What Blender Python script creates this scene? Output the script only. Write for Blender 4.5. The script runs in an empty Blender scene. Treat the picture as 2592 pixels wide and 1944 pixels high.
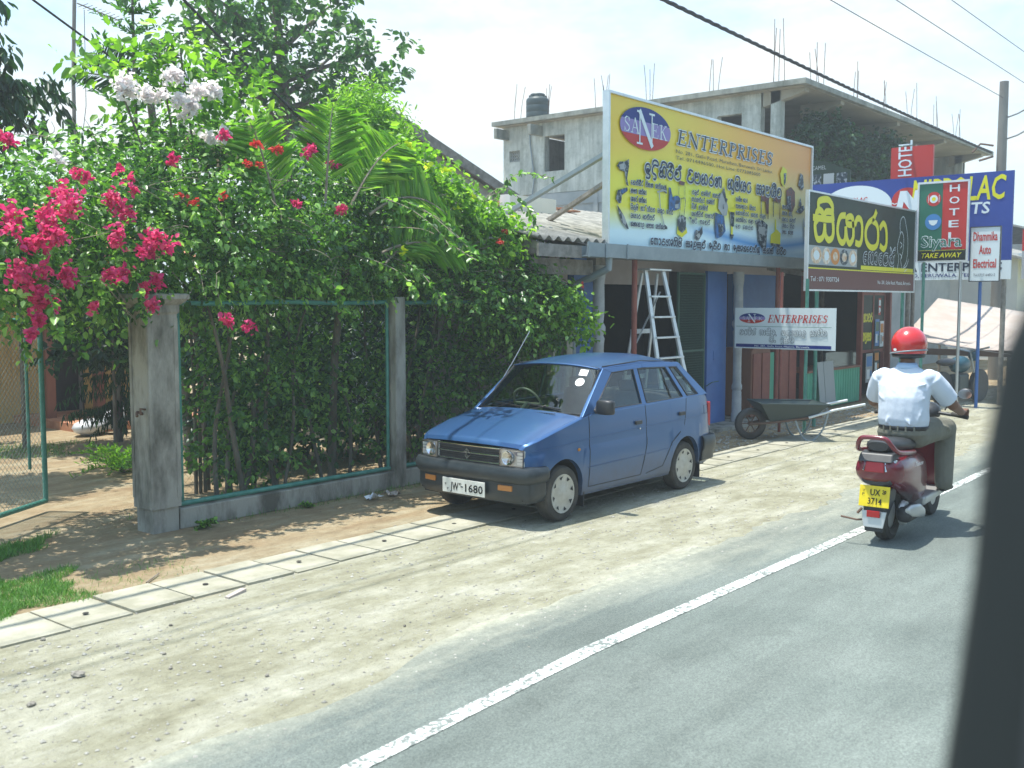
import bpy, math, random
import numpy as np
from mathutils import Vector, Matrix

S = bpy.context.scene
COL = S.collection
PI = math.pi
rad = math.radians
random.seed(7)
rng = np.random.default_rng(7)

# ------------------------------------------------------------------ camera
# road runs along +X, the verge and shops lie towards +Y, the camera looks out of a bus
cam_d = bpy.data.cameras.new('camera')
cam = bpy.data.objects.new('camera', cam_d)
COL.objects.link(cam)
cam.location = (0, 0, 1.89)
cam.rotation_euler = (rad(90 - 4.58), 0, rad(39.5 - 90))
cam_d.sensor_width = 36
cam_d.lens = 36.46
cam_d.clip_start = 0.05
cam_d.clip_end = 3000
cam_d.dof.use_dof = True
cam_d.dof.focus_distance = 10.5
cam_d.dof.aperture_fstop = 3.3
S.camera = cam

# ------------------------------------------------------------------ light
SUN_V = Vector((-0.13, 0.18, 1.0)).normalized()      # towards the sun
sun_d = bpy.data.lights.new('sun', 'SUN')
sun_d.energy = 4.6
sun_d.angle = rad(0.5)
sun_d.color = (1.0, 0.97, 0.90)
sun = bpy.data.objects.new('sun', sun_d)
sun.rotation_euler = SUN_V.to_track_quat('Z', 'Y').to_euler()
COL.objects.link(sun)
sun.location = (0, 0, 30)

W = bpy.data.worlds.new('World')
S.world = W
W.use_nodes = True
nt = W.node_tree
for n in list(nt.nodes): nt.nodes.remove(n)
wo = nt.nodes.new('ShaderNodeOutputWorld')
bg = nt.nodes.new('ShaderNodeBackground')
sky = nt.nodes.new('ShaderNodeTexSky')
sky.sky_type = 'NISHITA'
sky.sun_disc = False
sky.sun_elevation = math.asin(SUN_V.z)
sky.sun_rotation = math.atan2(SUN_V.x, SUN_V.y)
sky.dust_density = 1.5
tcw = nt.nodes.new('ShaderNodeTexCoord')
mpw = nt.nodes.new('ShaderNodeMapping')
mpw.inputs['Scale'].default_value = (1.0, 1.0, 2.6)
mpw.inputs['Rotation'].default_value = (0.2, 0.1, 0.5)
nzw = nt.nodes.new('ShaderNodeTexNoise')
nzw.inputs['Scale'].default_value = 4.6
nzw.inputs['Detail'].default_value = 9
nzw.inputs['Roughness'].default_value = 0.62
# cloud bank: thickest to the north-east of the street, thinning to both sides
dp = nt.nodes.new('ShaderNodeVectorMath'); dp.operation = 'DOT_PRODUCT'
dp.inputs[1].default_value = Vector((0.72, 0.62, 0.30)).normalized()
nv = nt.nodes.new('ShaderNodeVectorMath'); nv.operation = 'NORMALIZE'
mrg = nt.nodes.new('ShaderNodeMapRange')
mrg.inputs['From Min'].default_value = 0.80; mrg.inputs['From Max'].default_value = 0.99
mrg.inputs['To Min'].default_value = -0.10; mrg.inputs['To Max'].default_value = 0.20
add = nt.nodes.new('ShaderNodeMath'); add.operation = 'ADD'
crw = nt.nodes.new('ShaderNodeValToRGB')
crw.color_ramp.elements[0].position = 0.40; crw.color_ramp.elements[0].color = (0.16, 0.16, 0.16, 1)
crw.color_ramp.elements[1].position = 0.72; crw.color_ramp.elements[1].color = (1, 1, 1, 1)
mxw = nt.nodes.new('ShaderNodeMix'); mxw.data_type = 'RGBA'
mxw.inputs[7].default_value = (6.3, 6.75, 6.85, 1)
L = nt.links.new
L(tcw.outputs['Generated'], mpw.inputs['Vector']); L(mpw.outputs['Vector'], nzw.inputs['Vector'])
L(tcw.outputs['Generated'], nv.inputs[0]); L(nv.outputs[0], dp.inputs[0]); L(dp.outputs['Value'], mrg.inputs['Value'])
L(nzw.outputs['Fac'], add.inputs[0]); L(mrg.outputs[0], add.inputs[1]); L(add.outputs[0], crw.inputs['Fac'])
tnw = nt.nodes.new('ShaderNodeMix'); tnw.data_type = 'RGBA'; tnw.blend_type = 'MULTIPLY'; tnw.inputs[0].default_value = 1.0
tnw.inputs[7].default_value = (1.25, 1.65, 1.75, 1)      # multiplies the sky brighter and more cyan
L(crw.outputs['Color'], mxw.inputs[0]); L(sky.outputs['Color'], tnw.inputs[6]); L(tnw.outputs[2], mxw.inputs[6])
L(mxw.outputs[2], bg.inputs['Color']); bg.inputs['Strength'].default_value = 0.115
L(bg.outputs[0], wo.inputs['Surface'])

S.view_settings.view_transform = 'Standard'
S.view_settings.look = 'None'
S.view_settings.exposure = 0.62
S.view_settings.gamma = 1.0
S.render.engine = 'CYCLES'
S.cycles.max_bounces = 6
S.cycles.transparent_max_bounces = 12
S.cycles.use_denoising = True

# ------------------------------------------------------------------ materials
MATS = {}
def hexc(c): return tuple(c) + (1.0,) if len(c) == 3 else tuple(c)
def new_mat(name):
    m = bpy.data.materials.new(name); m.use_nodes = True
    t = m.node_tree
    for n in list(t.nodes): t.nodes.remove(n)
    o = t.nodes.new('ShaderNodeOutputMaterial'); b = t.nodes.new('ShaderNodeBsdfPrincipled')
    t.links.new(b.outputs[0], o.inputs['Surface'])
    MATS[name] = m
    return m, t, b, o
def plain(name, c, rough=0.5, metal=0.0, coat=0.0, c2=None, scale=6.0, bump=0.0, bscale=None, detail=5, stretch=(1,1,1), lo=0.38, hi=0.64, spec=0.5):
    """one surface with two tones of the same stuff mixed by noise, plus optional bump"""
    m, t, b, o = new_mat(name)
    b.inputs['Roughness'].default_value = rough; b.inputs['Metallic'].default_value = metal
    b.inputs['Coat Weight'].default_value = coat
    b.inputs['Specular IOR Level'].default_value = spec
    b.inputs['Base Color'].default_value = hexc(c)
    if c2 is not None or bump:
        tc = t.nodes.new('ShaderNodeTexCoord'); mp = t.nodes.new('ShaderNodeMapping')
        mp.inputs['Scale'].default_value = stretch
        t.links.new(tc.outputs['Object'], mp.inputs['Vector'])
    if c2 is not None:
        n = t.nodes.new('ShaderNodeTexNoise'); n.inputs['Scale'].default_value = scale; n.inputs['Detail'].default_value = detail
        n.inputs['Roughness'].default_value = 0.65
        r = t.nodes.new('ShaderNodeValToRGB')
        r.color_ramp.elements[0].position = lo; r.color_ramp.elements[0].color = hexc(c)
        r.color_ramp.elements[1].position = hi; r.color_ramp.elements[1].color = hexc(c2)
        t.links.new(mp.outputs[0], n.inputs['Vector']); t.links.new(n.outputs['Fac'], r.inputs['Fac'])
        t.links.new(r.outputs[0], b.inputs['Base Color'])
    if bump:
        n2 = t.nodes.new('ShaderNodeTexNoise'); n2.inputs['Scale'].default_value = bscale or scale * 4; n2.inputs['Detail'].default_value = 6
        bp = t.nodes.new('ShaderNodeBump'); bp.inputs['Strength'].default_value = bump; bp.inputs['Distance'].default_value = 0.02
        t.links.new(mp.outputs[0], n2.inputs['Vector']); t.links.new(n2.outputs['Fac'], bp.inputs['Height'])
        t.links.new(bp.outputs[0], b.inputs['Normal'])
    return m
def leafmat(name, cols, rough=0.42, trans=0.35):
    """leaf surface: tone varies leaf by leaf through the 'rnd' attribute; lets some light through"""
    m, t, b, o = new_mat(name)
    at = t.nodes.new('ShaderNodeAttribute'); at.attribute_name = 'rnd'
    r = t.nodes.new('ShaderNodeValToRGB')
    e = r.color_ramp.elements
    while len(e) < len(cols): e.new(0.5)
    for i, c in enumerate(cols):
        e[i].position = i / (len(cols) - 1); e[i].color = hexc(c)
    t.links.new(at.outputs['Fac'], r.inputs['Fac'])
    t.links.new(r.outputs[0], b.inputs['Base Color'])
    b.inputs['Roughness'].default_value = rough; b.inputs['Specular IOR Level'].default_value = 0.5
    tr = t.nodes.new('ShaderNodeBsdfTranslucent'); mx = t.nodes.new('ShaderNodeMixShader'); mx.inputs[0].default_value = trans
    hs = t.nodes.new('ShaderNodeMix'); hs.data_type = 'RGBA'; hs.blend_type = 'MULTIPLY'; hs.inputs[0].default_value = 1
    hs.inputs[7].default_value = (1.7, 1.9, 0.7, 1) if cols[0][1] > cols[0][0] else (1.1, 1.0, 1.1, 1)
    t.links.new(r.outputs[0], hs.inputs[6]); t.links.new(hs.outputs[2], tr.inputs['Color'])
    t.links.new(b.outputs[0], mx.inputs[1]); t.links.new(tr.outputs[0], mx.inputs[2]); t.links.new(mx.outputs[0], o.inputs['Surface'])
    return m
def glassmat(name, tint=(0.55, 0.62, 0.6), rough=0.02, f=0.08):
    m, t, b, o = new_mat(name)
    t.nodes.remove(b)
    tr = t.nodes.new('ShaderNodeBsdfTransparent'); tr.inputs['Color'].default_value = hexc(tint)
    gl = t.nodes.new('ShaderNodeBsdfGlossy'); gl.inputs['Roughness'].default_value = rough
    lw = t.nodes.new('ShaderNodeLayerWeight'); lw.inputs['Blend'].default_value = .5
    fr = t.nodes.new('ShaderNodeMath'); fr.operation = 'POWER'; fr.inputs[1].default_value = 4.0; t.links.new(lw.outputs['Facing'], fr.inputs[0])
    ad = t.nodes.new('ShaderNodeMath'); ad.operation = 'ADD'; ad.inputs[1].default_value = f + .085; ad.use_clamp = True
    mx = t.nodes.new('ShaderNodeMixShader')
    t.links.new(fr.outputs[0], ad.inputs[0]); t.links.new(ad.outputs[0], mx.inputs[0])
    t.links.new(tr.outputs[0], mx.inputs[1]); t.links.new(gl.outputs[0], mx.inputs[2]); t.links.new(mx.outputs[0], o.inputs['Surface'])
    return m

# ------------------------------------------------------------------ mesh helpers
class MB:
    """collects shapes; build() links them as ONE mesh object"""
    def __init__(s): s.v = []; s.f = []; s.m = []
    def add(s, vs, fs, mi=0):
        k = len(s.v); s.v.extend([tuple(v) for v in vs]); s.f.extend([tuple(i + k for i in f) for f in fs]); s.m.extend([mi] * len(fs)); return s
    def box(s, x0, x1, y0, y1, z0, z1, mi=0):
        return s.add([(x0,y0,z0),(x1,y0,z0),(x1,y1,z0),(x0,y1,z0),(x0,y0,z1),(x1,y0,z1),(x1,y1,z1),(x0,y1,z1)],
                     [(0,3,2,1),(4,5,6,7),(0,1,5,4),(1,2,6,5),(2,3,7,6),(3,0,4,7)], mi)
    def hexa(s, b, t, mi=0):           # bottom 4 points, top 4 points
        return s.add(list(b) + list(t), [(0,3,2,1),(4,5,6,7),(0,1,5,4),(1,2,6,5),(2,3,7,6),(3,0,4,7)], mi)
    def beam(s, p0, p1, w, h=None, mi=0, up=(0,0,1)):
        h = h or w; p0 = Vector(p0); p1 = Vector(p1); d = (p1 - p0).normalized(); u = Vector(up)
        if abs(d.dot(u)) > 0.98: u = Vector((1,0,0))
        a = d.cross(u).normalized() * w / 2; b = a.cross(d).normalized() * h / 2
        return s.hexa([p0-a-b, p0+a-b, p0+a+b, p0-a+b], [p1-a-b, p1+a-b, p1+a+b, p1-a+b], mi)
    def loft(s, rings, mi=0, cap=True, close=True):
        n = len(rings[0]); vs = [p for r in rings for p in r]; fs = []
        for i in range(len(rings) - 1):
            for j in range(n if close else n - 1):
                k = (j + 1) % n; fs.append((i*n+j, i*n+k, (i+1)*n+k, (i+1)*n+j))
        if cap: fs.append(tuple(reversed(range(n)))); fs.append(tuple((len(rings)-1)*n + j for j in range(n)))
        return s.add(vs, fs, mi)
    def tube(s, pts, r, n=8, mi=0, cap=True):
        pts = [Vector(p) for p in pts]; rs = r if isinstance(r, (list, tuple)) else [r] * len(pts); rings = []
        prev = None
        for i, p in enumerate(pts):
            d = (pts[min(i+1, len(pts)-1)] - pts[max(i-1, 0)]).normalized()
            if prev is None:
                u = Vector((0,0,1)) if abs(d.z) < 0.9 else Vector((1,0,0)); a = d.cross(u).normalized()
            else:
                a = (prev - d * prev.dot(d)).normalized()
            prev = a; b = d.cross(a)
            rings.append([p + (a * math.cos(2*PI*k/n) + b * math.sin(2*PI*k/n)) * rs[i] for k in range(n)])
        return s.loft(rings, mi, cap)
    def lathe(s, prof, org, axis, n=28, mi=0, cap=False):
        org = Vector(org); d = Vector(axis).normalized(); u = Vector((0,0,1)) if abs(d.z) < 0.9 else Vector((1,0,0))
        a = d.cross(u).normalized(); b = d.cross(a)
        return s.loft([[org + d * z + (a * math.cos(2*PI*k/n) + b * math.sin(2*PI*k/n)) * r for k in range(n)] for r, z in prof], mi, cap)
    def ell(s, c, r, n=12, m=8, mi=0, rot=None):
        vs = []; c = Vector(c)
        for i in range(m + 1):
            th = PI * i / m
            for j in range(n):
                ph = 2*PI*j/n
                p = Vector((r[0]*math.sin(th)*math.cos(ph), r[1]*math.sin(th)*math.sin(ph), r[2]*math.cos(th)))
                if rot: p = rot @ p
                vs.append(c + p)
        fs = [(i*n+j, (i+1)*n+j, (i+1)*n+(j+1)%n, i*n+(j+1)%n) for i in range(m) for j in range(n)]
        return s.add(vs, fs, mi)
    def prism(s, poly, fn, d0, d1, mi=0):      # poly: 2D points; fn(u, v, depth) -> 3D
        n = len(poly); vs = [fn(u, v, d0) for u, v in poly] + [fn(u, v, d1) for u, v in poly]
        fs = [tuple(range(n)), tuple(reversed(range(n, 2*n)))] + [(i, n+i, n+(i+1)%n, (i+1)%n) for i in range(n)]
        return s.add(vs, fs, mi)
    def poly(s, pts, mi=0): return s.add(pts, [tuple(range(len(pts)))], mi)
    def grid(s, rows, mi=0):
        n = len(rows[0]); return s.add([p for r in rows for p in r], [(i*n+j, i*n+j+1, (i+1)*n+j+1, (i+1)*n+j) for i in range(len(rows)-1) for j in range(n-1)], mi)
    def build(s, name, mats, parent=None, smooth=None, bevel=0, local=False, solid=0):
        me = bpy.data.meshes.new(name)
        vs = s.v
        if parent is not None and not local:
            o = world_org(parent); vs = [(v[0]-o[0], v[1]-o[1], v[2]-o[2]) for v in vs]
        me.from_pydata(vs, [], s.f)
        mats = mats if isinstance(mats, (list, tuple)) else [mats]
        for m in mats: me.materials.append(MATS[m])
        if len(mats) > 1: me.polygons.foreach_set('material_index', s.m)
        me.validate()
        if smooth is not None:
            me.polygons.foreach_set('use_smooth', [True] * len(me.polygons))
            me.set_sharp_from_angle(angle=rad(smooth))
        me.update()
        ob = bpy.data.objects.new(name, me); COL.objects.link(ob)
        if parent is not None: ob.parent = parent
        if solid:
            md = ob.modifiers.new('solid', 'SOLIDIFY'); md.thickness = solid; md.offset = 0
        if bevel:
            md = ob.modifiers.new('bevel', 'BEVEL'); md.width = bevel; md.segments = 2; md.limit_method = 'ANGLE'; md.angle_limit = rad(35)
        return ob
def world_org(o):
    p = Vector((0,0,0))
    while o is not None: p += o.location; o = o.parent
    return p
def tag(o, label, cat, group=None, kind=None):
    if label: o['label'] = label
    if cat: o['category'] = cat
    if group: o['group'] = group
    if kind: o['kind'] = kind
    return o
def thing(name, loc, label, cat, group=None, rz=0):
    o = bpy.data.objects.new(name, None); COL.objects.link(o); o.location = loc; o.rotation_euler = (0,0,rz)
    o.empty_display_size = 0.2
    return tag(o, label, cat, group)
def arc(cx, cy, rx, ry, a0, a1, n=10): return [(cx + rx*math.cos(rad(a0+(a1-a0)*i/n)), cy + ry*math.sin(rad(a0+(a1-a0)*i/n))) for i in range(n+1)]
def interp(x, pts):
    for (x0, y0), (x1, y1) in zip(pts, pts[1:]):
        if x <= x1: return y0 + (y1-y0) * max(0, (x-x0)) / (x1-x0)
    return pts[-1][1]
def catmull(p, k=4):
    if len(p) < 3: return p
    q = [p[0]] + list(p) + [p[-1]]; out = []
    for i in range(1, len(q)-2):
        for j in range(k):
            t = j / k
            out.append(tuple(0.5*((2*b) + (-a+c)*t + (2*a-5*b+4*c-d)*t*t + (-a+3*b-3*c+d)*t**3) for a, b, c, d in zip(q[i-1], q[i], q[i+1], q[i+2])))
    out.append(tuple(p[-1])); return out

# ------------------------------------------------------------------ lettering
class Frame:
    """a flat board: s along, t up, d out of its face"""
    def __init__(f, o, u, n, v=(0,0,1)): f.o = Vector(o); f.u = Vector(u); f.n = Vector(n); f.v = Vector(v)
    def __call__(f, s, t, d=0.0): return f.o + f.u*s + f.v*t + f.n*d
_rb = [0]
def ribbon(mb, fr, pts, w, d, mi=0):
    _rb[0] = (_rb[0] + 1) % 9; d = d + _rb[0]*.0003      # crossing strokes never share a plane
    pts = [Vector(p).to_2d() for p in pts]; n = len(pts); L_, R_ = [], []
    w = w if isinstance(w, (list, tuple)) else [w]*n
    for i in range(n):
        a = pts[max(i-1,0)]; b = pts[min(i+1,n-1)]; t = b - a
        if t.length < 1e-9: t = Vector((1,0))
        t.normalize(); m = Vector((-t.y, t.x)) * w[i]/2
        e = t * (w[i]*0.35) * (-1 if i == 0 else (1 if i == n-1 else 0))
        L_.append(pts[i] + m + e); R_.append(pts[i] - m + e)
    mb.add([fr(p.x, p.y, d) for p in L_] + [fr(p.x, p.y, d) for p in R_], [(i, i+1, n+i+1, n+i) for i in range(n-1)], mi)
def fpoly(mb, fr, pts, d, mi=0): mb.poly([fr(u, v, d) for u, v in pts], mi)
def frect(mb, fr, s0, s1, t0, t1, d, mi=0): fpoly(mb, fr, [(s0,t0),(s1,t0),(s1,t1),(s0,t1)], d, mi)
_fc = {}
def text(mb, fr, txt, s0, t0, height, width=None, d=0.004, mi=0, shear=0.0, bold=0.0, align='L'):
    """Latin lettering; height is the cap height, width (if given) the run length"""
    key = (txt, bold)
    if key not in _fc:
        cu = bpy.data.curves.new('t', 'FONT'); cu.body = txt; cu.size = 1.0; cu.offset = bold; cu.resolution_u = 2
        o = bpy.data.objects.new('t', cu); COL.objects.link(o); bpy.context.view_layer.update()
        me = bpy.data.meshes.new_from_object(o.evaluated_get(bpy.context.evaluated_depsgraph_get()))
        _fc[key] = ([v.co.to_2d() for v in me.vertices], [tuple(p.vertices) for p in me.polygons])
        bpy.data.objects.remove(o); bpy.data.meshes.remove(me); bpy.data.curves.remove(cu)
    vs, fs = _fc[key]
    x0 = min(v.x for v in vs); x1 = max(v.x for v in vs)
    sy = height / 0.70; sx = sy if width is None else width / (x1 - x0)
    if align == 'C': s0 = s0 - (x1-x0)*sx/2
    mb.add([fr(s0 + (v.x-x0)*sx + v.y*sy*shear, t0 + v.y*sy, d) for v in vs], fs, mi)
# Roman capitals with thick stems, hairlines and serifs: (width class, points)
K_, H_ = 1.0, 0.42
SER = {
 'E': (.78, [(K_,[(.2,0),(.2,1)]),(H_,[(.03,0),(.72,0),(.74,.24)]),(H_,[(.03,1),(.68,1),(.68,.78)]),(H_,[(.2,.52),(.5,.52)]),(H_,[(.5,.42),(.5,.62)])]),
 'N': (1.0, [(H_,[(.17,0),(.17,1)]),(H_,[(.86,0),(.86,1)]),(K_*1.15,[(.17,1),(.86,0)]),(H_,[(.02,1),(.25,1)]),(H_,[(.03,0),(.32,0)]),(H_,[(.72,1),(1,1)])]),
 'T': (.82, [(K_,[(.41,0),(.41,1)]),(H_,[(.03,.76),(.05,1),(.77,1),(.79,.76)]),(H_,[(.24,0),(.58,0)])]),
 'R': (.86, [(K_,[(.2,0),(.2,1)]),(H_,[(.03,0),(.37,0)]),(H_,[(.03,1),(.45,1),(.6,.93)]),(K_*.8,[(.6,.93),(.66,.77),(.6,.6)]),(H_,[(.6,.6),(.45,.52),(.2,.51)]),(K_,[(.4,.5),(.78,0)]),(H_,[(.68,0),(.86,0)])]),
 'P': (.74, [(K_,[(.2,0),(.2,1)]),(H_,[(.03,0),(.37,0)]),(H_,[(.03,1),(.42,1),(.58,.93)]),(K_*.8,[(.58,.93),(.65,.75),(.58,.57)]),(H_,[(.58,.57),(.42,.49),(.2,.48)])]),
 'I': (.42, [(K_,[(.2,0),(.2,1)]),(H_,[(.03,0),(.37,0)]),(H_,[(.03,1),(.37,1)])]),
 'S': (.68, [(H_,[(.58,.74),(.58,.97)]),(H_,[(.58,.8),(.46,.98),(.28,1)]),(K_*.8,[(.28,1),(.1,.86),(.13,.66),(.34,.53),(.55,.4),(.6,.2),(.44,.03)]),(H_,[(.44,.03),(.25,0),(.08,.24)]),(H_,[(.07,.02),(.07,.28)])]),
 'A': (.9, [(H_,[(.1,0),(.44,1)]),(K_,[(.44,1),(.8,0)]),(H_,[(.22,.34),(.66,.34)]),(H_,[(0,0),(.24,0)]),(H_,[(.64,0),(.94,0)])]),
 'K': (.88, [(K_,[(.2,0),(.2,1)]),(H_,[(.03,0),(.37,0)]),(H_,[(.03,1),(.37,1)]),(H_,[(.2,.42),(.74,1)]),(K_,[(.38,.56),(.78,0)]),(H_,[(.62,1),(.86,1)]),(H_,[(.66,0),(.92,0)])]),
 ' ': (.5, [])}
def serif(mb, fr, txt, s0, t0, h, width, wt=0.16, d=0.004, mi=0, shear=0.0, grow=0.0):
    tot = sum(SER[c][0] for c in txt) + 0.1*(len(txt)-1); k = width/tot; s = s0
    for c in txt:
        for w, p in SER[c][1]:
            ribbon(mb, fr, [(s + x*k + y*h*shear, t0 + y*h) for x, y in p], w*wt*min(h, k*1.2) + grow, d, mi)
        s += (SER[c][0] + .1)*k
# the round island script on the boards, as strokes in a unit body
SIN = {
 'm': (1.0, [[(.42,.6),(.3,.78),(.14,.64),(.26,.46),(.5,.62)],[(.2,.5),(.08,.25),(.45,0),(.9,.15),(.98,.6),(.8,.95),(.5,1),(.28,.92)]]),
 'r': (.85, [[(.62,1.12),(.5,.88),(.18,.66),(.05,.35),(.2,.03),(.6,0),(.82,.3),(.75,.6),(.5,.72)]]),
 's': (1.0, [[(0,.56),(.95,.55)],[(.08,.56),(.1,.9),(.35,.95),(.48,.62)],[(.48,.62),(.62,.95),(.9,.88),(.92,.56)],[(.1,.52),(.05,.15),(.28,0),(.46,.2),(.48,.42)],[(.48,.42),(.55,.08),(.78,0),(.96,.2),(.92,.54)]]),
 'y': (1.0, [[(.35,1),(.1,.8),(.04,.3),(.22,0),(.44,.15),(.47,.5)],[(.47,.5),(.52,.12),(.72,0),(.94,.2),(.95,.7),(.75,1),(.56,.85),(.6,.6),(.92,.58)]]),
 'A': (.55, [[(.08,.85),(.28,1),(.46,.8),(.48,.25),(.3,0),(.1,.12)]]),
 'i': (0, [[(-.9,1.02),(-.82,1.36),(-.5,1.46),(-.16,1.32),(-.12,1.0)]]),
 'I': (0, [[(-.9,1.02),(-.82,1.36),(-.5,1.46),(-.16,1.32),(-.12,1.0)],[(-.5,1.2),(-.32,1.26),(-.34,1.1),(-.5,1.1)]]),
 'u': (0, [[(-.3,.02),(-.12,-.15),(-.16,-.38),(-.4,-.4)]]),
 'w': (.5, [[(.05,.9),(.35,1),(.33,.3),(.16,-.02),(.06,.3),(.4,.42)]]),
 'h': (0, [[(-.55,1.0),(-.2,1.08),(-.08,1.3),(-.3,1.36),(-.45,1.2)]]),
 'e': (.6, [[(.5,.95),(.18,.85),(.05,.4),(.22,0),(.48,.12),(.45,.42),(.2,.45)]]),
 'k': (1.1, [[(.32,.95),(.1,.72),(.3,.48),(.55,.7),(.52,.1),(.25,0),(.06,.2),(.25,.42)],[(.55,.7),(.7,1),(1,.82),(1.0,.2),(.8,0),(.66,.15)]]),
 'p': (.95, [[(.45,.85),(.25,1),(.08,.82),(.28,.58),(.55,.66)],[(.14,.56),(.05,.2),(.3,0),(.7,0),(.92,.3),(.88,.8),(.65,1)]]),
 'n': (1.05, [[(.3,.95),(.08,.75),(.25,.5),(.52,.68),(.5,.1),(.25,0),(.05,.15)],[(.52,.68),(.7,1),(.98,.8),(.95,.15),(.75,0)]]),
 't': (.85, [[(.75,.98),(.35,.98),(.06,.6),(.12,.1),(.5,-.02),(.82,.25),(.75,.62)]]),
 'g': (.95, [[(.3,0),(.06,.2),(.06,.8),(.3,1),(.46,.7),(.45,.1)],[(.46,.7),(.65,1),(.88,.8),(.88,.2),(.68,0)]]),
 'd': (.9, [[(.8,.95),(.45,1),(.3,.78),(.5,.6)],[(.5,.6),(.15,.5),(.06,.15),(.4,0),(.8,.1),(.86,.4),(.7,.55)]]),
 'D': (.85, [[(.75,.95),(.35,1),(.08,.65),(.1,.25),(.45,.1),(.6,-.1),(.45,-.35),(.25,-.3)]]),
 'l': (.95, [[(.5,.62),(.34,.5),(.5,.36),(.66,.55),(.5,.85),(.15,.75),(.05,.3),(.3,0),(.75,.02),(.92,.5),(.8,.95)]]),
 'L': (.95, [[(.3,.4),(.5,.55),(.3,.75),(.5,.98),(.85,.85),(.9,.4),(.6,.2),(.2,.1),(.1,-.2),(.45,-.38),(.8,-.2)]]),
 'H': (.9, [[(.2,0),(.08,.3),(.3,.55),(.1,.8),(.35,1),(.5,.7),(.5,.1)],[(.5,.7),(.7,1),(.88,.7),(.85,.1),(.65,0)]]),
 'U': (.95, [[(.8,1.1),(.4,1.2),(.2,.95),(.5,.8),(.15,.6),(.05,.15),(.45,-.05),(.9,.1),(.85,.45)]]),
 'E': (.85, [[(.6,.4),(.4,.55),(.3,.4),(.55,.28),(.75,.6),(.6,.98),(.25,.95),(.08,.6),(.25,.15),(.6,.05),(.75,-.15),(.5,-.35),(.2,-.28)]]),
 'N': (1.2, [[(.3,.55),(.12,.7),(.35,.9),(.5,.6),(.3,.3),(.08,.2),(.3,0),(.55,.1),(.6,.7),(.75,1),(.85,.7),(.85,.1)],[(.85,.7),(1,1),(1.15,.8),(1.15,.1),(1,0)]]),
 'T': (.95, [[(.35,.95),(.1,.7),(.3,.45),(.48,.6),(.48,.1),(.25,0),(.06,.25)],[(.48,.6),(.65,1),(.9,.8),(.88,.1),(.65,.05),(.7,.3)]]),
 'v': (.8, [[(.1,.9),(.4,1),(.75,.8),(.75,.2),(.4,0),(.08,.2),(.2,.5),(.7,.5)]]),
 'a': (1.0, [[(.1,.5),(.3,.65),(.15,.85),(.4,1),(.6,.6),(.4,.1),(.2,.3),(.6,.4),(.9,.5),(.95,.0),(.9,-.3)]]),
 'S': (1.0, [[(.1,.8),(.3,1),(.5,.7),(.3,.4),(.1,.2),(.4,0),(.7,.2),(.7,.6),(.9,.9),(1,.5),(.9,.1)]]),
 ' ': (.75, []), ',': (.35, [[(.1,.08),(.14,-.12)]]), 'M': (.45, [[(.08,.2),(.2,.42),(.36,.2),(.2,0),(.08,.2)]])}
def sinhala(mb, fr, txt, s0, t0, h, width, wt, d=0.004, mi=0):
    tot = sum(SIN[c][0] + (.14 if SIN[c][0] else 0) for c in txt); k = width/tot; s = s0
    for c in txt:
        for p in SIN[c][1]:
            ribbon(mb, fr, catmull([(s + x*k, t0 + y*h) for x, y in p], 3), wt, d, mi)
        if SIN[c][0]: s += (SIN[c][0] + .14)*k
# ------------------------------------------------------------------ surface library
plain('concrete', (.34,.34,.30), .9, c2=(.50,.50,.45), scale=1.6, bump=.35, bscale=40, lo=.35, hi=.7)
plain('old_concrete', (.12,.115,.09), .9, c2=(.37,.355,.30), scale=4.5, bump=.6, bscale=50, lo=.34, hi=.58, stretch=(1,1,.35))
plain('plaster', (.36,.39,.34), .92, c2=(.54,.57,.51), scale=.9, bump=.25, bscale=25, lo=.3, hi=.7, stretch=(1,1,.6))
plain('block_wall', (.30,.33,.33), .92, c2=(.42,.44,.43), scale=1.1, bump=.3, bscale=30)
plain('slab_edge', (.20,.22,.19), .9, c2=(.42,.42,.36), scale=2.2, bump=.3, lo=.4, hi=.6)
plain('soffit', (.30,.27,.20), .9, c2=(.42,.38,.30), scale=.8)
plain('white_wall', (.66,.68,.66), .85, c2=(.74,.75,.73), scale=1.2, bump=.1)
plain('orange_wall', (.60,.38,.10), .85, c2=(.68,.45,.15), scale=1.5)
plain('blue_paint', (.030,.115,.36), .45, c2=(.045,.15,.42), scale=3, bump=.08)
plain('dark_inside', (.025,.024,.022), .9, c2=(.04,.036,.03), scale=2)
plain('pink_plaster', (.40,.34,.32), .9, c2=(.48,.42,.40), scale=2)
plain('grey_column', (.36,.37,.37), .8, c2=(.48,.49,.48), scale=5, bump=.2)
plain('asbestos', (.17,.17,.15), .92, c2=(.36,.35,.31), scale=4, bump=.5, bscale=60, lo=.35, hi=.65)
plain('terracotta', (.42,.17,.09), .85, c2=(.55,.28,.16), scale=6)
plain('gutter_grey', (.20,.25,.27), .5, c2=(.28,.33,.35), scale=2)
plain('timber', (.18,.165,.14), .85, c2=(.32,.29,.25), scale=8)
plain('red_brown', (.22,.055,.04), .6, c2=(.28,.08,.05), scale=5)
plain('brown_wood', (.22,.09,.055), .6, c2=(.30,.13,.08), scale=4, stretch=(1,1,.3))
plain('pipe_green', (.045,.20,.15), .5, c2=(.10,.30,.24), scale=9, lo=.4, hi=.7)
plain('mesh_green', (.04,.11,.08), .55)
plain('mesh_wire', (.10,.16,.14), .5, c2=(.2,.26,.24), scale=9)
plain('kiosk_green', (.07,.36,.22), .6, c2=(.10,.44,.28), scale=5, stretch=(1,1,.3))
plain('black_plastic', (.022,.024,.026), .45, c2=(.035,.037,.04), scale=12)
plain('tank_black', (.03,.05,.05), .5)
plain('rust', (.13,.075,.05), .8)
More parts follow.
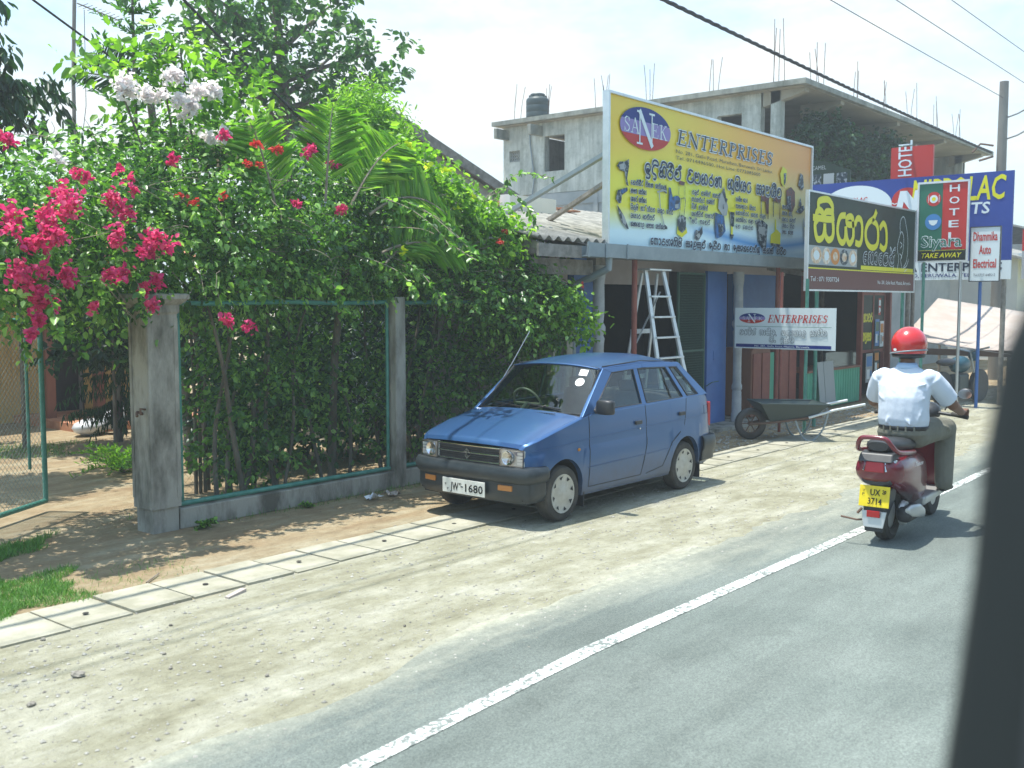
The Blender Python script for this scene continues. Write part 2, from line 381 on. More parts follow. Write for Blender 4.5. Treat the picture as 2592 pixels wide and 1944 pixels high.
plain('alu', (.62,.65,.66), .38, metal=.45, c2=(.74,.76,.77), scale=5)
plain('steel', (.55,.57,.58), .3, metal=.8)
plain('white_paint', (.78,.80,.79), .5)
plain('print_white', (.70,.78,.80), .35, spec=.18)
plain('print_red', (.50,.035,.03), .35, spec=.18)
plain('print_blue', (.012,.03,.20), .35, spec=.18)
plain('print_navy', (.012,.025,.06), .35, spec=.18)
plain('print_yellow', (.72,.68,.02), .35, spec=.18)
plain('print_lilac', (.28,.22,.48), .35, spec=.18)
plain('print_black', (.012,.015,.015), .35, spec=.18)
plain('print_green', (.02,.14,.09), .35, spec=.18)
plain('print_grey', (.35,.38,.38), .35, spec=.18)
plain('print_orange', (.60,.22,.03), .35, spec=.18)
plain('print_dark', (.014,.028,.018), .45, c2=(.022,.045,.028), scale=3, spec=.18)
plain('print_maroon', (.12,.03,.025), .35, spec=.18)
plain('print_skyblue', (.06,.22,.50), .35, spec=.18)
plain('print_food', (.55,.30,.12), .35, c2=(.75,.72,.62), scale=9, spec=.18)
plain('print_tool', (.02,.035,.05), .35, c2=(.34,.38,.40), scale=16, lo=.50, hi=.62, spec=.18)
plain('print_toolblue', (.03,.16,.45), .35, c2=(.04,.05,.07), scale=14, spec=.18)
plain('print_toolred', (.22,.05,.04), .35, c2=(.05,.05,.05), scale=14, spec=.18)
plain('hoard_blue', (.02,.05,.26), .5, c2=(.03,.07,.32), scale=.7, spec=.18)
plain('canvas', (.40,.33,.28), .9, c2=(.46,.41,.37), scale=1.5)
plain('twig', (.20,.16,.12), .9, c2=(.30,.26,.20), scale=12)
plain('bark', (.11,.09,.07), .95, c2=(.22,.19,.15), scale=10, bump=.5, stretch=(1,1,.3))
plain('cable', (.02,.02,.022), .6)
plain('pole_wood', (.17,.16,.14), .85, c2=(.24,.23,.20), scale=3, stretch=(1,1,.2))
plain('plastic_bag', (.72,.74,.76), .3, c2=(.6,.62,.66), scale=9)
leafmat('leaf_bougain', [(.026,.080,.022),(.065,.17,.034),(.12,.27,.050),(.21,.40,.085),(.36,.56,.19)], rough=.34, trans=.42)
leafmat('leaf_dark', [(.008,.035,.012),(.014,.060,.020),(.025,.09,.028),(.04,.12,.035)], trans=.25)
leafmat('leaf_almond', [(.022,.075,.030),(.045,.13,.042),(.08,.20,.055),(.15,.31,.08)], trans=.45)
leafmat('leaf_lime', [(.08,.20,.02),(.14,.30,.03),(.22,.42,.05),(.34,.52,.08)], trans=.42)
leafmat('leaf_palm', [(.08,.22,.02),(.14,.33,.03),(.22,.46,.05),(.38,.54,.10)], trans=.4)
leafmat('bract_pink', [(.55,.02,.14),(.72,.04,.20),(.80,.07,.25),(.82,.10,.20)], rough=.6, trans=.35)
leafmat('bract_red', [(.55,.03,.03),(.70,.06,.05),(.72,.12,.08)], rough=.6, trans=.35)
leafmat('bract_white', [(.86,.85,.78),(.88,.88,.82),(.90,.90,.86)], rough=.6, trans=.5)
leafmat('petal_yellow', [(.70,.80,.01),(.75,.85,.03)], rough=.6, trans=.1)
leafmat('grass_blade', [(.05,.13,.02),(.08,.22,.03),(.13,.30,.06),(.20,.33,.10)], rough=.6, trans=.3)

def ramp(t, pts, inp):
    r = t.nodes.new('ShaderNodeValToRGB'); e = r.color_ramp.elements
    while len(e) < len(pts): e.new(.5)
    for i, (p, c) in enumerate(pts): e[i].position = p; e[i].color = hexc(c)
    t.links.new(inp, r.inputs['Fac']); return r.outputs[0]
def noise(t, vec, sc, det=5, rough=.6):
    n = t.nodes.new('ShaderNodeTexNoise'); n.inputs['Scale'].default_value = sc; n.inputs['Detail'].default_value = det; n.inputs['Roughness'].default_value = rough
    t.links.new(vec, n.inputs['Vector']); return n.outputs['Fac']
def mth(t, op, a, b=None):
    m = t.nodes.new('ShaderNodeMath'); m.operation = op
    for i, x in enumerate((a, b)):
        if x is None: continue
        if isinstance(x, (int, float)): m.inputs[i].default_value = x
        else: t.links.new(x, m.inputs[i])
    return m.outputs[0]
def mixc(t, f, a, b, mode='MIX'):
    m = t.nodes.new('ShaderNodeMix'); m.data_type = 'RGBA'; m.blend_type = mode
    for i, x in ((0, f), (6, a), (7, b)):
        if isinstance(x, (int, float)): m.inputs[i].default_value = x
        elif isinstance(x, tuple): m.inputs[i].default_value = hexc(x)
        else: t.links.new(x, m.inputs[i])
    return m.outputs[2]
def bump(t, b, h, strength, dist=.02):
    bp = t.nodes.new('ShaderNodeBump'); bp.inputs['Strength'].default_value = strength; bp.inputs['Distance'].default_value = dist
    t.links.new(h, bp.inputs['Height']); t.links.new(bp.outputs[0], b.inputs['Normal'])
# bare earth: grey gravelly dust beside the road, reddish sand nearer the fence
m, t, b, o = new_mat('earth')
tc = t.nodes.new('ShaderNodeTexCoord'); V = tc.outputs['Object']
sp = t.nodes.new('ShaderNodeSeparateXYZ'); t.links.new(V, sp.inputs[0])
mp = t.nodes.new('ShaderNodeMapping'); mp.inputs['Scale'].default_value = (.35, 1.0, 1); t.links.new(V, mp.inputs['Vector'])
n1 = noise(t, mp.outputs[0], .9, 6); n2 = noise(t, V, 26, 6, .7); n3 = noise(t, mp.outputs[0], 3.2, 7, .7); n4 = noise(t, V, 90, 4, .8)
yy = mth(t, 'ADD', sp.outputs['Y'], mth(t, 'MULTIPLY', mth(t, 'SUBTRACT', n1, .5), 1.6))
zone = ramp(t, [(0, (0,0,0)), (.43, (0,0,0)), (.60, (1,1,1))], mth(t, 'DIVIDE', mth(t, 'SUBTRACT', yy, 3.5), 5.0))
grey = ramp(t, [(.28, (.25,.235,.155)), (.46, (.36,.345,.245)), (.62, (.48,.465,.365)), (.74, (.62,.61,.54))], n3)
sand = ramp(t, [(.30, (.28,.19,.11)), (.50, (.38,.29,.175)), (.70, (.48,.42,.29))], n3)
c = mixc(t, zone, grey, sand)
spk = ramp(t, [(.30, (.45,.43,.40)), (.42, (1,1,1)), (.66, (1,1,1)), (.74, (1.25,1.25,1.25))], n2)
c = mixc(t, .8, c, spk, 'MULTIPLY')
mot = ramp(t, [(.32, (.74,.74,.72)), (.55, (1,1,1)), (.70, (1.14,1.14,1.12))], noise(t, V, 7.5, 8, .75)); c = mixc(t, .85, c, mot, 'MULTIPLY')
t.links.new(c, b.inputs['Base Color']); b.inputs['Roughness'].default_value = .95; b.inputs['Specular IOR Level'].default_value = .2
bump(t, b, mth(t, 'ADD', mth(t, 'ADD', n2, mth(t, 'MULTIPLY', n4, .4)), mth(t, 'MULTIPLY', n3, 1.5)), .8, .035)
# asphalt with dust blown over its edge
m, t, b, o = new_mat('asphalt')
tc = t.nodes.new('ShaderNodeTexCoord'); V = tc.outputs['Object']
sp = t.nodes.new('ShaderNodeSeparateXYZ'); t.links.new(V, sp.inputs[0])
mp = t.nodes.new('ShaderNodeMapping'); mp.inputs['Scale'].default_value = (.16, 1.0, 1); t.links.new(V, mp.inputs['Vector'])
n1 = noise(t, mp.outputs[0], 2.2, 7, .65); n2 = noise(t, V, 120, 3, .8); n3 = noise(t, V, .8, 5); n5 = noise(t, V, 14, 8, .75)
base = ramp(t, [(.3, (.125,.148,.134)), (.7, (.185,.210,.190))], n3)
spk = ramp(t, [(.30, (.45,.45,.45)), (.5, (1,1,1)), (.70, (1.7,1.7,1.62))], n2)
base = mixc(t, .85, base, spk, 'MULTIPLY')
trk = ramp(t, [(.35, (.82,.82,.82)), (.6, (1.12,1.12,1.12))], n1); base = mixc(t, .9, base, trk, 'MULTIPLY')
stn = ramp(t, [(.24, (.7,.7,.7)), (.36, (1,1,1))], noise(t, V, 2.3, 5, .55)); base = mixc(t, .8, base, stn, 'MULTIPLY')
vo = t.nodes.new('ShaderNodeTexVoronoi'); vo.feature = 'DISTANCE_TO_EDGE'; vo.inputs['Scale'].default_value = .9
wn = t.nodes.new('ShaderNodeVectorMath'); wn.operation = 'ADD'; nz_ = t.nodes.new('ShaderNodeTexNoise'); nz_.inputs['Scale'].default_value = 3; nz_.inputs['Detail'].default_value = 6; t.links.new(V, nz_.inputs['Vector'])
t.links.new(V, wn.inputs[0]); t.links.new(nz_.outputs['Color'], wn.inputs[1]); t.links.new(wn.outputs[0], vo.inputs['Vector'])
crk = ramp(t, [(0, (.35,.35,.35)), (.006, (.55,.55,.55)), (.012, (1,1,1))], vo.outputs['Distance']); msk = ramp(t, [(.5, (0,0,0)), (.58, (1,1,1))], noise(t, V, .5, 3))
base = mixc(t, mth(t, 'MULTIPLY', msk, .22), base, mixc(t, 1.0, base, crk, 'MULTIPLY'))
d = mth(t, 'ADD', mth(t, 'DIVIDE', mth(t, 'SUBTRACT', sp.outputs['Y'], 3.0), 1.15), mth(t, 'MULTIPLY', mth(t, 'SUBTRACT', n1, .5), 1.5))
d = mth(t, 'ADD', d, mth(t, 'MULTIPLY', mth(t, 'SUBTRACT', n5, .5), .5))
dust = ramp(t, [(.28, (0,0,0)), (.72, (.45,.45,.45)), (1.0, (1,1,1))], d)
c = mixc(t, dust, base, ramp(t, [(.35, (.34,.325,.235)), (.65, (.48,.465,.36))], n5))
t.links.new(c, b.inputs['Base Color']); b.inputs['Roughness'].default_value = .85; b.inputs['Specular IOR Level'].default_value = .3
bump(t, b, n2, .6, .008)
# road paint, worn through to the asphalt
m, t, b, o = new_mat('road_paint')
tc = t.nodes.new('ShaderNodeTexCoord'); V = tc.outputs['Object']
n2 = noise(t, V, 34, 5, .75); n3 = noise(t, V, 3, 3)
f = ramp(t, [(.465, (0,0,0)), (.52, (1,1,1))], mth(t, 'ADD', mth(t, 'MULTIPLY', n2, .75), mth(t, 'MULTIPLY', n3, .26)))
c = mixc(t, f, (.16,.18,.165), (.70,.72,.67)); t.links.new(c, b.inputs['Base Color']); b.inputs['Roughness'].default_value = .7
# billboard print: warm gold at the top, lime in the middle, pale blue at the foot with a brighter wave
m, t, b, o = new_mat('board_print')
tc = t.nodes.new('ShaderNodeTexCoord'); V = tc.outputs['Object']
sp = t.nodes.new('ShaderNodeSeparateXYZ'); t.links.new(V, sp.inputs[0]); X_, Z_ = sp.outputs['X'], sp.outputs['Z']
u = mth(t, 'DIVIDE', X_, 5.7); v = mth(t, 'DIVIDE', Z_, 1.83)
top = ramp(t, [(0, (.82,.56,.03)), (.25, (.80,.62,.03)), (.6, (.84,.44,.03)), (1, (.76,.30,.04))], u)
mid = ramp(t, [(0, (.84,.76,.03)), (.35, (.68,.74,.03)), (.6, (.80,.72,.05)), (.85, (.78,.62,.14)), (1, (.66,.54,.26))], u)
low = ramp(t, [(0, (.66,.86,.90)), (1, (.66,.84,.92))], u)
vv = mth(t, 'ADD', v, mth(t, 'MULTIPLY', u, -.12))
c = mixc(t, ramp(t, [(.44, (0,0,0)), (.70, (1,1,1))], vv), mid, top)
k2 = mth(t, 'ADD', v, mth(t, 'MULTIPLY', mth(t, 'SUBTRACT', mth(t, 'MINIMUM', u, .95), .1), -.14))
c = mixc(t, ramp(t, [(.14, (1,1,1)), (.30, (0,0,0))], k2), c, low)
wv = mth(t, 'SUBTRACT', v, mth(t, 'ADD', .17, mth(t, 'MULTIPLY', mth(t, 'SINE', mth(t, 'MULTIPLY', u, 6.5)), .05)))
blue = ramp(t, [(.0, (0,0,0)), (.40, (0,0,0)), (.5, (1,1,1)), (.60, (0,0,0))], mth(t, 'ADD', mth(t, 'MULTIPLY', wv, 1.5), .5))
blue = mixc(t, 1.0, blue, ramp(t, [(.25, (0,0,0)), (.5, (1,1,1))], u), 'MULTIPLY')
c = mixc(t, blue, c, (.10,.32,.66))
t.links.new(c, b.inputs['Base Color']); b.inputs['Roughness'].default_value = .35
for nm_, ca, cb in (('plaster', (.46,.48,.43), (.64,.65,.58)), ('slab_edge', (.22,.23,.20), (.40,.40,.34))):
    m = MATS[nm_]; t = m.node_tree; b = [n for n in t.nodes if n.type == 'BSDF_PRINCIPLED'][0]; tc = t.nodes.new('ShaderNodeTexCoord'); V = tc.outputs['Object']
    mp = t.nodes.new('ShaderNodeMapping'); mp.inputs['Scale'].default_value = (2.6, 2.6, .28); t.links.new(V, mp.inputs['Vector'])
    c = ramp(t, [(.35, ca), (.62, cb)], noise(t, V, 1.1, 6, .65))
    c = mixc(t, .75, c, ramp(t, [(.34, (.45,.47,.44)), (.56, (1,1,1))], noise(t, mp.outputs[0], 1.6, 7, .7)), 'MULTIPLY')
    c = mixc(t, .6, c, ramp(t, [(.40, (.62,.64,.60)), (.52, (1,1,1))], noise(t, V, 3.4, 9, .8)), 'MULTIPLY'); t.links.new(c, b.inputs['Base Color'])
glassmat('car_glass', (.52,.60,.55), .02, .0)
glassmat('shop_glass', (.6,.66,.66), .05, .06)
glassmat('lamp_glass', (.85,.87,.88), .05, .12)

# ------------------------------------------------------------------ ground, road, pavement
def struct(ob): ob['kind'] = 'structure'; return ob
def terrain_z(x, y):
    z = 0.0
    return z
g = MB()
g.grid([[(x, y, 0) for x in (-400, -40, 0, 20, 60, 900)] for y in (-400, -30, 0, 20, 60, 900)])
struct(g.build('ground', 'earth'))
g = MB(); rr = random.Random(3)
xs = [-60 + i*.5 for i in range(0, 130)] + [5 + i*.12 for i in range(0, 140)] + [22 + i*2 for i in range(0, 120)]
edge = []
for x in xs:
    y = 3.88 + .05*math.sin(x*1.3) + .04*math.sin(x*3.1+1) + rr.uniform(-.06, .06)
    if x < 4: y -= .10*(4-max(x, 0))
    edge.append(y)
for i in range(len(xs)-1):
    g.add([(xs[i], -7, .004), (xs[i+1], -7, .004), (xs[i+1], edge[i+1], .004), (xs[i], edge[i], .004)], [(0,1,2,3)])
struct(g.build('road', 'asphalt'))
g = MB()
for x0, x1 in ((-60, 240),):
    n = 600; lj = lambda x: interp(x, [(1.5, -.13), (2.7, -.085), (4.5, .0), (8.4, -.02), (12, .03)])
    pts0 = [(x0 + (x1-x0)*i/n, 3.11 + lj(x0 + (x1-x0)*i/n) + rr.uniform(-.004, .004), .008) for i in range(n+1)]; pts1 = [(p[0], 3.21 + lj(p[0]) + rr.uniform(-.004, .004), .008) for p in pts0]
    g.grid([pts0, pts1])
struct(g.build('road_marking', 'road_paint'))
# drain cover slabs, each .41 m long, laid end to end along the verge
plain('slab_concrete', (.29,.275,.20), .9, c2=(.42,.40,.315), scale=3.5, bump=.25, bscale=40)
g = MB(); rr = random.Random(5)
x = -4.0
while x < 60:
    w = .405; dz = rr.uniform(-.004, .006); dy = rr.uniform(-.012, .012); dr = rr.uniform(-.006, .006); gp = .012 + .016*rr.random()
    z0, z1 = -.05, .013 + dz
    g.hexa([(x+gp/2, 5.66+dy, z0), (x+w-gp/2, 5.66+dy+dr, z0), (x+w-gp/2, 6.17+dy+dr, z0), (x+gp/2, 6.17+dy, z0)],
           [(x+gp/2, 5.66+dy, z1), (x+w-gp/2, 5.66+dy+dr, z1), (x+w-gp/2, 6.17+dy+dr, z1), (x+gp/2, 6.17+dy, z1)])
    # small lifting hole
    x += w
pv = struct(g.build('pavement', 'slab_concrete'))
g = MB(); rr = random.Random(6)
for i in range(140):
    x = -4.0 + .405*(i+.5)
    if i % 2: g.lathe([(.0, .0), (.018, .0), (.020, -.002)], (x + rr.uniform(-.03,.03), 5.86, .022), (0,0,1), 10)
g.build('lifting_hole', 'dark_inside', pv)
# gravel: far too many bits to count
def scatter_stones(name, n, fn, smin, smax, mat, seed):
    r_ = np.random.default_rng(seed); vs, fs = [], []
    base = np.array([(1,0,0),(0,1,0),(-1,0,0),(0,-1,0),(0,0,1),(0,0,-1)], float); tri = [(0,1,4),(1,2,4),(2,3,4),(3,0,4),(1,0,5),(2,1,5),(3,2,5),(0,3,5)]
    for i in range(n):
        x, y = fn(r_); s = smin + (smax-smin) * r_.random()**4
        p = base * (s * (0.6 + .8*r_.random((6,1)))) * np.array([1, 1, .6]); a = r_.random()*6.28
        R = np.array([[math.cos(a), -math.sin(a), 0], [math.sin(a), math.cos(a), 0], [0, 0, 1]]); p = p @ R.T + np.array([x, y, s*.25])
        k = len(vs); vs.extend(map(tuple, p)); fs.extend([(a_+k, b_+k, c_+k) for a_, b_, c_ in tri])
    me = bpy.data.meshes.new(name); me.from_pydata(vs, [], fs); me.materials.append(MATS[mat]); me.update()
    ob = bpy.data.objects.new(name, me); COL.objects.link(ob); ob['kind'] = 'stuff'; return ob
plain('pebble', (.24,.23,.20), .9, c2=(.50,.48,.42), scale=9)
plain('pebble_dark', (.13,.12,.10), .9, c2=(.34,.31,.26), scale=9)
def f1(r):
    while True:
        x = 1.5 + 20*r.random()**1.4; y = 3.6 + 2.1*r.random()
        if r.random() < .35 + .65*abs(math.sin(x*.9 + y*1.7)): return x, y
scatter_stones('gravel', 11000, f1, .003, .014, 'pebble', 1)['label'] = 'fine pale gravel strewn over the dusty verge'
def f2(r):
    x = 1.5 + 24*r.random(); y = 3.3 + 4.2*r.random(); return x, y
scatter_stones('gravel', 3000, f2, .003, .011, 'pebble_dark', 2)['label'] = 'dark grit and leaf scraps scattered on the verge and road edge'
def f3(r): return 11 + 9*r.random(), 6.25 + .9*r.random()
scatter_stones('rubble', 2600, f3, .006, .030, 'pebble', 3)['label'] = 'loose rubble strip between pavement slabs and shops'

# ------------------------------------------------------------------ foliage helpers
def foliage(name, mat, parent, pts, dirs, size, aspect=.55, seed=0, fold=.25, kind='leaf', tint=None):
    """pts: leaf bases, dirs: leaf axes (n,3); one mesh of small folded leaves"""
    r_ = np.random.default_rng(seed); n = len(pts)
    pts = np.asarray(pts, float); d = np.asarray(dirs, float); d /= np.linalg.norm(d, axis=1, keepdims=True) + 1e-9
    up = r_.normal(size=(n, 3)) * .55 + np.array([0, 0, 1.0]); s = np.cross(d, up); s /= np.linalg.norm(s, axis=1, keepdims=True) + 1e-9
    nn = np.cross(s, d)
    sz = size * (0.45 + .95*r_.random((n, 1))) if np.isscalar(size) else np.asarray(size)[:, None] * (0.65 + .7*r_.random((n, 1)))
    w = sz * aspect * .5
    if kind == 'blade':
        P = [pts - s*w*.5, pts + s*w*.5, pts + d*sz*.55 + s*w*.5, pts + d*sz*.55 - s*w*.5, pts + d*sz - nn*sz*.15]
        V_ = np.stack(P, 1).reshape(-1, 3); k = 5
        F = [(0,1,2,3),(3,2,4)]
    else:
        P = [pts, pts + d*sz*.30 - s*w + nn*w*fold, pts + d*sz*.72 - s*w*.75 + nn*w*fold, pts + d*sz - nn*sz*.12, pts + d*sz*.72 + s*w*.75 + nn*w*fold, pts + d*sz*.30 + s*w + nn*w*fold]
        V_ = np.stack(P, 1).reshape(-1, 3); k = 6
        F = [(0,3,2,1),(0,5,4,3)]
    o = world_org(parent) if parent is not None else Vector((0,0,0))
    V_ = V_ - np.array(o)
    me = bpy.data.meshes.new(name)
    tot = sum(len(f) for f in F)
    me.vertices.add(len(V_)); me.vertices.foreach_set('co', V_.astype(np.float32).ravel())
    li = np.concatenate([np.array([i for f in F for i in f])[None, :] + (np.arange(n)*k)[:, None]], 0).ravel()
    me.loops.add(tot*n); me.loops.foreach_set('vertex_index', li.astype(np.int32))
    ln = np.array([len(f) for f in F]); st = np.concatenate([[0], np.cumsum(ln)[:-1]])
    me.polygons.add(len(F)*n)
    me.polygons.foreach_set('loop_start', (st[None, :] + (np.arange(n)*tot)[:, None]).ravel().astype(np.int32))
    me.update(calc_edges=True)
    a = me.attributes.new('rnd', 'FLOAT', 'FACE')
    rv = r_.random(n)**1.2 if tint is None else np.clip(np.asarray(tint) + r_.normal(size=n)*.22, 0, 1)
    a.data.foreach_set('value', np.repeat(rv, len(F)).astype(np.float32))
    me.materials.append(MATS[mat])
    ob = bpy.data.objects.new(name, me); COL.objects.link(ob)
    if parent is not None: ob.parent = parent
    return ob
def twigs(blobs, n, seed, leaves=9, length=.26, spread=.9, shell=.55, droop=0., updir=.35, keep=None, width=.05):
    """leaf bases/axes on short twigs spread through ellipsoids (cx,cy,cz,rx,ry,rz[,weight])"""
    r_ = np.random.default_rng(seed); B = np.array([b[:6] for b in blobs], float)
    wt = np.array([(b[6] if len(b) > 6 else 1.0) * (b[3]*b[4]*b[5])**.66 for b in blobs]); wt /= wt.sum()
    k = r_.choice(len(B), n, p=wt); dr = r_.normal(size=(n, 3)); dr /= np.linalg.norm(dr, axis=1, keepdims=True)
    rr_ = shell + (1-shell)*r_.random((n, 1))**.6
    lump = 1 + .16*np.sin(dr[:, :1]*7 + k[:, None]) * np.cos(dr[:, 1:2]*6 + 2*k[:, None]) + .10*np.sin(dr[:, 2:3]*9)
    c = B[k, :3] + dr*B[k, 3:6]*rr_*lump
    if keep is not None:
        m_ = keep(c); c = c[m_]; dr = dr[m_]; n = len(c)
    ax = dr + r_.normal(size=(n, 3))*.55 + np.array([0, 0, updir]); ax /= np.linalg.norm(ax, axis=1, keepdims=True)
    tn = np.clip(.42 + .30*r_.normal(size=n), 0, 1)
    P, D, T = [], [], []
    for j in range(leaves):
        f = (j + .5)/leaves * length * (.6 + .8*r_.random((n, 1)))
        sd = r_.normal(size=(n, 3)); sd -= ax*(sd*ax).sum(1, keepdims=True); sd /= np.linalg.norm(sd, axis=1, keepdims=True) + 1e-9
        P.append(c + ax*f + sd*width*.5*r_.random((n, 1)) + np.array([0, 0, -droop])*f*f); D.append(ax*.5 + sd*spread + np.array([0, 0, -.25-droop])); T.append(tn)
    return np.concatenate(P), np.concatenate(D), np.concatenate(T), (c, ax)
def leafy(name, mat, parent, blobs, n, size, seed, aspect=.6, **kw):
    P, D, T, _ = twigs(blobs, n, seed, **kw)
    return foliage(name, mat, parent, P, D, size, aspect, seed, tint=T)
def branches(name, parent, mat, paths, local=False):
    g = MB()
    for pts, r0, r1 in paths:
        pts = catmull3(pts); n = len(pts); g.tube(pts, [r0 + (r1-r0)*i/(n-1) for i in range(n)], 7)
    return g.build(name, mat, parent, smooth=60)
def catmull3(p, k=4):
    if len(p) < 3: return [Vector(a) for a in p]
    q = [Vector(a) for a in ([p[0]] + list(p) + [p[-1]])]; out = []
    for i in range(1, len(q)-2):
        a, b, c, d = q[i-1:i+3]
        for j in range(k):
            t = j/k; out.append(.5*((2*b) + (-a+c)*t + (2*a-5*b+4*c-d)*t*t + (-a+3*b-3*c+d)*t**3))
    out.append(q[-1]); return out
# ------------------------------------------------------------------ two-storey concrete building
B = thing('concrete_building', (21, 12, 0), 'unfinished grey two-storey concrete building with flat slab roof and bare steel rods on top', 'building')
def wall_x(g, x, y0, y1, z0, z1, holes, th=.2):   # wall in a plane of constant x with rectangular openings (y0,y1,z0,z1)
    ys = sorted({y0, y1, *[h[0] for h in holes], *[h[1] for h in holes]}); zs = sorted({z0, z1, *[h[2] for h in holes], *[h[3] for h in holes]})
    for a, b_ in zip(ys, ys[1:]):
        for c_, d_ in zip(zs, zs[1:]):
            if not any(h[0] <= a and b_ <= h[1] and h[2] <= c_ and d_ <= h[3] for h in holes): g.box(x, x+th, a, b_, c_, d_)
g = MB(); wall_x(g, 21, 10.35, 17.6, 4.6, 6.36, [(15.62, 16.25, 5.14, 6.02), (17.05, 17.40, 5.47, 5.75), (10.8, 11.4, 5.3, 5.98)])
wall_x(g, 29, 10.35, 17.6, 3.0, 6.28, [(15.0, 16.4, 4.9, 5.9)])
g.box(21.2, 29, 17.4, 17.6, 3.0, 6.28)
g.box(33.9, 34.1, 9.9, 17.6, 3.0, 6.5)
g.build('wall', 'plaster', B)
g = MB(); g.box(21.03, 21.2, 10.35, 16.75, 3.2, 4.597); g.box(21.0, 21.03, 10.35, 16.78, 4.28, 4.585); g.box(20.98, 21.0, 14.6, 14.72, 3.2, 4.58)
g.box(21.2, 34, 10.2, 10.35, 0, 3.2); g.box(21.03, 21.2, 10.35, 16.75, 0, 3.2)
g.build('lower_wall', 'block_wall', B)
g = MB(); g.box(20.70, 34.6, 9.21, 17.75, 6.38, 6.49); g.box(21.0, 34, 9.8, 17.9, 3.05, 3.2)
g.build('roof_slab', 'slab_edge', B)
g = MB(); g.box(20.80, 34.4, 9.32, 17.6, 6.362, 6.376)
for x in (21.1, 23.0, 26.6, 30.3, 33.9): g.hexa([(x-.1, 9.35, 6.28), (x+.1, 9.35, 6.28), (x+.1, 10.3, 6.05), (x-.1, 10.3, 6.05)], [(x-.1, 9.35, 6.36), (x+.1, 9.35, 6.36), (x+.1, 10.3, 6.36), (x-.1, 10.3, 6.36)])
g.build('soffit', 'soffit', B)
for x in (21.0, 22.98, 26.6, 30.3, 33.8):
    g = MB(); g.box(x, x+.22, 9.9, 10.12, 3.2, 6.36); g.build('column', 'plaster', B)
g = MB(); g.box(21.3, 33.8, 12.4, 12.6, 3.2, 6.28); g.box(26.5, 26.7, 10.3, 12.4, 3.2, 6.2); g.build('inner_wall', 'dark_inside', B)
g = MB(); g.box(21.0, 33.8, 9.92, 10.02, 3.2, 4.05); g.build('balcony_wall', 'block_wall', B)
g = MB()
for k in range(5): g.box(21.06, 21.10, 17.05+.07*k, 17.075+.07*k, 5.47, 5.75)
for k in range(4): g.box(21.06, 21.10, 17.05, 17.40, 5.49+.075*k, 5.51+.075*k)
g.build('vent_grille', 'concrete', B)
g = MB(); g.tube([(20.96, 16.7, 6.3), (20.96, 16.68, 5.9), (20.96, 16.55, 5.0), (20.96, 16.6, 4.6), (20.96, 16.7, 3.4)], .02, 6); g.build('drain_pipe', 'gutter_grey', B)
for y, z in ((17.45, 6.15), (16.35, 6.15), (13.1, 6.15)):
    g = MB(); g.box(20.5, 21, y-.05, y+.05, z-.12, z+.13); g.build('roof_bracket', 'slab_edge', B)
rr = random.Random(4)
def rebar(x, y, h, k=3):
    g = MB()
    for i in range(k):
        dx, dy = rr.uniform(-.16, .16), rr.uniform(-.16, .16); a, b_ = rr.uniform(-.1, .1), rr.uniform(-.1, .1)
        g.tube([(x+dx, y+dy, 6.48), (x+dx+a*.4, y+dy+b_*.4, 6.48+h*.5), (x+dx+a, y+dy+b_, 6.48 + h*rr.uniform(.85, 1.05))], .0075, 5)
    g.build('rebar', 'rust', B)
for x, y, h in ((21.1,17.2,.95),(21.1,16.2,.9),(21.1,13.2,1.0),(21.1,11.6,.8),(21.1,10.0,1.35),(22.9,9.9,1.15),(25.0,9.9,1.1),(27.1,9.9,1.15),(29.3,9.9,1.3),(31.6,9.9,1.3),(33.6,9.9,1.25),(24.6,13.4,.9),(21.15,14.6,.85),(24.0,16.5,1.3)):
    rebar(x, y, h, rr.choice((3,3,4)))
# water tank on the roof
T_ = thing('water_tank', (21.1, 16.55, 6.49), 'black plastic water tank with ribbed lid on the roof slab of the concrete building', 'water tank')
g = MB(); g.lathe([(.0,0),(.28,0),(.295,.03),(.295,.15),(.288,.16),(.295,.17),(.295,.32),(.288,.33),(.295,.34),(.295,.46),(.28,.50),(.19,.555),(.18,.555)], (21.1,16.55,6.49), (0,0,1), 32); g.build('tank_body', 'tank_black', T_, smooth=40)
g = MB(); g.lathe([(.0,.63),(.17,.63),(.19,.61),(.19,.55)], (21.1,16.55,6.49), (0,0,1), 32)
for k in range(8): a = k*PI/4; g.box(21.1+.20*math.cos(a)-.02, 21.1+.20*math.cos(a)+.02, 16.55+.20*math.sin(a)-.02, 16.55+.20*math.sin(a)+.02, 7.01, 7.08)
g.build('lid', 'tank_black', T_, smooth=40)
# creeper hanging on the veranda
VN = thing('climbing_plant', (23.0, 9.7, 3.3), 'dark green creeper hanging over the upper veranda behind the big yellow board', 'plant')
leafy('foliage', 'leaf_dark', VN, [(23.0,9.6,5.3,1.6,.35,.55),(24.8,9.6,5.1,1.6,.35,.5),(24.0,9.6,4.6,1.2,.3,.6),(27.5,9.6,4.6,1.3,.4,.9),(26.3,9.6,5.5,1.2,.3,.35)], 1500, .12, 31, leaves=9, length=.3)
branches('stem', VN, 'bark', [([(23.0,9.75,3.3),(22.8,9.7,4.2),(23.3,9.6,5.3)], .03, .01), ([(27.4,9.75,3.3),(27.2,9.7,4.2),(26.5,9.6,5.4)], .03, .01)])

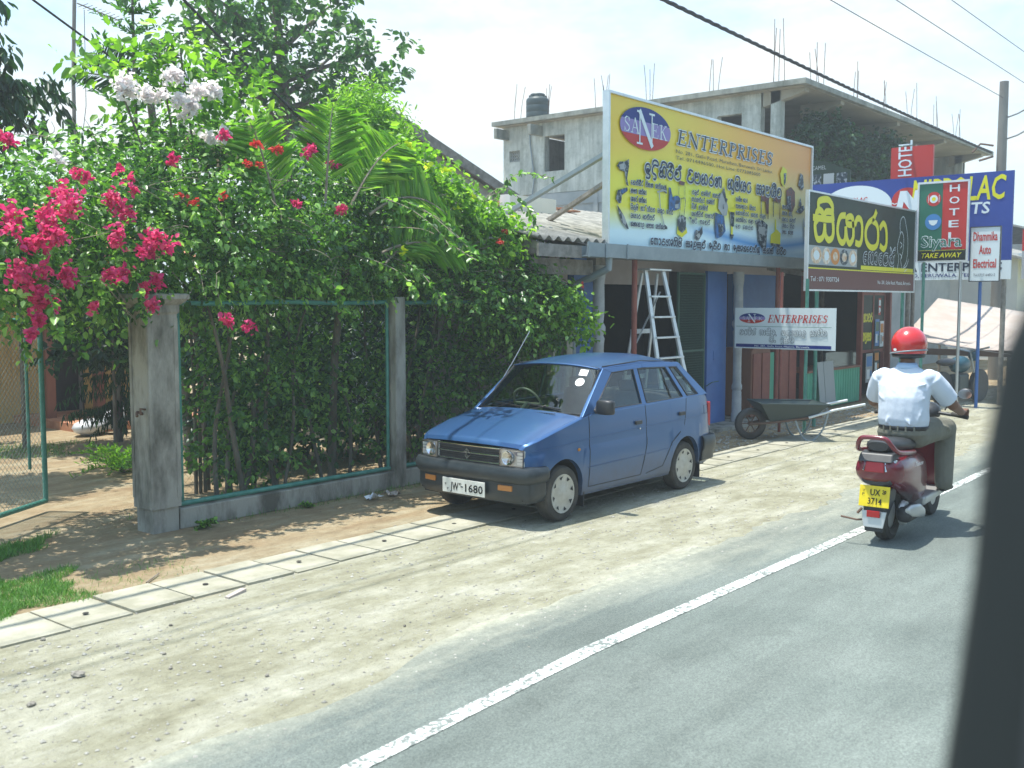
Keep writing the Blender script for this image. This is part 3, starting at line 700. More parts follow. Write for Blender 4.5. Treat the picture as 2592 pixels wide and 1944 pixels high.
# ------------------------------------------------------------------ gabled white house behind the hedge
Hh = thing('gabled_house', (13, 13, 0), 'white gabled house with dark roof edge half hidden behind the hedge', 'house')
g = MB(); g.prism([(10.4,0),(17.2,0),(17.2,3.3),(11.8,5.12),(10.4,4.63)], lambda u, v, d: (u, d, v), 13.0, 13.2)
g.box(17.0, 17.2, 13.2, 19, 0, 3.3)
g.build('wall', 'white_wall', Hh)
g = MB()
for (a, za), (b_, zb) in (((11.8, 5.2), (17.9, 3.12)), ((11.8, 5.2), (10.1, 4.62))):
    g.hexa([(a,12.8,za),(b_,12.8,zb),(b_,19,zb),(a,19,za)], [(a,12.8,za+.09),(b_,12.8,zb+.09),(b_,19,zb+.09),(a,19,za+.09)])
g.build('roof', 'asbestos', Hh)
g = MB(); g.hexa([(11.8,12.72,5.06),(17.9,12.72,2.98),(17.9,12.78,2.98),(11.8,12.78,5.06)], [(11.8,12.72,5.24),(17.9,12.72,3.16),(17.9,12.78,3.16),(11.8,12.78,5.24)])
g.build('barge_board', 'timber', Hh)

# ------------------------------------------------------------------ single-storey shop
SH = thing('hardware_shop', (13, 8, 0), 'low grey shop with corrugated roof, blue doors and turned columns behind the blue car', 'shop')
for q_ in ((10.45, 10.83, 8.0, 8.2, 0, 2.5), (8.9, 10.44, 8.35, 8.55, 0, 2.5), (11.55, 13.35, 8.0, 8.15, 2.12, 2.5), (13.352, 17.3, 8.0, 8.15, 2.33, 2.5)):
    g = MB(); g.box(*q_); g.build('wall', 'pink_plaster', SH)
for q_ in ((11.0, 11.549, 8.02, 8.14, 0, 2.5), (15.45, 17.2, 8.02, 8.14, 0, 2.329)):
    g = MB(); g.box(*q_); g.build('blue_wall', 'blue_paint', SH)
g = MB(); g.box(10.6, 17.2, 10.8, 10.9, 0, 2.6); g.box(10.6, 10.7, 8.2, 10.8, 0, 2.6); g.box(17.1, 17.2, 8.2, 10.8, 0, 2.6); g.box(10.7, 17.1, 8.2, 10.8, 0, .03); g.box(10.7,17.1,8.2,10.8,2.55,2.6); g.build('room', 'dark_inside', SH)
for x in (10.70, 14.42):
    g = MB(); pr = [(.085,0),(.085,.16),(.075,.18),(.072,.5),(.066,.52),(.08,.55),(.08,.60),(.066,.63),(.064,1.0),(.07,1.35),(.078,1.42),(.06,1.46),(.088,1.52),(.088,1.57),(.06,1.62),(.07,1.7),(.075,1.78),(.07,2.1),(.085,2.2),(.085,2.33)]
    g.lathe(pr, (x, 7.42, 0), (0,0,1), 20); g.build('column', 'grey_column', SH, smooth=40)
g = MB(); g.box(10.0, 10.16, 7.6, 7.75, 0, 2.3); g.build('pilaster', 'concrete', SH)
g = MB(); g.box(10.55, 10.9, 7.36, 7.5, 2.33, 2.42); g.box(9.0, 17.3, 7.36, 7.5, 2.42, 2.55); g.box(9.0, 17.3, 8.9, 9.0, 2.75, 2.9)
for x in (9.1, 10.0, 11.0, 12.0, 13.0, 14.0, 15.0, 16.0, 17.0): g.beam((x, 7.1, 2.50), (x, 10.5, 3.28), .06, .08)
g.build('roof_beam', 'timber', SH)
g = MB(); rows = []
nx = 300
for y, z in ((7.02, 2.585), (8.8, 2.99), (10.9, 3.47)):
    rows.append([(8.95 + 8.45*i/nx, y + (.012*math.sin(i*.13) if y < 7.1 else 0), z + .028*math.sin(2*PI*(8.45*i/nx)/.176)) for i in range(nx+1)])
g.grid(rows); g.build('corrugated_roof', 'asbestos', SH, smooth=50, solid=.008)
g = MB(); g.prism([(6.92,2.40),(7.10,2.40),(7.11,2.53),(7.095,2.53),(7.085,2.415),(6.935,2.415),(6.925,2.56),(6.91,2.56)], lambda u, v, d: (d, u, v), 9.75, 17.4)
for x in (9.75, 10.1, 10.55): g.box(x, x+.02, 6.90, 6.91, 2.39, 2.57)
g.tube([(10.30,7.0,2.4),(10.30,7.0,2.28),(10.33,7.3,2.16),(10.33,7.55,2.1),(10.33,7.55,0.1)], .045, 10)
g.build('gutter', 'gutter_grey', SH, smooth=40)
g = MB(); g.box(8.95, 9.75, 7.0, 7.03, 2.38, 2.52); g.box(9.2, 10.4, 7.3, 7.34, 2.2, 2.38); g.build('fascia_board', 'timber', SH)
# steel mesh shutter door
g = MB()
for x in (12.95, 13.70): g.box(x, x+.03, 7.60, 7.63, .05, 2.3)
for z in (.05, 2.27, 1.15): g.box(12.98, 13.7, 7.60, 7.63, z, z+.03)
for k in range(30):
    a = 12.98 + .72*k/30; g.box(a, a+.004, 7.61, 7.614, .08, 2.27)
for k in range(60):
    z = .08 + 2.19*k/60; g.box(12.98, 13.7, 7.614, 7.617, z, z+.004)
g.tube([(13.74,7.58,.62),(13.78,7.50,.68),(13.95,7.48,.69)], .008, 6); g.build('mesh_door', 'mesh_green', SH)
g = MB(); g.box(13.76, 14.36, 7.58, 7.63, .04, 2.33); g.box(13.95,14.0,7.57,7.58,1.0,1.14); g.build('door', 'blue_paint', SH, bevel=.004)
g = MB(); g.box(9.2, 17.3, 7.15, 8.2, 0, .045); g.build('floor_step', 'old_concrete', SH)
g = MB()  # clutter inside: shelves and a counter seen dimly
for z in (.9, 1.4, 1.9): g.box(11.2, 13.2, 10.4, 10.75, z, z+.04)
g.build('shelf', 'brown_wood', SH)
# white ridge wall and broken tiles lying on the roof
g = MB(); g.box(11.6, 12.7, 9.6, 9.8, 2.9, 3.42); g.build('parapet', 'white_wall', SH)
tt = 0
for i in range(26):
    x = 9.6 + 4.6*rr.random(); y = 9.85 + .8*rr.random(); z = 3.22 + (y-9.85)*.23 + .04; a = rr.random()*3
    g = MB(); l, w = .17, .11; ca, sa = math.cos(a), math.sin(a)
    q = [(x + ca*p*l - sa*s*w, y + sa*p*l + ca*s*w) for p, s in ((-1,-1),(1,-1),(1,1),(-1,1))]; tl = rr.uniform(-.02, .05)
    g.hexa([(a_, b_, z + (tl if k > 1 else 0)) for k, (a_, b_) in enumerate(q)], [(a_, b_, z + .02 + (tl if k > 1 else 0)) for k, (a_, b_) in enumerate(q)])
    ob = g.build('broken_tile', 'terracotta'); tag(ob, 'loose terracotta tile lying among others on the corrugated shop roof', 'roof tile', 'broken tiles on the shop roof')

# ------------------------------------------------------------------ stepladder
LD = thing('stepladder', (11.75, 7.2, 0), 'tall silver aluminium stepladder standing open behind the car', 'ladder')
tl_, tr_ = Vector((11.43,7.2,2.28)), Vector((11.86,7.2,2.28)); fl, fr_ = Vector((11.50,6.86,.03)), Vector((12.28,6.86,.03)); rl, r2 = Vector((11.36,7.62,.03)), Vector((12.0,7.62,.03))
for a, b_ in ((tl_, fl), (tr_, fr_)):
    g = MB(); g.beam(b_, a, .07, .028, up=(0,1,0)); g.build('front_rail', 'alu', LD, bevel=.003)
for a, b_ in ((tl_ + Vector((.02,.06,-.03)), rl), (tr_ + Vector((-.04,.06,-.03)), r2)):
    g = MB(); g.beam(b_, a, .045, .022, up=(0,1,0)); g.build('rear_leg', 'alu', LD, bevel=.003)
for k in range(1, 8):
    f = k*.118 + .03; p = tl_.lerp(fl, f); q = tr_.lerp(fr_, f); g = MB(); g.box(p.x, q.x, p.y-.045, p.y+.035, p.z-.012, p.z+.012); g.build('step', 'alu', LD, bevel=.003)
g = MB(); g.box(11.38, 11.91, 7.10, 7.30, 2.28, 2.305); g.build('top_cap', 'alu', LD, bevel=.004)
for f in (.35, .62):
    p = tl_.lerp(rl, f); q = tr_.lerp(r2, f); g = MB(); g.box(p.x, q.x, p.y+.04, p.y+.055, p.z-.03, p.z+.03); g.build('rear_brace', 'alu', LD)
g = MB(); p = tl_.lerp(rl, .5); q = tr_.lerp(r2, .12); g.beam(p, q, .03, .006); g.build('diagonal_brace', 'alu', LD)

# ------------------------------------------------------------------ big yellow board
BB = thing('billboard', (10.27, 7.0, 2.49), 'large yellow and blue printed board for building tools with a round blue and red logo', 'billboard')
BF = Frame((10.27, 6.985, 2.49), (1,0,0), (0,-1,0))
g = MB(); g.box(0, 5.72, 0, .03, 0, 1.83); g.build('panel', 'board_print', BB, local=True)
g = MB()
for a in ((-.03, 5.75, -.03, .0), (-.03, 5.75, 1.83, 1.86)): g.box(10.27+a[0], 10.27+a[1], 6.97, 7.06, 2.49+a[2], 2.49+a[3])
for a in ((-.03, .0), (5.72, 5.75)): g.box(10.27+a[0], 10.27+a[1], 6.97, 7.06, 2.49, 4.32)
g.build('frame', 'alu', BB)
for x in (11.02, 15.1):
    g = MB(); g.tube([(x, 7.10, 0), (x, 7.10, 4.2)], .035, 10); g.build('post', 'red_brown', BB, smooth=50)
g = MB(); g.beam((10.36,7.08,3.64), (10.75,9.2,2.95), .07, .05); g.build('brace', 'gutter_grey', BB)
g = MB(); g.beam((10.36,7.08,3.30), (11.50,9.0,2.92), .06, .05); g.build('brace', 'timber', BB)
def rel(x, z): return x - 10.27, z - 2.49
# oval logo: blue cap, lilac band, red foot
def oval(g, fr, cx, cz, rx, rz_, d, b1, b2, mis):
    n = 48; pts = [(cx + rx*math.cos(2*PI*i/n), cz + rz_*math.sin(2*PI*i/n)) for i in range(n)]
    def clip(lo, hi):
        out = []
        for i in range(n):
            (x0, z0), (x1, z1) = pts[i], pts[(i+1) % n]
            for zz in (lo, hi):
                if (z0-zz)*(z1-zz) < 0: pass
            out.append((x0, min(max(z0, lo), hi)))
        return out
    fpoly(g, fr, clip(b2, 99), d, mis[0]); fpoly(g, fr, clip(b1, b2), d, mis[1]); fpoly(g, fr, clip(-99, b1), d, mis[2])
g = MB(); cx, cz = rel(11.07, 4.0); oval(g, BF, cx, cz, .58, .255, .003, cz-.09, cz+.08, (0, 1, 2))
serif(g, BF, 'SA', cx-.50, cz-.075, .17, .33, .13, .006, 3); serif(g, BF, 'EK', cx+.12, cz-.085, .17, .36, .13, .006, 3); serif(g, BF, 'N', cx-.22, cz-.19, .38, .40, .15, .007, 3)
g.build('logo', ['print_blue', 'print_lilac', 'print_red', 'print_white'], BB)
g = MB()
s0, t0 = rel(11.80, 3.905); serif(g, BF, 'ENTERPRISES', s0, t0, .175, 2.76, .20, .004, 1, .25, .022); serif(g, BF, 'ENTERPRISES', s0, t0, .175, 2.76, .17, .0085, 0, .25)
for (x, z, w, tx, h) in ((11.79, 3.79, 2.8, 'No. 281, Galle Road, Maradana, Beruwala, Sri Lanka.', .045), (11.79, 3.71, 2.4, 'Tel. 0714496500, Hot Line: 0772085000', .045)):
    s0, t0 = rel(x, z); text(g, BF, tx, s0, t0, h, w, .004, 0)
s0, t0 = rel(11.04, 3.45); sinhala(g, BF, 'EDikirImh UpkrN kuliyt swpyIm', s0, t0, .13, 3.88, .046, .004, 1); sinhala(g, BF, 'EDikirImh UpkrN kuliyt swpyIm', s0, t0, .13, 3.88, .026, .0085, 0)
s0, t0 = rel(11.19, 2.60); sinhala(g, BF, 'egAdnwgili swLsumh adIm HA aswTemnhTu sksh kirIm', s0, t0, .075, 3.92, .028, .004, 1); sinhala(g, BF, 'egAdnwgili swLsumh adIm HA aswTemnhTu sksh kirIm', s0, t0, .075, 3.92, .016, .0085, 0)
lists = [(10.73, 3.30, .79, ['eknhkiIth misN ynhTr', 'kln ynhTr', 'vwkrh ynhTr', 'viduli HA inhdn vTur emrh', 'vyAr kmhprh', 'TNekAL kpn ynhTr'], .10, (.79,.36,.36,1.0,.55,.8)),
         (12.20, 3.30, .78, ['rvumh mwsinh kpnh', 'grynhdrh mwsinh', 'dilh mwsinh', 'velhdinh plAnh', 'hilti Hwmrh'], .095, (.78,.62,.44,.62,.50)),
         (13.44, 3.30, .8, ['reyil ktr', 'plwstr yint', 'eknkirt kpn rvum', 'eknkirt rvum mwsin', 'en ekrn'], .095, (.36,.62,.95,.82,.55)),
         (14.94, 3.30, .5, ['ykd', 'yml ktu', 'ykr kpnh', 'ykr bim'.replace('b','g'), 'ylr kpn'], .095, (.22,.36,.48,.44,.4))]
for x, z, w, rows_, dz, ws in lists:
    for i, (tx, w_) in enumerate(zip(rows_, ws)):
        tx = ''.join(ch for ch in tx if ch in SIN); s0, t0 = rel(x, z - i*dz); sinhala(g, BF, tx, s0, t0, .048, w_, .017, .004, 1); sinhala(g, BF, tx, s0, t0, .048, w_, .0085, .008, 0)
g.build('lettering', ['print_navy', 'print_white'], BB)
# the printed pictures of tools
g = MB()
def P_(pts, x, z, k, mi, d=.004):
    s0, t0 = rel(x, z); fpoly(g, BF, [(s0 + a*k, t0 + b_*k) for a, b_ in pts], d, mi)
def R_(pts, x, z, k, w, mi, d=.0045):
    s0, t0 = rel(x, z); ribbon(g, BF, [(s0 + a*k, t0 + b_*k) for a, b_ in pts], w, d, mi)
P_([(-1,.1),(-.6,.5),(.3,.6),(1,.9),(1,.2),(.7,-.9),(.95,-1.6),(.6,-1.5),(.3,-.3),(-.4,-.3)], 10.56, 3.48, .13, 0); P_([(-.7,.2),(.2,.45),(.2,-.1),(-.4,-.2)], 10.56, 3.48, .13, 3, .006)
P_([(-1,-.6),(-.7,.2),(.9,.6),(1,.3),(0,-.2),(-.1,-.9),(-.5,-1)], 10.54, 3.18, .13, 0); P_([(-.2,.2),(.7,.5),(.7,.2),(0,-.05)], 10.54, 3.18, .13, 1, .006)
P_([(-.9,1),(-.5,.7),(.3,0),(1,-1),(.7,-1),(-.1,-.5),(-.5,.1)], 10.56, 2.90, .14, 0); P_([(-.2,.3),(.3,0),(.5,-.7),(0,-.5)], 10.56, 2.90, .14, 3, .006)
R_([(-1.3,.3),(0,.6),(.5,.5)], 11.50, 3.22, .12, .022, 3); P_([(-.3,.5),(.3,.9),(.5,-.1),(-.3,.1)], 11.52, 3.26, .12, 0); R_([(-.9,.2),(-.7,-1.2),(.2,-3.2)], 11.50, 3.22, .12, .02, 3); P_([(-.3,.2),(.3,0),(.4,-.3),(-.2,-.3)], 11.55, 2.84, .12, 0)
P_([(-.9,1),(-.6,.95),(-.3,.2),(.5,.4),(1,.2),(.9,-.7),(.2,-.9),(-.9,-1)], 11.76, 3.19, .15, 1); P_([(.1,-.4),(.7,-.3),(.7,-.7),(.1,-.7)], 11.76, 3.19, .15, 3, .006)
R_([(-.7,-1.4),(-.7,.9),(.8,.8),(.9,-1.2)], 11.94, 3.32, .10, .010, 0); P_([(-.8,1.1),(.9,.95),(.5,.5),(-.4,.5)], 11.94, 3.34, .10, 2)
P_([(-.9,-1.3),(-.8,-.6),(.8,-.6),(1,-1.1),(0,-1.6)], 11.96, 2.94, .14, 4); P_([(-.7,-.9),(-.8,.1),(-.1,.5),(.7,.3),(.7,-.8),(0,-1.2)], 11.96, 2.94, .14, 0, .006); R_([(-.5,.3),(-.2,2.0),(.5,2.1),(.6,1.8),(.3,.3)], 11.96, 2.94, .14, .012, 0)
P_([(-1,-.7),(-.6,.3),(.2,.2),(.8,.8),(.9,0),(0,-.9)], 12.40, 2.80, .12, 0); P_([(-.6,-.3),(.1,0),(.4,-.3),(-.1,-.6)], 12.40, 2.80, .12, 3, .006)
P_([(-.9,-.5),(-.8,.4),(0,1.2),(.4,.5),(.9,-.2),(.7,-1),(0,-1.1)], 13.07, 3.24, .16, 3); P_([(-.2,.9),(.1,1.5),(.5,.5),(.8,.4),(.5,-.1)], 13.07, 3.24, .16, 0, .006); P_([(-.1,-.1),(.15,-.1),(.15,-.5),(-.1,-.5)], 13.07, 3.24, .16, 0, .006)
P_([(-.9,1),(.6,.8),(.9,-.4),(.2,-.9),(-.6,-1.1),(-.9,-.2)], 13.00, 2.93, .17, 1); P_([(-.4,.1),(.5,.1),(.5,-.5),(-.3,-.6)], 13.00, 2.93, .17, 0, .006)
P_([(-1,1.5),(1,1.6),(.6,1.1),(-.2,1.1)], 13.32, 2.98, .13, 4); P_([(-.5,1.2),(.5,1.2),(.4,-.3),(0,-.4),(-.3,-.2)], 13.34, 2.98, .13, 0, .005); P_([(-.2,-.3),(.2,-.3),(.2,-1.2),(-.2,-1.2)], 13.34, 2.98, .13, 4); P_([(-.5,-1.2),(.5,-1.2),(0,-1.8)], 13.34, 2.98, .13, 0)
for x, z in ((14.36, 3.31), (14.76, 3.33)):
    R_([(-.9,-1.3),(-.9,.7)], x, z, .13, .022, 0); R_([(.8,-1.5),(.8,.5)], x, z, .13, .022, 2); P_([(-1.1,1),(1.1,.9),(.9,.3),(-.9,.4)], x, z, .13, 2)
P_([(0,.6),(.8,.6),(.8,-1),(.2,-1)], 14.38, 3.31, .13, 2, .006)
P_([(-.9,.8),(0,1),(.9,.7),(.7,-1.1),(.2,-1.2),(-.6,-.6)], 14.28, 2.88, .20, 0); P_([(-.6,.5),(.5,.5),(.4,-.1),(-.5,0)], 14.28, 2.88, .20, 3, .006)
P_([(-1,-.9),(-.9,-.2),(-.2,.1),(-.2,1.1),(0,1.1),(.1,.3),(.9,0),(.9,-1.1)], 14.74, 2.92, .18, 4); P_([(-.9,-.9),(.9,-.95),(.8,-1.2),(-.8,-1.1)], 14.74, 2.92, .18, 0, .006)
P_([(-.8,.2),(-.2,1),(.7,.7),(.8,-.2),(.2,-1.1),(-.5,-.7)], 14.97, 3.78, .15, 4); P_([(0,.3),(.6,.4),(.5,-.6),(.1,-.9)], 14.97, 3.78, .15, 0, .006)
P_([(-.7,-.5),(-.2,.9),(.5,.7),(.8,-.6),(.3,-1)], 15.60, 3.76, .14, 0)
P_([(-1,.5),(0,.9),(.9,.5),(1,-.8),(.2,-1.7),(-.9,-1.0)], 15.24, 3.50, .16, 2); P_([(-.9,-.1),(0,.1),(.2,-1.6),(-.8,-1.0)], 15.24, 3.50, .16, 0, .006)
P_([(-1,-.7),(0,-.1),(.9,.1),(1.2,-.3),(.3,-.8)], 15.58, 3.38, .15, 0); P_([(-.3,.0),(0,.9),(.4,.2),(.3,-.3)], 15.58, 3.38, .15, 0, .006)
P_([(-.6,1.2),(0,.4),(.9,.9),(.6,-.8),(.2,-1.6),(-.3,-.6)], 15.80, 3.02, .16, 3); P_([(-.3,.2),(.3,.3),(.2,-1.0)], 15.80, 3.02, .16, 4, .006)
g.build('printed_pictures', ['print_tool', 'print_toolblue', 'print_toolred', 'print_grey', 'print_yellow'], BB)

# ------------------------------------------------------------------ restaurant board with tall yellow script
SY = thing('restaurant_board', (14.36, 6.3, 2.08), 'dark green shop board with tall yellow Sinhala lettering and food pictures', 'sign')
SF = Frame((14.3, 6.3, 0), (1,0,0), (0,-1,0))
g = MB(); g.box(14.36, 18.9, 6.3, 6.33, 2.38, 3.46); g.build('panel', 'print_dark', SY)
g = MB(); g.box(14.36, 18.9, 6.3, 6.33, 2.06, 2.362); g.build('lower_panel', 'print_maroon', SY)
g = MB(); g.box(14.36, 18.9, 6.295, 6.3, 2.362, 2.38); g.build('yellow_strip', 'print_yellow', SY)
g = MB()
for a in ((14.33, 18.93, 2.035, 2.06), (14.33, 18.93, 3.46, 3.485)): g.box(a[0], a[1], 6.285, 6.34, a[2], a[3])
for a in ((14.33, 14.36), (18.9, 18.93)): g.box(a[0], a[1], 6.285, 6.34, 2.06, 3.46)
g.build('frame', 'alu', SY)
g = MB()
SIY = [[(0.38, 3.27), (0.39, 3.34), (0.54, 3.38), (0.74, 3.39), (0.88, 3.32), (0.9, 3.25)], [(0.23, 3.1), (0.44, 3.1), (0.66, 3.1), (0.89, 3.11)], [(0.32, 3.11), (0.33, 3.18), (0.43, 3.22), (0.54, 3.19), (0.61, 3.12)], [(0.61, 3.12), (0.65, 3.2), (0.76, 3.22), (0.89, 3.21), (0.93, 3.12)], [(0.35, 3.07), (0.28, 3.01), (0.3, 2.89), (0.37, 2.8), (0.49, 2.8), (0.59, 2.86), (0.63, 3.0)], [(0.63, 3.0), (0.66, 2.87), (0.77, 2.8), (0.9, 2.83), (0.95, 2.92), (0.93, 3.06), (0.89, 3.11)], [(1.38, 3.2), (1.23, 3.18), (1.14, 3.09), (1.11, 2.95), (1.18, 2.83), (1.31, 2.78), (1.41, 2.84), (1.43, 3.0)], [(1.43, 3.0), (1.49, 2.85), (1.6, 2.78), (1.72, 2.86), (1.74, 2.98), (1.71, 3.15), (1.62, 3.2), (1.48, 3.17), (1.46, 3.1), (1.56, 3.07), (1.72, 3.08)], [(1.81, 3.1), (1.88, 3.18), (2.01, 3.18), (2.09, 3.09), (2.09, 2.89), (2.01, 2.79), (1.86, 2.8)], [(2.68, 3.33), (2.58, 3.23), (2.36, 3.14), (2.25, 3.01), (2.29, 2.85), (2.47, 2.76), (2.68, 2.77), (2.79, 2.86), (2.79, 3.04), (2.71, 3.14), (2.56, 3.18)], [(2.89, 3.1), (3.01, 3.17), (3.12, 3.13), (3.18, 3.01), (3.18, 2.83), (3.07, 2.75), (2.92, 2.79)]]
for st in SIY:
    ribbon(g, SF, catmull(st, 4), .10, .006, 0)
# outlined second word
s0 = 2.05
sinhala(g, SF, 'eHAetlh', 2.18, 2.50, .17, 1.45, .055, .005, 1); sinhala(g, SF, 'eHAetlh', 2.18, 2.50, .17, 1.45, .032, .0095, 2)
text(g, SF, 'Tel : 071 9307724', .17, 2.18, .07, 1.05, .004, 1); text(g, SF, 'No. 281, Galle Road, Massala, Beruwala.', 2.85, 2.17, .06, 1.6, .004, 1)
g.build('lettering', ['print_yellow', 'print_white', 'print_black'], SY)
g = MB(); frect(g, SF, .08, 1.92, 2.42, 2.70, .004, 0); n = 20
for cx, w_, mi in ((.35, .2, 1), (.72, .16, 1), (1.05, .17, 2), (1.40, .17, 3), (1.75, .17, 1)):
    fpoly(g, SF, [(cx + w_*math.cos(2*PI*i/n), 2.56 + .125*math.sin(2*PI*i/n)) for i in range(n)], .007, mi); fpoly(g, SF, [(cx + w_*.55*math.cos(2*PI*i/n), 2.56 + .07*math.sin(2*PI*i/n)) for i in range(n)], .009, 4 if mi == 1 else 1)
g.build('food_pictures', ['print_grey', 'print_food', 'print_orange', 'print_tool', 'print_white'], SY)
g = MB(); frect(g, SF, 2.10, 4.55, 2.39, 2.455, .003, 0); g.build('lime_band', 'print_yellow', SY)
g = MB(); rr = random.Random(9)   # line drawing of a standing figure with folded hands: loose white contour strokes
for pts in ([(3.75,2.45),(3.8,2.62),(3.72,2.78),(3.78,2.95),(3.9,3.08),(4.02,2.98),(4.0,2.75),(3.9,2.6),(3.98,2.45)], [(3.84,3.05),(3.82,3.22),(3.9,3.32),(4.02,3.33),(4.12,3.2),(4.2,3.05),(4.24,2.85),(4.2,2.6),(4.05,2.48)],
            [(3.55,2.42),(3.6,2.6),(3.52,2.72),(3.62,2.8),(3.6,2.6)], [(3.4,2.5),(3.44,2.66),(3.38,2.8),(3.48,2.72),(3.52,2.56)], [(3.86,2.9),(3.95,2.86),(3.88,2.8)], [(3.85,2.7),(3.95,2.66),(3.9,2.6)], [(4.05,2.46),(4.2,2.5),(4.3,2.62)], [(4.1,2.4),(4.22,2.44)]):
    ribbon(g, SF, catmull(pts, 4), .014, .005, 0)
g.build('line_drawing', 'print_white', SY)
for x in (14.9, 18.6):
    g = MB(); g.tube([(x, 6.38, 0), (x, 6.38, 3.4)], .03, 8); g.build('post', 'pipe_green', SY, smooth=50)

# ------------------------------------------------------------------ small board on a post
SM = thing('shop_board', (13.93, 6.4, 0), 'small white board with an oval logo and red lettering over the wheelbarrow', 'sign')
wS = 1.53
MF = Frame((13.9, 7.2, 1.20), (0,-1,0), (-1,0,0))
g = MB(); g.hexa([MF(0,0,-.02), MF(wS,0,-.02), MF(wS,0,0), MF(0,0,0)], [MF(0,.59,-.02), MF(wS,.59,-.02), MF(wS,.59,0), MF(0,.59,0)]); g.build('panel', 'print_white', SM)
g = MB(); k = wS/2.0
oval(g, MF, .36*k, .44, .27*k, .075, .003, .44-.02, .44+.02, (0, 1, 2)); serif(g, MF, 'SA', .36*k-.20*k, .415, .05, .14*k, .12, .006, 3); serif(g, MF, 'EK', .36*k+.05*k, .412, .05, .16*k, .12, .006, 3); serif(g, MF, 'N', .36*k-.09*k, .385, .11, .17*k, .14, .007, 3)
g.build('logo', ['print_blue', 'print_lilac', 'print_red', 'print_white'], SM)
g = MB(); serif(g, MF, 'ENTERPRISES', .68*k, .385, .10, 1.15*k, .19, .004, 0, .25)
frect(g, MF, .03*k, 1.93*k, .318, .324, .003, 1)
for tx, s_, t_, w_ in (('mtrinh gwsIm, TNekAL kwpIm', .10*k, .20, 1.75*k), ('liM EsIm', .72*k, .095, .50*k)):
    sinhala(g, MF, tx, s_, t_, .066, w_, .020, .004, 2); sinhala(g, MF, tx, s_, t_, .066, w_, .011, .0085, 3)
frect(g, MF, .03*k, 1.93*k, .018, .065, .003, 4); text(g, MF, 'No. 281, Galle Road, Massala, Beruwala.', .42*k, .028, .026, 1.1*k, .006, 3)
g.build('lettering', ['print_red', 'pipe_green', 'print_navy', 'print_white', 'print_blue'], SM)
g = MB(); q = MF(1.42*k, 0, -.05); g.tube([(q.x, q.y, 0), (q.x, q.y, 2.2)], .026, 8); g.build('post', 'pipe_green', SM, smooth=50)
g = MB(); q = MF(.92*k, 0, -.05); g.tube([(q.x, q.y, 0), (q.x, q.y, 2.3)], .022, 8); g.build('post', 'red_brown', SM, smooth=50)
# ------------------------------------------------------------------ big blue paint-shop hoarding across the verge
HB = thing('hoarding', (20, 6.9, 2.3), 'wide blue paint shop hoarding with a white N logo and yellow letters', 'hoarding')
HF = Frame((20, 8.76, 0), (0,-1,0), (-1,0,0))       # s runs from the left end, 3.79 long
g = MB(); g.box(20, 20.06, 4.97, 8.76, 2.62, 4.20); g.build('panel', 'hoard_blue', HB)
g = MB(); g.box(20, 20.05, 4.97, 8.76, 2.28, 2.617); g.build('white_band', 'print_white', HB)
g = MB(); n = 40
fpoly(g, HF, [(.95 + .70*math.cos(PI*i/n*2), 3.72 + .40*math.sin(2*PI*i/n)) for i in range(n)], .004, 0)
fpoly(g, HF, [(1.93 + .29*math.cos(2*PI*i/n), 3.76 + .26*math.sin(2*PI*i/n)) for i in range(n)], .004, 1)
fpoly(g, HF, [(1.72,3.58),(1.84,3.58),(1.87,3.76),(2.0,3.58),(2.12,3.58),(2.20,3.96),(2.08,3.96),(2.05,3.80),(1.93,3.96),(1.80,3.96)], .007, 0)
for j in range(3):
    for sx in (1.60, 2.16): ribbon(g, HF, catmull([(sx, 3.72-.06*j), (sx+.05, 3.745-.06*j), (sx+.10, 3.72-.06*j), (sx+.14, 3.735-.06*j)], 3), .018, .009, 0)
g.build('logo', ['print_white', 'print_red'], HB)
g = MB()
text(g, HF, 'NIPPOLAC', .62, 3.80, .09, .55, .008, 1, .1, .02); text(g, HF, 'paints', .72, 3.62, .10, .40, .008, 3, .2, .02)
text(g, HF, 'NIPPOLAC', 2.02, 3.72, .42, 1.62, .006, 2, .08, .02); text(g, HF, 'PAINTS', 2.40, 3.47, .20, 1.0, .006, 0, .1, .02)
text(g, HF, 'SIYARA ENTERPRISES', 1.35, 2.44, .15, 2.3, .004, 4, 0, .02); text(g, HF, 'No. 285, GALLE ROAD, BERUWALA. TEL 034 2276', 1.0, 2.33, .065, 2.6, .004, 3, 0, .01)
ribbon(g, HF, [(2.95, 3.2), (2.9, 2.85)], .05, .004, 5); ribbon(g, HF, [(2.78, 3.2), (3.05, 3.2)], .05, .005, 5)
text(g, HF, 'paints for every home', 1.0, 2.9, .12, 1.5, .004, 0)
g.build('lettering', ['print_white', 'print_red', 'print_yellow', 'print_blue', 'print_navy', 'print_orange'], HB)
for y in (8.5, 6.8, 5.1):
    g = MB(); g.tube([(20.12, y, 0), (20.12, y, 4.15)], .045, 8); g.build('post', 'timber', HB, smooth=50)

# red sign standing on end above the hoarding
RS = thing('red_shop_sign', (20.6, 7.6, 4.2), 'narrow red sign with white letters turned on end above the blue hoarding', 'sign')
RF = Frame((20.55, 7.35, 4.22), (0,-1,0), (-1,0,0))
g = MB(); g.box(20.55, 20.62, 6.55, 7.35, 4.21, 4.86); g.build('panel', 'print_red', RS)
g = MB(); RT = Frame((20.55, 7.05, 4.28), (0,0,1), (-1,0,0), (0,1,0)); text(g, RT, 'HOTEL', .02, -.1, .26, .68, .004, 0, 0, .01); g.build('lettering', 'print_white', RS)
g = MB(); g.tube([(20.7, 6.9, 0), (20.7, 6.9, 4.9)], .04, 8); g.build('post', 'timber', RS)

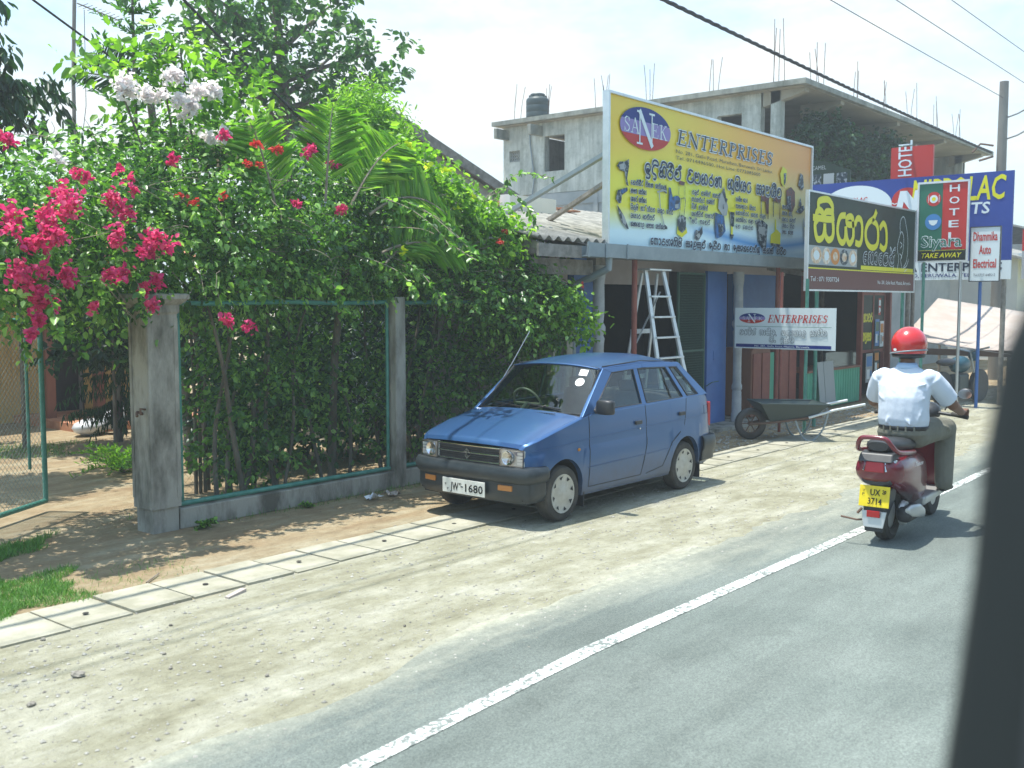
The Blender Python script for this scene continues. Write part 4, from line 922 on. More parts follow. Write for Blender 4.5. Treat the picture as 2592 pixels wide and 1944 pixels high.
# small dark panel with product pictures above the hoarding at the left
PB = thing('product_board', (20.4, 8.6, 4.2), 'dark green product picture board standing above the blue hoarding next to the creeper', 'sign')
PF = Frame((20.4, 9.25, 4.2), (0,-1,0), (-1,0,0))
g = MB(); g.prism([(0,0),(1.15,0),(1.15,.28),(.6,.5),(0,.62)], lambda u, v, d: PF(u, v, d), -.03, 0); g.build('panel', 'print_dark', PB)
g = MB(); text(g, PF, 'CAMEL', .35, .34, .08, .3, .004, 0)
for k in range(4): frect(g, PF, .06+.27*k, .28+.27*k, .04, .25, .004, (0, 1)[k % 2])
g.build('pictures', ['print_grey', 'print_tool'], PB)
g = MB(); g.tube([(20.5, 8.7, 0), (20.5, 8.7, 4.6)], .04, 8); g.build('post', 'timber', PB)

# ------------------------------------------------------------------ tall hotel sign
HS = thing('takeaway_sign', (19, 5.85, 0), 'tall green and red hotel sign with plate and cup symbols on thin posts', 'sign')
TF = Frame((19, 6.27, 2.60), (0,-1,0), (-1,0,0))      # .82 wide, 1.38 tall
g = MB(); g.box(19, 19.03, 5.87, 6.27, 2.79, 3.95); g.build('green_panel', 'print_green', HS)
g = MB(); g.box(19, 19.03, 5.45, 5.868, 2.79, 3.95); g.build('red_panel', 'print_maroon' if False else 'print_red', HS)
g = MB(); g.box(19, 19.03, 5.45, 6.27, 2.60, 2.787); g.build('lower_panel', 'print_black', HS)
g = MB()
for a in ((5.42,6.30,2.575,2.60),(5.42,6.30,3.95,3.985)): g.box(18.985, 19.04, *a)
for a in ((5.42,5.45,2.6,3.95),(6.27,6.30,2.6,3.95)): g.box(18.985, 19.04, *a)
g.build('frame', 'alu', HS)
g = MB()
for i, ch in enumerate('HOTEL'): text(g, TF, ch, .60, 1.19 - .205*i, .12, .17, .005, 0, 0, .01, 'C')
text(g, TF, 'Siyara', .05, .24, .20, .70, .005, 0, 0, .03); text(g, TF, 'Siyara', .055, .245, .19, .69, .007, 2, 0, .0)
text(g, TF, 'TAKE AWAY', .05, .05, .085, .68, .005, 1, .25, .01); frect(g, TF, .02, .80, .176, .182, .005, 1)
g.build('lettering', ['print_white', 'print_yellow', 'print_green'], HS)
g = MB(); n = 28
def disc(cx, cz, r, d, mi): fpoly(g, TF, [(cx + r*math.cos(2*PI*i/n), cz + r*math.sin(2*PI*i/n)) for i in range(n)], d, mi)
disc(.25, 1.08, .125, .004, 0); disc(.25, 1.08, .07, .006, 1); disc(.25, 1.08, .035, .008, 3); frect(g, TF, .155, .163, 1.02, 1.15, .006, 1); frect(g, TF, .337, .345, 1.02, 1.15, .006, 1)
disc(.25, .68, .14, .004, 2); fpoly(g, TF, [(.17,.71),(.33,.71),(.31,.65),(.27,.62),(.23,.62),(.19,.65)], .006, 1)
g.build('symbols', ['print_red', 'print_white', 'print_skyblue', 'print_yellow'], HS)
for y in (5.55, 6.18):
    g = MB(); g.tube([(19.07, y, 0), (19.07, y, 3.9)], .028, 8); g.build('post', 'pipe_green' if y > 6 else 'steel', HS, smooth=50)

# ------------------------------------------------------------------ white auto electrical sign
DS = thing('auto_electrical_sign', (19.3, 5.22, 0), 'narrow white sign with red gothic lettering on a blue post', 'sign')
DF = Frame((19.3, 5.46, 2.24), (0,-1,0), (-1,0,0))    # .48 wide .93 tall
g = MB(); g.box(19.3, 19.33, 4.98, 5.46, 2.24, 3.17); g.build('panel', 'print_white', DS)
g = MB()
for tx, z, w in (('Dhammika', .70, .40), ('Auto', .47, .20), ('Electrical', .23, .38)):
    text(g, DF, tx, .24, z, .15, w, .004, 0, 0, .025, 'C')
text(g, DF, 'Tel:0727-648512', .24, .08, .045, .36, .004, 1, 0, 0, 'C'); g.build('lettering', ['print_red', 'print_navy'], DS)
g = MB()
for a in ((4.965,5.475,2.225,2.24),(4.965,5.475,3.17,3.185),): g.box(19.29, 19.34, *a)
for a in ((4.965,4.98,2.24,3.17),(5.46,5.475,2.24,3.17)): g.box(19.29, 19.34, *a)
g.build('frame', 'black_plastic', DS)
g = MB(); g.tube([(19.37, 5.3, 0), (19.37, 5.3, 3.0)], .03, 8); g.build('post', 'blue_paint', DS, smooth=50)

# red and white signs farther along
FS = thing('red_white_sign', (24, 5.6, 0), 'red sign with white letters over a pale panel beside the utility pole', 'sign')
FF = Frame((24, 5.75, 0), (0,-1,0), (-1,0,0))
g = MB(); g.box(24, 24.05, 4.7, 5.75, 2.95, 3.4); g.build('panel', 'print_red', FS)
g = MB(); g.box(24, 24.05, 4.7, 5.75, 2.35, 2.945); g.build('lower_panel', 'print_grey', FS)
g = MB(); text(g, FF, 'Jeewa', .25, 3.08, .2, .7, .004, 0, 0, .02); text(g, FF, 'STORES', .2, 2.6, .14, .7, .004, 1, 0, .01); g.build('lettering', ['print_white', 'print_navy'], FS)
g = MB(); g.tube([(24.1, 5.2, 0), (24.1, 5.2, 3.3)], .04, 8); g.build('post', 'timber', FS)

# ------------------------------------------------------------------ kiosk beside the shop
KS = thing('tea_kiosk', (18, 8, 0), 'open tea kiosk with green slatted counter, red posts and a lean-to roof', 'kiosk')
g = MB()
for i in range(21):
    x = 16.75 + i*.112; g.box(x, x+.098, 7.30, 7.318, .03, .66 + .003*(i % 2))
g.build('counter_front', 'kiosk_green', KS)
g = MB(); g.box(16.72, 19.08, 7.27, 7.33, .664, .70); g.box(16.72, 19.08, 7.33, 7.9, .664, .70); g.build('counter_top', 'brown_wood', KS)
g = MB(); g.box(17.6, 19.0, 7.34, 7.36, .705, .98); g.build('glass_case', 'shop_glass', KS)
for x, y in ((19.12, 7.3), (16.70, 7.34), (20.6, 7.3)):
    g = MB(); g.box(x, x+.09, y, y+.09, 0, 2.4); g.build('post', 'red_brown', KS)
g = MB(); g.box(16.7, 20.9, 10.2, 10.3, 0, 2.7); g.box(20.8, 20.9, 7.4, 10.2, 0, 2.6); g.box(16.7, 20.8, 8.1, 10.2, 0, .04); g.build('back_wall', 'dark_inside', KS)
g = MB()
for x in (19.25, 19.85, 20.45): g.box(x, x+.06, 7.36, 7.42, 0, 2.05)
for z in (.9, 2.0): g.box(19.25, 20.5, 7.36, 7.42, z, z+.06)
g.build('door_frame', 'red_brown', KS)
g = MB(); KF = Frame((19.3, 7.35, 0), (1,0,0), (0,-1,0)); g.box(19.31, 19.85, 7.37, 7.39, .96, 2.0, 1); g.box(19.91, 20.45, 7.37, 7.39, .96, 2.0, 1)
sinhala(g, KF, 'kAmr', .03, 1.50, .14, .48, .035, .0, 0); sinhala(g, KF, 'gEsn', .03, 1.14, .14, .44, .035, .0, 0)
g.build('lettered_panel', ['print_yellow', 'print_dark'], KS)
g = MB(); g.hexa([(16.4,6.9,2.32),(21.0,6.9,2.32),(21.0,10.4,2.9),(16.4,10.4,2.9)], [(16.4,6.9,2.35),(21.0,6.9,2.35),(21.0,10.4,2.93),(16.4,10.4,2.93)]); g.build('lean_to_roof', 'asbestos', KS)
g = MB()
for x in (16.6, 17.6, 18.6, 19.6, 20.6): g.beam((x,6.95,2.27), (x,10.3,2.84), .05, .07)
g.beam((16.4, 7.0, 2.25), (21, 7.0, 2.25), .05, .07); g.build('rafter', 'timber', KS)
def poster(x0, z0, w, h, mats, label, y=7.26, tone=0):
    F_ = Frame((x0, y, z0), (1,0,0), (0,-1,0)); g = MB(); frect(g, F_, 0, w, 0, h, 0, 0); frect(g, F_, .1*w, .9*w, .55*h, .9*h, .003, 1); frect(g, F_, .15*w, .6*w, .12*h, .45*h, .003, 2); frect(g, F_, .65*w, .9*w, .2*h, .4*h, .003, 1)
    ob = g.build('poster', mats); tag(ob, label, 'poster')
poster(19.28, .35, .34, .55, ['print_grey', 'print_skyblue', 'print_white'], 'pale blue poster pinned low beside the red kiosk post')
poster(19.70, .52, .26, .42, ['print_black', 'print_orange', 'print_white'], 'black and orange newspaper poster on the kiosk door')
poster(19.90, 1.02, .22, .52, ['print_skyblue', 'print_green', 'print_white'], 'bright blue banner strip hanging behind the rider at the kiosk', y=7.33)
poster(20.16, 1.0, .20, .50, ['print_white', 'print_orange', 'print_grey'], 'white and orange leaflet strip next to the blue banner', y=7.33)
poster(20.05, 1.62, .12, .32, ['print_red', 'print_white', 'print_white'], 'small red tag with white print hanging in the kiosk', y=7.33)
for x0, w, lb in ((17.02, .24, 'narrow pale cardboard sheet leaning on the green counter'), (17.28, .42, 'wide pale metal sheet leaning on the green counter')):
    g = MB(); g.hexa([(x0,7.18,.12),(x0+w,7.18,.12),(x0+w,7.19,.12),(x0,7.19,.12)], [(x0,7.25,.84),(x0+w,7.25,.84),(x0+w,7.26,.84),(x0,7.26,.84)]); tag(g.build('sheet_panel', 'print_grey'), lb, 'sheet')
# cabinets left of the counter
for x0, x1, lb, mt in ((14.95, 15.62, 'red-brown wooden cabinet beside the blue shop wall', 'brown_wood'), (15.95, 16.62, 'red-brown wooden cabinet with shelves next to the green counter', 'brown_wood')):
    cb = thing('wooden_cabinet', ((x0+x1)/2, 7.6, 0), lb, 'cabinet')
    g = MB(); g.box(x0, x1, 7.45, 7.9, .06, 1.12); g.build('carcass', mt, cb, bevel=.006)
    for k in range(2):
        g = MB(); xa = x0 + .04 + k*(x1-x0-.04)/2; g.box(xa, xa + (x1-x0)/2 - .06, 7.43, 7.448, .12, 1.06); g.build('door', 'red_brown', cb, bevel=.004)
    g = MB(); g.box(x0-.03, x1+.03, 7.41, 7.93, 1.12, 1.15); g.build('top', mt, cb)
g = MB(); g.box(15.66, 15.92, 7.5, 7.8, .03, 1.05); tag(g.build('green_crate_stack', 'kiosk_green', bevel=.01), 'green painted box between the two red-brown cabinets', 'box')

# ------------------------------------------------------------------ window reflection built as a pale sheet, and clutter down the street
AW = thing('reflection_sheet', (22, 6, 0), 'pale sheet imitating a window reflection, slung low over dark stalls beyond the rider', 'reflection')
g = MB(); rows = []
for i in range(9):
    u = i/8; r_ = []
    for j in range(9):
        v = j/8; a = Vector((20.4, 7.0, 1.15)).lerp(Vector((20.4, 4.9, .90)), v); b_ = Vector((24.5, 7.6, 1.95)).lerp(Vector((24.5, 4.9, 1.50)), v); p = a.lerp(b_, u); p.z -= .12*math.sin(PI*u)*math.sin(PI*v); r_.append(p)
    rows.append(r_)
g.grid(rows); g.build('sheet', 'canvas', AW, smooth=60, solid=.01)
for x, y, h in ((20.45, 6.95, 1.12), (20.45, 5.05, .96), (24.4, 5.1, 1.50), (24.4, 7.5, 1.9)):
    g = MB(); g.tube([(x, y, 0), (x, y, h)], .03, 6); g.build('post', 'timber', AW)
g = MB(); g.box(20.42, 20.48, 5.0, 7.0, .86, .98); g.build('edge_board', 'rust', AW)
MCY = thing('parked_motorcycle', (20.0, 5.9, 0), 'dark teal parked motorcycle seen past the rider, under the pale sheet edge', 'motorcycle')
plain('teal_paint', (.01,.07,.10), .35)
for dx in (0, 1.2):
    g = MB(); g.lathe([(.22,-.04),(.30,-.045),(.31,0),(.30,.045),(.22,.04)], (19.4+dx, 5.9-.25*dx, .31), (.2,1,0), 22, cap=True); g.build('wheel', 'black_plastic', MCY, smooth=50)
g = MB(); g.ell((20.0,5.78,.72), (.42,.16,.16)); g.build('fuel_tank', 'teal_paint', MCY, smooth=60)
g = MB(); g.ell((19.55,5.88,.78), (.38,.15,.07)); g.build('seat', 'black_plastic', MCY, smooth=60)
g = MB(); g.box(19.7, 20.3, 5.68, 5.9, .25, .55); g.build('engine', 'tank_black', MCY, bevel=.04)
g = MB(); g.tube([(20.5,5.62,.31),(20.3,5.68,.95),(20.1,5.3,1.05)], .02, 6); g.tube([(20.3,5.68,.95),(20.2,6.1,1.05)], .02, 6); g.build('handlebar', 'steel', MCY)
g = MB(); g.ell((20.42,5.66,.88), (.1,.1,.11)); g.build('headlamp', 'teal_paint', MCY, smooth=60)
for i, (x, y, z, mt, lb) in enumerate(((33, 5.6, 1.1, 'print_yellow', 'yellow parked van far along the verge'), (39, 5.2, 1.2, 'print_blue', 'blue parked van far along the verge behind the yellow one'))):
    vn = thing('parked_van', (x, y, 0), lb, 'van')
    g = MB(); g.prism([(0,.35),(3.4,.35),(3.4,1.2),(2.9,1.85),(.1,1.9),(0,1.2)], lambda u, v, d: (x+u, d, v), y, y+1.5); g.build('body', mt, vn, bevel=.06)
    g = MB(); g.box(x-.012, x-.004, y+.15, y+1.35, 1.2, 1.7); g.build('rear_window', 'print_black', vn)
    for dy in (.2, 1.3):
        for dx in (.6, 2.7):
            g = MB(); g.lathe([(.16,-.07),(.28,-.07),(.30,0),(.28,.07),(.16,.07)], (x+dx, y+dy, .30), (0,1,0), 16, cap=True); g.build('wheel', 'black_plastic', vn)
# far shops and trees so the street goes on
for i, (x0, x1, y0, h, mt, lb) in enumerate(((35.5, 44, 8.6, 3.4, 'white_wall', 'low white roadside shop past the two-storey building'), (46, 60, 8.0, 4.2, 'concrete', 'grey roadside shop farthest down the street'))):
    fb = thing('roadside_shop', ((x0+x1)/2, y0, 0), lb, 'shop')
    g = MB(); g.box(x0, x1, y0, y0+8, 0, h); g.build('wall', mt, fb)
    g = MB(); g.hexa([(x0-.4,y0-1.2,h-.5),(x1+.4,y0-1.2,h-.5),(x1+.4,y0+4,h+.9),(x0-.4,y0+4,h+.9)], [(x0-.4,y0-1.2,h-.42),(x1+.4,y0-1.2,h-.42),(x1+.4,y0+4,h+.98),(x0-.4,y0+4,h+.98)]); g.hexa([(x0-.4,y0+9,h-.5),(x1+.4,y0+9,h-.5),(x1+.4,y0+4,h+.9),(x0-.4,y0+4,h+.9)], [(x0-.4,y0+9,h-.42),(x1+.4,y0+9,h-.42),(x1+.4,y0+4,h+.98),(x0-.4,y0+4,h+.98)]); g.build('roof', 'asbestos', fb)
    for k in range(3):
        xx = x0 + 1 + k*(x1-x0-2)/3; g = MB(); g.box(xx, xx+1.6, y0-.02, y0-.005, .1, 2.2); g.build('shutter', 'blue_paint' if k % 2 else 'print_grey', fb)
for i, (x, y, h, lb) in enumerate(((40, 17, 6.5, 'dark round tree behind the white roadside shop'), (52, 4.8, 5.0, 'dark tree standing close to the road far ahead'), (66, 12, 8, 'tall dark tree at the far end of the street'))):
    tr = thing('far_tree', (x, y, 0), lb, 'tree'); branches('trunk', tr, 'bark', [([(x,y,0),(x+.2,y,h*.4),(x,y+.2,h*.7)], .25, .1)])
    leafy('crown', 'leaf_dark', tr, [(x,y,h*.75,2.6,2.6,1.9),(x+1.5,y-1,h*.6,1.7,1.7,1.3),(x-1.6,y+.6,h*.62,1.7,1.7,1.3)], 1100, .34, 50+i, leaves=7, length=.7, width=.3)

# ------------------------------------------------------------------ wheelbarrow
WB = thing('wheelbarrow', (12.95, 6.45, 0), 'rusty dark wheelbarrow with pale worn handle standing in the shade by the shop', 'wheelbarrow', rz=rad(-46))
g = MB(); g.lathe([(.13,-.03),(.19,-.038),(.215,-.02),(.22,0),(.215,.02),(.19,.038),(.13,.03),(.13,-.03)], (0,0,.22), (0,1,0), 26); g.build('tyre', 'black_plastic', WB, smooth=50, local=True)
g = MB(); g.lathe([(.0,-.04),(.03,-.04),(.03,.04),(0,.04)], (0,0,.22), (0,1,0), 10)
for k in range(6):
    a = k*PI/3; g.beam((0,0,.22), (.13*math.cos(a),0,.22+.13*math.sin(a)), .012)
g.lathe([(.125,-.03),(.135,-.03),(.135,.03),(.125,.03),(.125,-.03)], (0,0,.22), (0,1,0), 22); g.build('wheel_rim', 'rust', WB, local=True)
g = MB(); g.hexa([(.22,-.17,.27),(.72,-.20,.27),(.72,.20,.27),(.22,.17,.27)], [(.05,-.31,.52),(.98,-.34,.50),(.98,.34,.50),(.05,.31,.52)])
top = g.f.pop(1); g.m.pop(1)
g.tube([(.05,-.31,.52),(.98,-.34,.50),(.98,.34,.50),(.05,.31,.52),(.05,-.31,.52)], .010, 6); g.build('tray', 'tank_black', WB, local=True, solid=.006)
for s in (-1, 1):
    g = MB(); g.tube([(0,s*.07,.22),(.25,s*.17,.25),(.9,s*.27,.34)], .016, 8); g.build('frame_rail', 'steel' if False else 'rust', WB, local=True, smooth=60)
    g = MB(); g.tube([(.72,s*.26,.32),(1.05,s*.29,.42),(1.48,s*.30,.50)], .018, 8); g.build('handle', 'alu', WB, local=True, smooth=60)
    g = MB(); g.tube(catmull3([(.55,s*.22,.28),(.62,s*.24,.10),(.70,s*.25,.012),(.80,s*.25,.02),(.92,s*.26,.16),(.98,s*.28,.38)]), .013, 8); g.build('leg', 'gutter_grey', WB, local=True, smooth=60)

# ------------------------------------------------------------------ utility pole and wires
PO = thing('utility_pole', (26.6, 6.9, 0), 'tall weathered utility pole with wire brackets beside the blue hoarding', 'utility pole')
g = MB(); g.loft([[(26.6 + r*math.cos(a), 6.9 + r*math.sin(a), z) for a in [2*PI*k/10 for k in range(10)]] for r, z in ((.135,0),(.12,3.5),(.10,7.04))]); g.build('shaft', 'pole_wood', PO, smooth=50)
for z, s in ((6.2, 1), (5.7, 1)):
    g = MB(); g.tube([(26.6,6.8,z),(26.5,6.55,z+.05),(26.4,6.35,z+.12)], .02, 6); g.ell((26.4,6.33,z+.15), (.05,.05,.07)); g.build('insulator', 'steel', PO, smooth=60)
g = MB(); g.tube([(26.45,7.05,5.55),(26.3,7.3,5.6),(26.2,7.45,5.4)], .025, 6); g.tube([(26.45,7.05,5.3),(26.25,7.3,5.2)], .03, 6); g.build('clamp', 'rust', PO)
def cable(name, a, b_, sag, r, label, twist=0, n=60, mt='cable', group=None):
    a, b_ = Vector(a), Vector(b_); g = MB(); L0 = [a.lerp(b_, i/n) - Vector((0,0,sag*4*(i/n)*(1-i/n))) for i in range(n+1)]
    if twist:
        for ph in (0, 2.1, 4.2):
            pts = []
            for i in range(n*8+1):
                f = i/(n*8); p = a.lerp(b_, f) - Vector((0,0,sag*4*f*(1-f))); an = f*(b_-a).length*twist + ph; pts.append(p + Vector((0, math.cos(an)*r, math.sin(an)*r)))
            g.tube(pts, r*.9, 5)
    else: g.tube(L0, r, 6)
    tag(g.build(name, mt, smooth=60), label, 'cable', group); return L0
cable('power_cable', (26.5, 7.1, 5.4), (-16, 7.05, 7.0), .30, .016, 'thick twisted black cable sweeping down to the utility pole', twist=9)
cable('overhead_wire', (26.6, 6.9, 6.66), (-18, 6.95, 7.2), .12, .007, 'thin wire running to the pole, lowest of the three thin ones', group='thin wires strung along the road')
cable('overhead_wire', (42, 6.55, 7.0), (-18, 6.45, 7.3), .10, .007, 'thin wire crossing the sky just beyond the pole top, second highest', group='thin wires strung along the road')
cable('overhead_wire', (42, 6.35, 7.6), (-18, 6.45, 7.75), .10, .007, 'thin wire running highest of all across the sky', group='thin wires strung along the road')
cable('service_cable', (3.9, 9, 4.75), (7.5, 9, 3.0), .03, .010, 'dark cable slanting down beside the dark tree above the gate')
cable('service_cable', (5.5, 9, 5.1), (8.4, 9.2, 3.35), .05, .014, 'thick dark cable slanting through the middle of the treetop')
# aerial mast behind the hedge
AE = thing('aerial_mast', (8.45, 16, 0), 'thin television aerial mast rising behind the shrubs near the dark tree', 'aerial')
g = MB(); g.tube([(8.45,16,0),(8.50,16,5.4),(8.60,16,7.4)], .03, 6); g.build('mast', 'pole_wood', AE)
g = MB(); g.tube([(8.55,15.9,6.55),(9.30,15.9,6.42)], .012, 5)
for k in range(9): x = 8.65 + k*.075; g.tube([(x,15.75,6.54-.012*k),(x,16.05,6.54-.012*k)], .006, 4)
g.build('aerial', 'pole_wood', AE)
g = MB(); g.tube([(8.72,16,6.5),(8.70,16,5.0),(8.62,16,4.5)], .006, 4); g.build('guy_wire', 'cable', AE)

# unseen trees added across the road to be mirrored in the car's windows
r0_ = random.Random(77)
for i, (x, h) in enumerate(((-8, 6.5), (0, 5.0), (7, 7.0), (15, 5.5), (24, 7.5))):
    tr = thing('reflection_tree', (x, -13, 0), ('unseen broad dark tree added across the road', 'unseen low dark tree added across the road', 'unseen tall tree added across the road', 'unseen rounded tree added across the road', 'unseen tallest tree added across the road')[i], 'tree', 'unseen trees added across the road')
    branches('trunk', tr, 'bark', [([(x,-13,0),(x+.2,-13,h*.4),(x,-13,h*.7)], .2, .08)])
    leafy('crown', 'leaf_dark', tr, [(x,-13,h*.7,3.4,2,h*.33),(x+2,-13,h*.45,2.6,2,h*.35),(x-2,-13,h*.4,2.6,2,h*.35)], 500, .42, 500+i, leaves=7, length=.9, width=.3)
# ------------------------------------------------------------------ fence, gate pillar and gate
FN = thing('boundary_fence', (7.5, 7.6, 0), 'low concrete wall with green pipe and wire mesh panels in front of the flowering hedge', 'fence')
g = MB(); g.box(4.80, 10.25, 7.52, 7.66, 0, .17); g.build('low_wall', 'old_concrete', FN, bevel=.008)
for x, w in ((7.27, .14), (10.14, .13)):
    g = MB(); g.box(x, x+w, 7.50, 7.50+w, 0, 1.93); g.build('post', 'old_concrete', FN, bevel=.01)
def diamond_mesh(g, fr, s0, s1, t0, t1, step, r):
    H_ = t1-t0
    k = s0 - H_
    while k < s1:
        for sg in (1, -1):
            a0 = k if sg == 1 else k + H_; a1 = k + H_ if sg == 1 else k
            p = [(a0, t0), (a1, t1)]
            def cut(s): return t0 + (s-a0)/(a1-a0)*(t1-t0)
            pts = []
            for s, t_ in p: pts.append((min(max(s, s0), s1), cut(min(max(s, s0), s1))))
            if abs(pts[0][0]-pts[1][0]) > .01: g.beam(fr(pts[0][0], pts[0][1], .002*sg), fr(pts[1][0], pts[1][1], .002*sg), r)
        k += step
for i, (x0, x1) in enumerate(((4.84, 7.25), (7.44, 10.12))):
    g = MB(); g.tube([(x0,7.585,.20),(x1,7.585,.20)], .022, 8); g.tube([(x0+(x1-x0)*k/8, 7.585+.006*math.sin(k*2.1+i), 1.875-.007*math.sin(k*1.3+i*2)) for k in range(9)], .022, 8)
    g.tube([(x0+.02,7.585,.20),(x0+.02,7.585,1.875)], .018, 8); g.tube([(x1-.02,7.585,.20),(x1-.02,7.585,1.875)], .018, 8); pf = g.build('panel_frame', 'pipe_green', FN, smooth=50)
    g = MB(); diamond_mesh(g, Frame((0,7.585,0), (1,0,0), (0,-1,0)), x0+.02, x1-.02, .20, 1.875, .07, .0012); g.build('wire_mesh', 'mesh_green', FN)
GP = thing('gate_pillar', (4.67, 7.64, 0), 'square grey concrete gate pillar with a flat cap under the pink flowers', 'pillar')
g = MB(); cx, cy = 4.665, 7.635
g.loft([[(cx-r,cy-r,z),(cx+r,cy-r,z),(cx+r,cy+r,z),(cx-r,cy+r,z)] for r, z in ((.118,0),(.118,.20),(.135,.20),(.135,.26),(.135,1.78),(.15,1.80),(.15,1.86))])
g.build('shaft', 'old_concrete', GP)
g = MB()
for (ax, ay, bx_, by_) in ((-.137,-.137,-.10,-.13),(.10,-.137,.137,-.13)): g.box(cx+ax, cx+bx_, cy+ay-.004, cy+by_, .28, 1.75)
for (ay, by_) in ((-.13,-.10),(.10,.137)): g.box(cx-.141, cx-.134, cy+ay, cy+by_, .28, 1.75)
g.build('edge_rib', 'old_concrete', GP)
g = MB(); g.loft([[(cx-r,cy-r,z),(cx+r,cy-r,z),(cx+r,cy+r,z),(cx-r,cy+r,z)] for r, z in ((.16,1.86),(.20,1.90),(.21,1.905),(.21,1.94),(.19,1.95))]); g.build('cap', 'old_concrete', GP)
g = MB(); g.tube(catmull3([(4.53,7.60,.98),(4.47,7.58,1.0),(4.45,7.55,.97)]), .012, 6); g.tube([(4.53,7.56,1.02),(4.47,7.53,1.03),(4.47,7.53,.98)], .010, 6); g.build('hinge_hook', 'rust', GP)
GT = thing('gate', (2.0, 7.6, 0), 'green pipe gate with chain mesh standing open beside the concrete pillar', 'gate')
gu = Vector((2.44, 1.49, 0)).normalized(); gn = Vector((gu.y, -gu.x, 0)); gl = 2.86; GF = Frame((2.0, 7.6, 0), gu, gn)
g = MB()
for z in (.10, 1.72): g.tube([GF(0,z), GF(gl,z)], .024, 8)
for s in (0, gl): g.tube([GF(s,.1), GF(s,1.72)], .024, 8)
g.build('frame', 'pipe_green', GT, smooth=50)
for k in range(12):
    g = MB(); s = .15 + k*.24; g.tube([GF(s,1.72), GF(s,1.96)], .010, 6); g.build('top_bar', 'pipe_green', GT)
g = MB(); g.tube([GF(.75,.1), GF(.75,1.72)], .016, 6); g.tube([GF(2.64,1.72), GF(2.64,.42)], .014, 6); g.build('upright', 'red_brown' if False else 'pipe_green', GT)
g = MB(); diamond_mesh(g, GF, .03, gl-.03, .12, 1.70, .055, .0022); g.build('chain_mesh', 'mesh_wire', GT)

# ------------------------------------------------------------------ garden house and things in the yard
YH = thing('garden_house', (6, 16.3, 0), 'ochre orange house wall in shade at the back of the yard behind the open gate', 'house')
g = MB(); g.box(1.0, 9.9, 16.2, 16.4, 0, 2.9); g.build('wall', 'orange_wall', YH)
g = MB(); g.hexa([(.6,15.2,2.55),(10.2,15.2,2.55),(10.2,19,3.6),(.6,19,3.6)], [(.6,15.2,2.63),(10.2,15.2,2.63),(10.2,19,3.68),(.6,19,3.68)]); g.build('roof', 'terracotta', YH)
for x in (7.55, 8.35, 9.3):
    g = MB(); g.box(x, x+.14, 15.3, 15.44, 0, 2.56); g.build('veranda_post', 'brown_wood', YH)
g = MB(); g.box(8.0, 8.6, 16.17, 16.198, .12, 2.0); g.build('door', 'dark_inside', YH)
g = MB(); g.box(7.45, 10.0, 14.0, 16.2, 0, .12); g.build('veranda_step', 'terracotta', YH)
g = MB(); g.ell((7.45,13.85,.12), (.32,.20,.12), 10, 6, rot=Matrix.Rotation(.4,3,'Z')); g.ell((7.75,13.75,.20), (.20,.17,.15), 8, 6); g.tube([(7.8,13.75,.25),(7.9,13.7,.38),(7.95,13.68,.36)], [.07,.04,.06], 6)
tag(g.build('plastic_sack', 'plastic_bag', smooth=70), 'crumpled white plastic sack lying on the veranda edge across the yard', 'sack')
CH = thing('metal_chair', (8.2, 13.6, 0), 'bent silver tube chair frame half hidden behind the gate pillar', 'chair')
for dx in (0, .45):
    g = MB(); g.tube(catmull3([(7.85+dx,13.9,0),(7.98+dx,13.6,.50),(8.05+dx,13.4,.54),(8.12+dx,13.3,.10),(8.12+dx,13.3,0)]), .022, 8); g.build('leg', 'steel', CH, smooth=60)
g = MB(); g.box(7.95, 8.42, 13.38, 13.75, .44, .47); g.build('seat', 'dark_inside', CH)
# ------------------------------------------------------------------ flowering hedge
BG = thing('bougainvillea', (6.6, 8.4, 0), 'huge green bougainvillea hedge spilling over the fence, dotted with pink flower clusters', 'shrub')
blobs = [(2.9,8.0,2.3,.9,.5,.65),(3.7,8.0,2.25,.9,.55,.65),(4.6,8.05,2.35,.9,.65,.72),(5.5,8.1,2.50,.95,.75,.85),(6.4,8.2,2.55,.95,.85,.90),(7.3,8.2,2.60,.95,.8,.85),(8.0,8.2,2.55,.80,.7,.70),(8.8,8.1,2.25,.75,.6,.50),(9.5,8.0,2.1,.55,.5,.5),(9.75,7.95,1.85,.42,.5,.5),
         (3.3,7.7,2.15,.5,.40,.45),(4.1,7.7,2.15,.55,.38,.45),(4.9,7.75,2.3,.6,.38,.5),(5.8,7.75,2.35,.6,.38,.5),(6.7,7.75,2.35,.6,.38,.5),(7.6,7.75,2.35,.6,.38,.5),(8.5,7.75,2.25,.6,.38,.45),(9.3,7.7,2.0,.5,.35,.45),(8.35,7.35,1.95,.42,.22,.26,1.3),(8.95,7.32,1.85,.45,.25,.36,1.5),(9.45,7.32,1.72,.38,.25,.38,1.5),(9.75,7.38,1.62,.28,.22,.26,1.3)]
under = [(5.95,8.25,1.0,.45,.45,.95),(6.2,8.35,1.0,.8,.45,.95),(7.2,8.35,1.1,.8,.45,.95),(8.1,8.1,1.0,.7,.4,.95),(8.9,7.95,1.0,.6,.35,.95),(9.5,7.85,1.2,.5,.3,.7),(9.8,7.8,1.45,.35,.25,.4)]
kf = lambda c: (c[:, 0] > 8.0) | (c[:, 1] > 7.70) | (c[:, 2] > 1.9 + (7.7 - c[:, 1])*.1)
P, D, T, _t = twigs(blobs, 5000, 11, leaves=11, length=.26, shell=.5, droop=.4)
foliage('foliage', 'leaf_bougain', BG, P, D, .056, .66, 11, tint=T)
P, D, T, _ = twigs(under, 1500, 12, leaves=9, length=.24, shell=.05, droop=.5, keep=lambda c: (c[:, 1] > 7.72) & (c[:, 2] > .12))
foliage('lower_foliage', 'leaf_bougain', BG, P, D, .058, .7, 12, tint=T*.9)
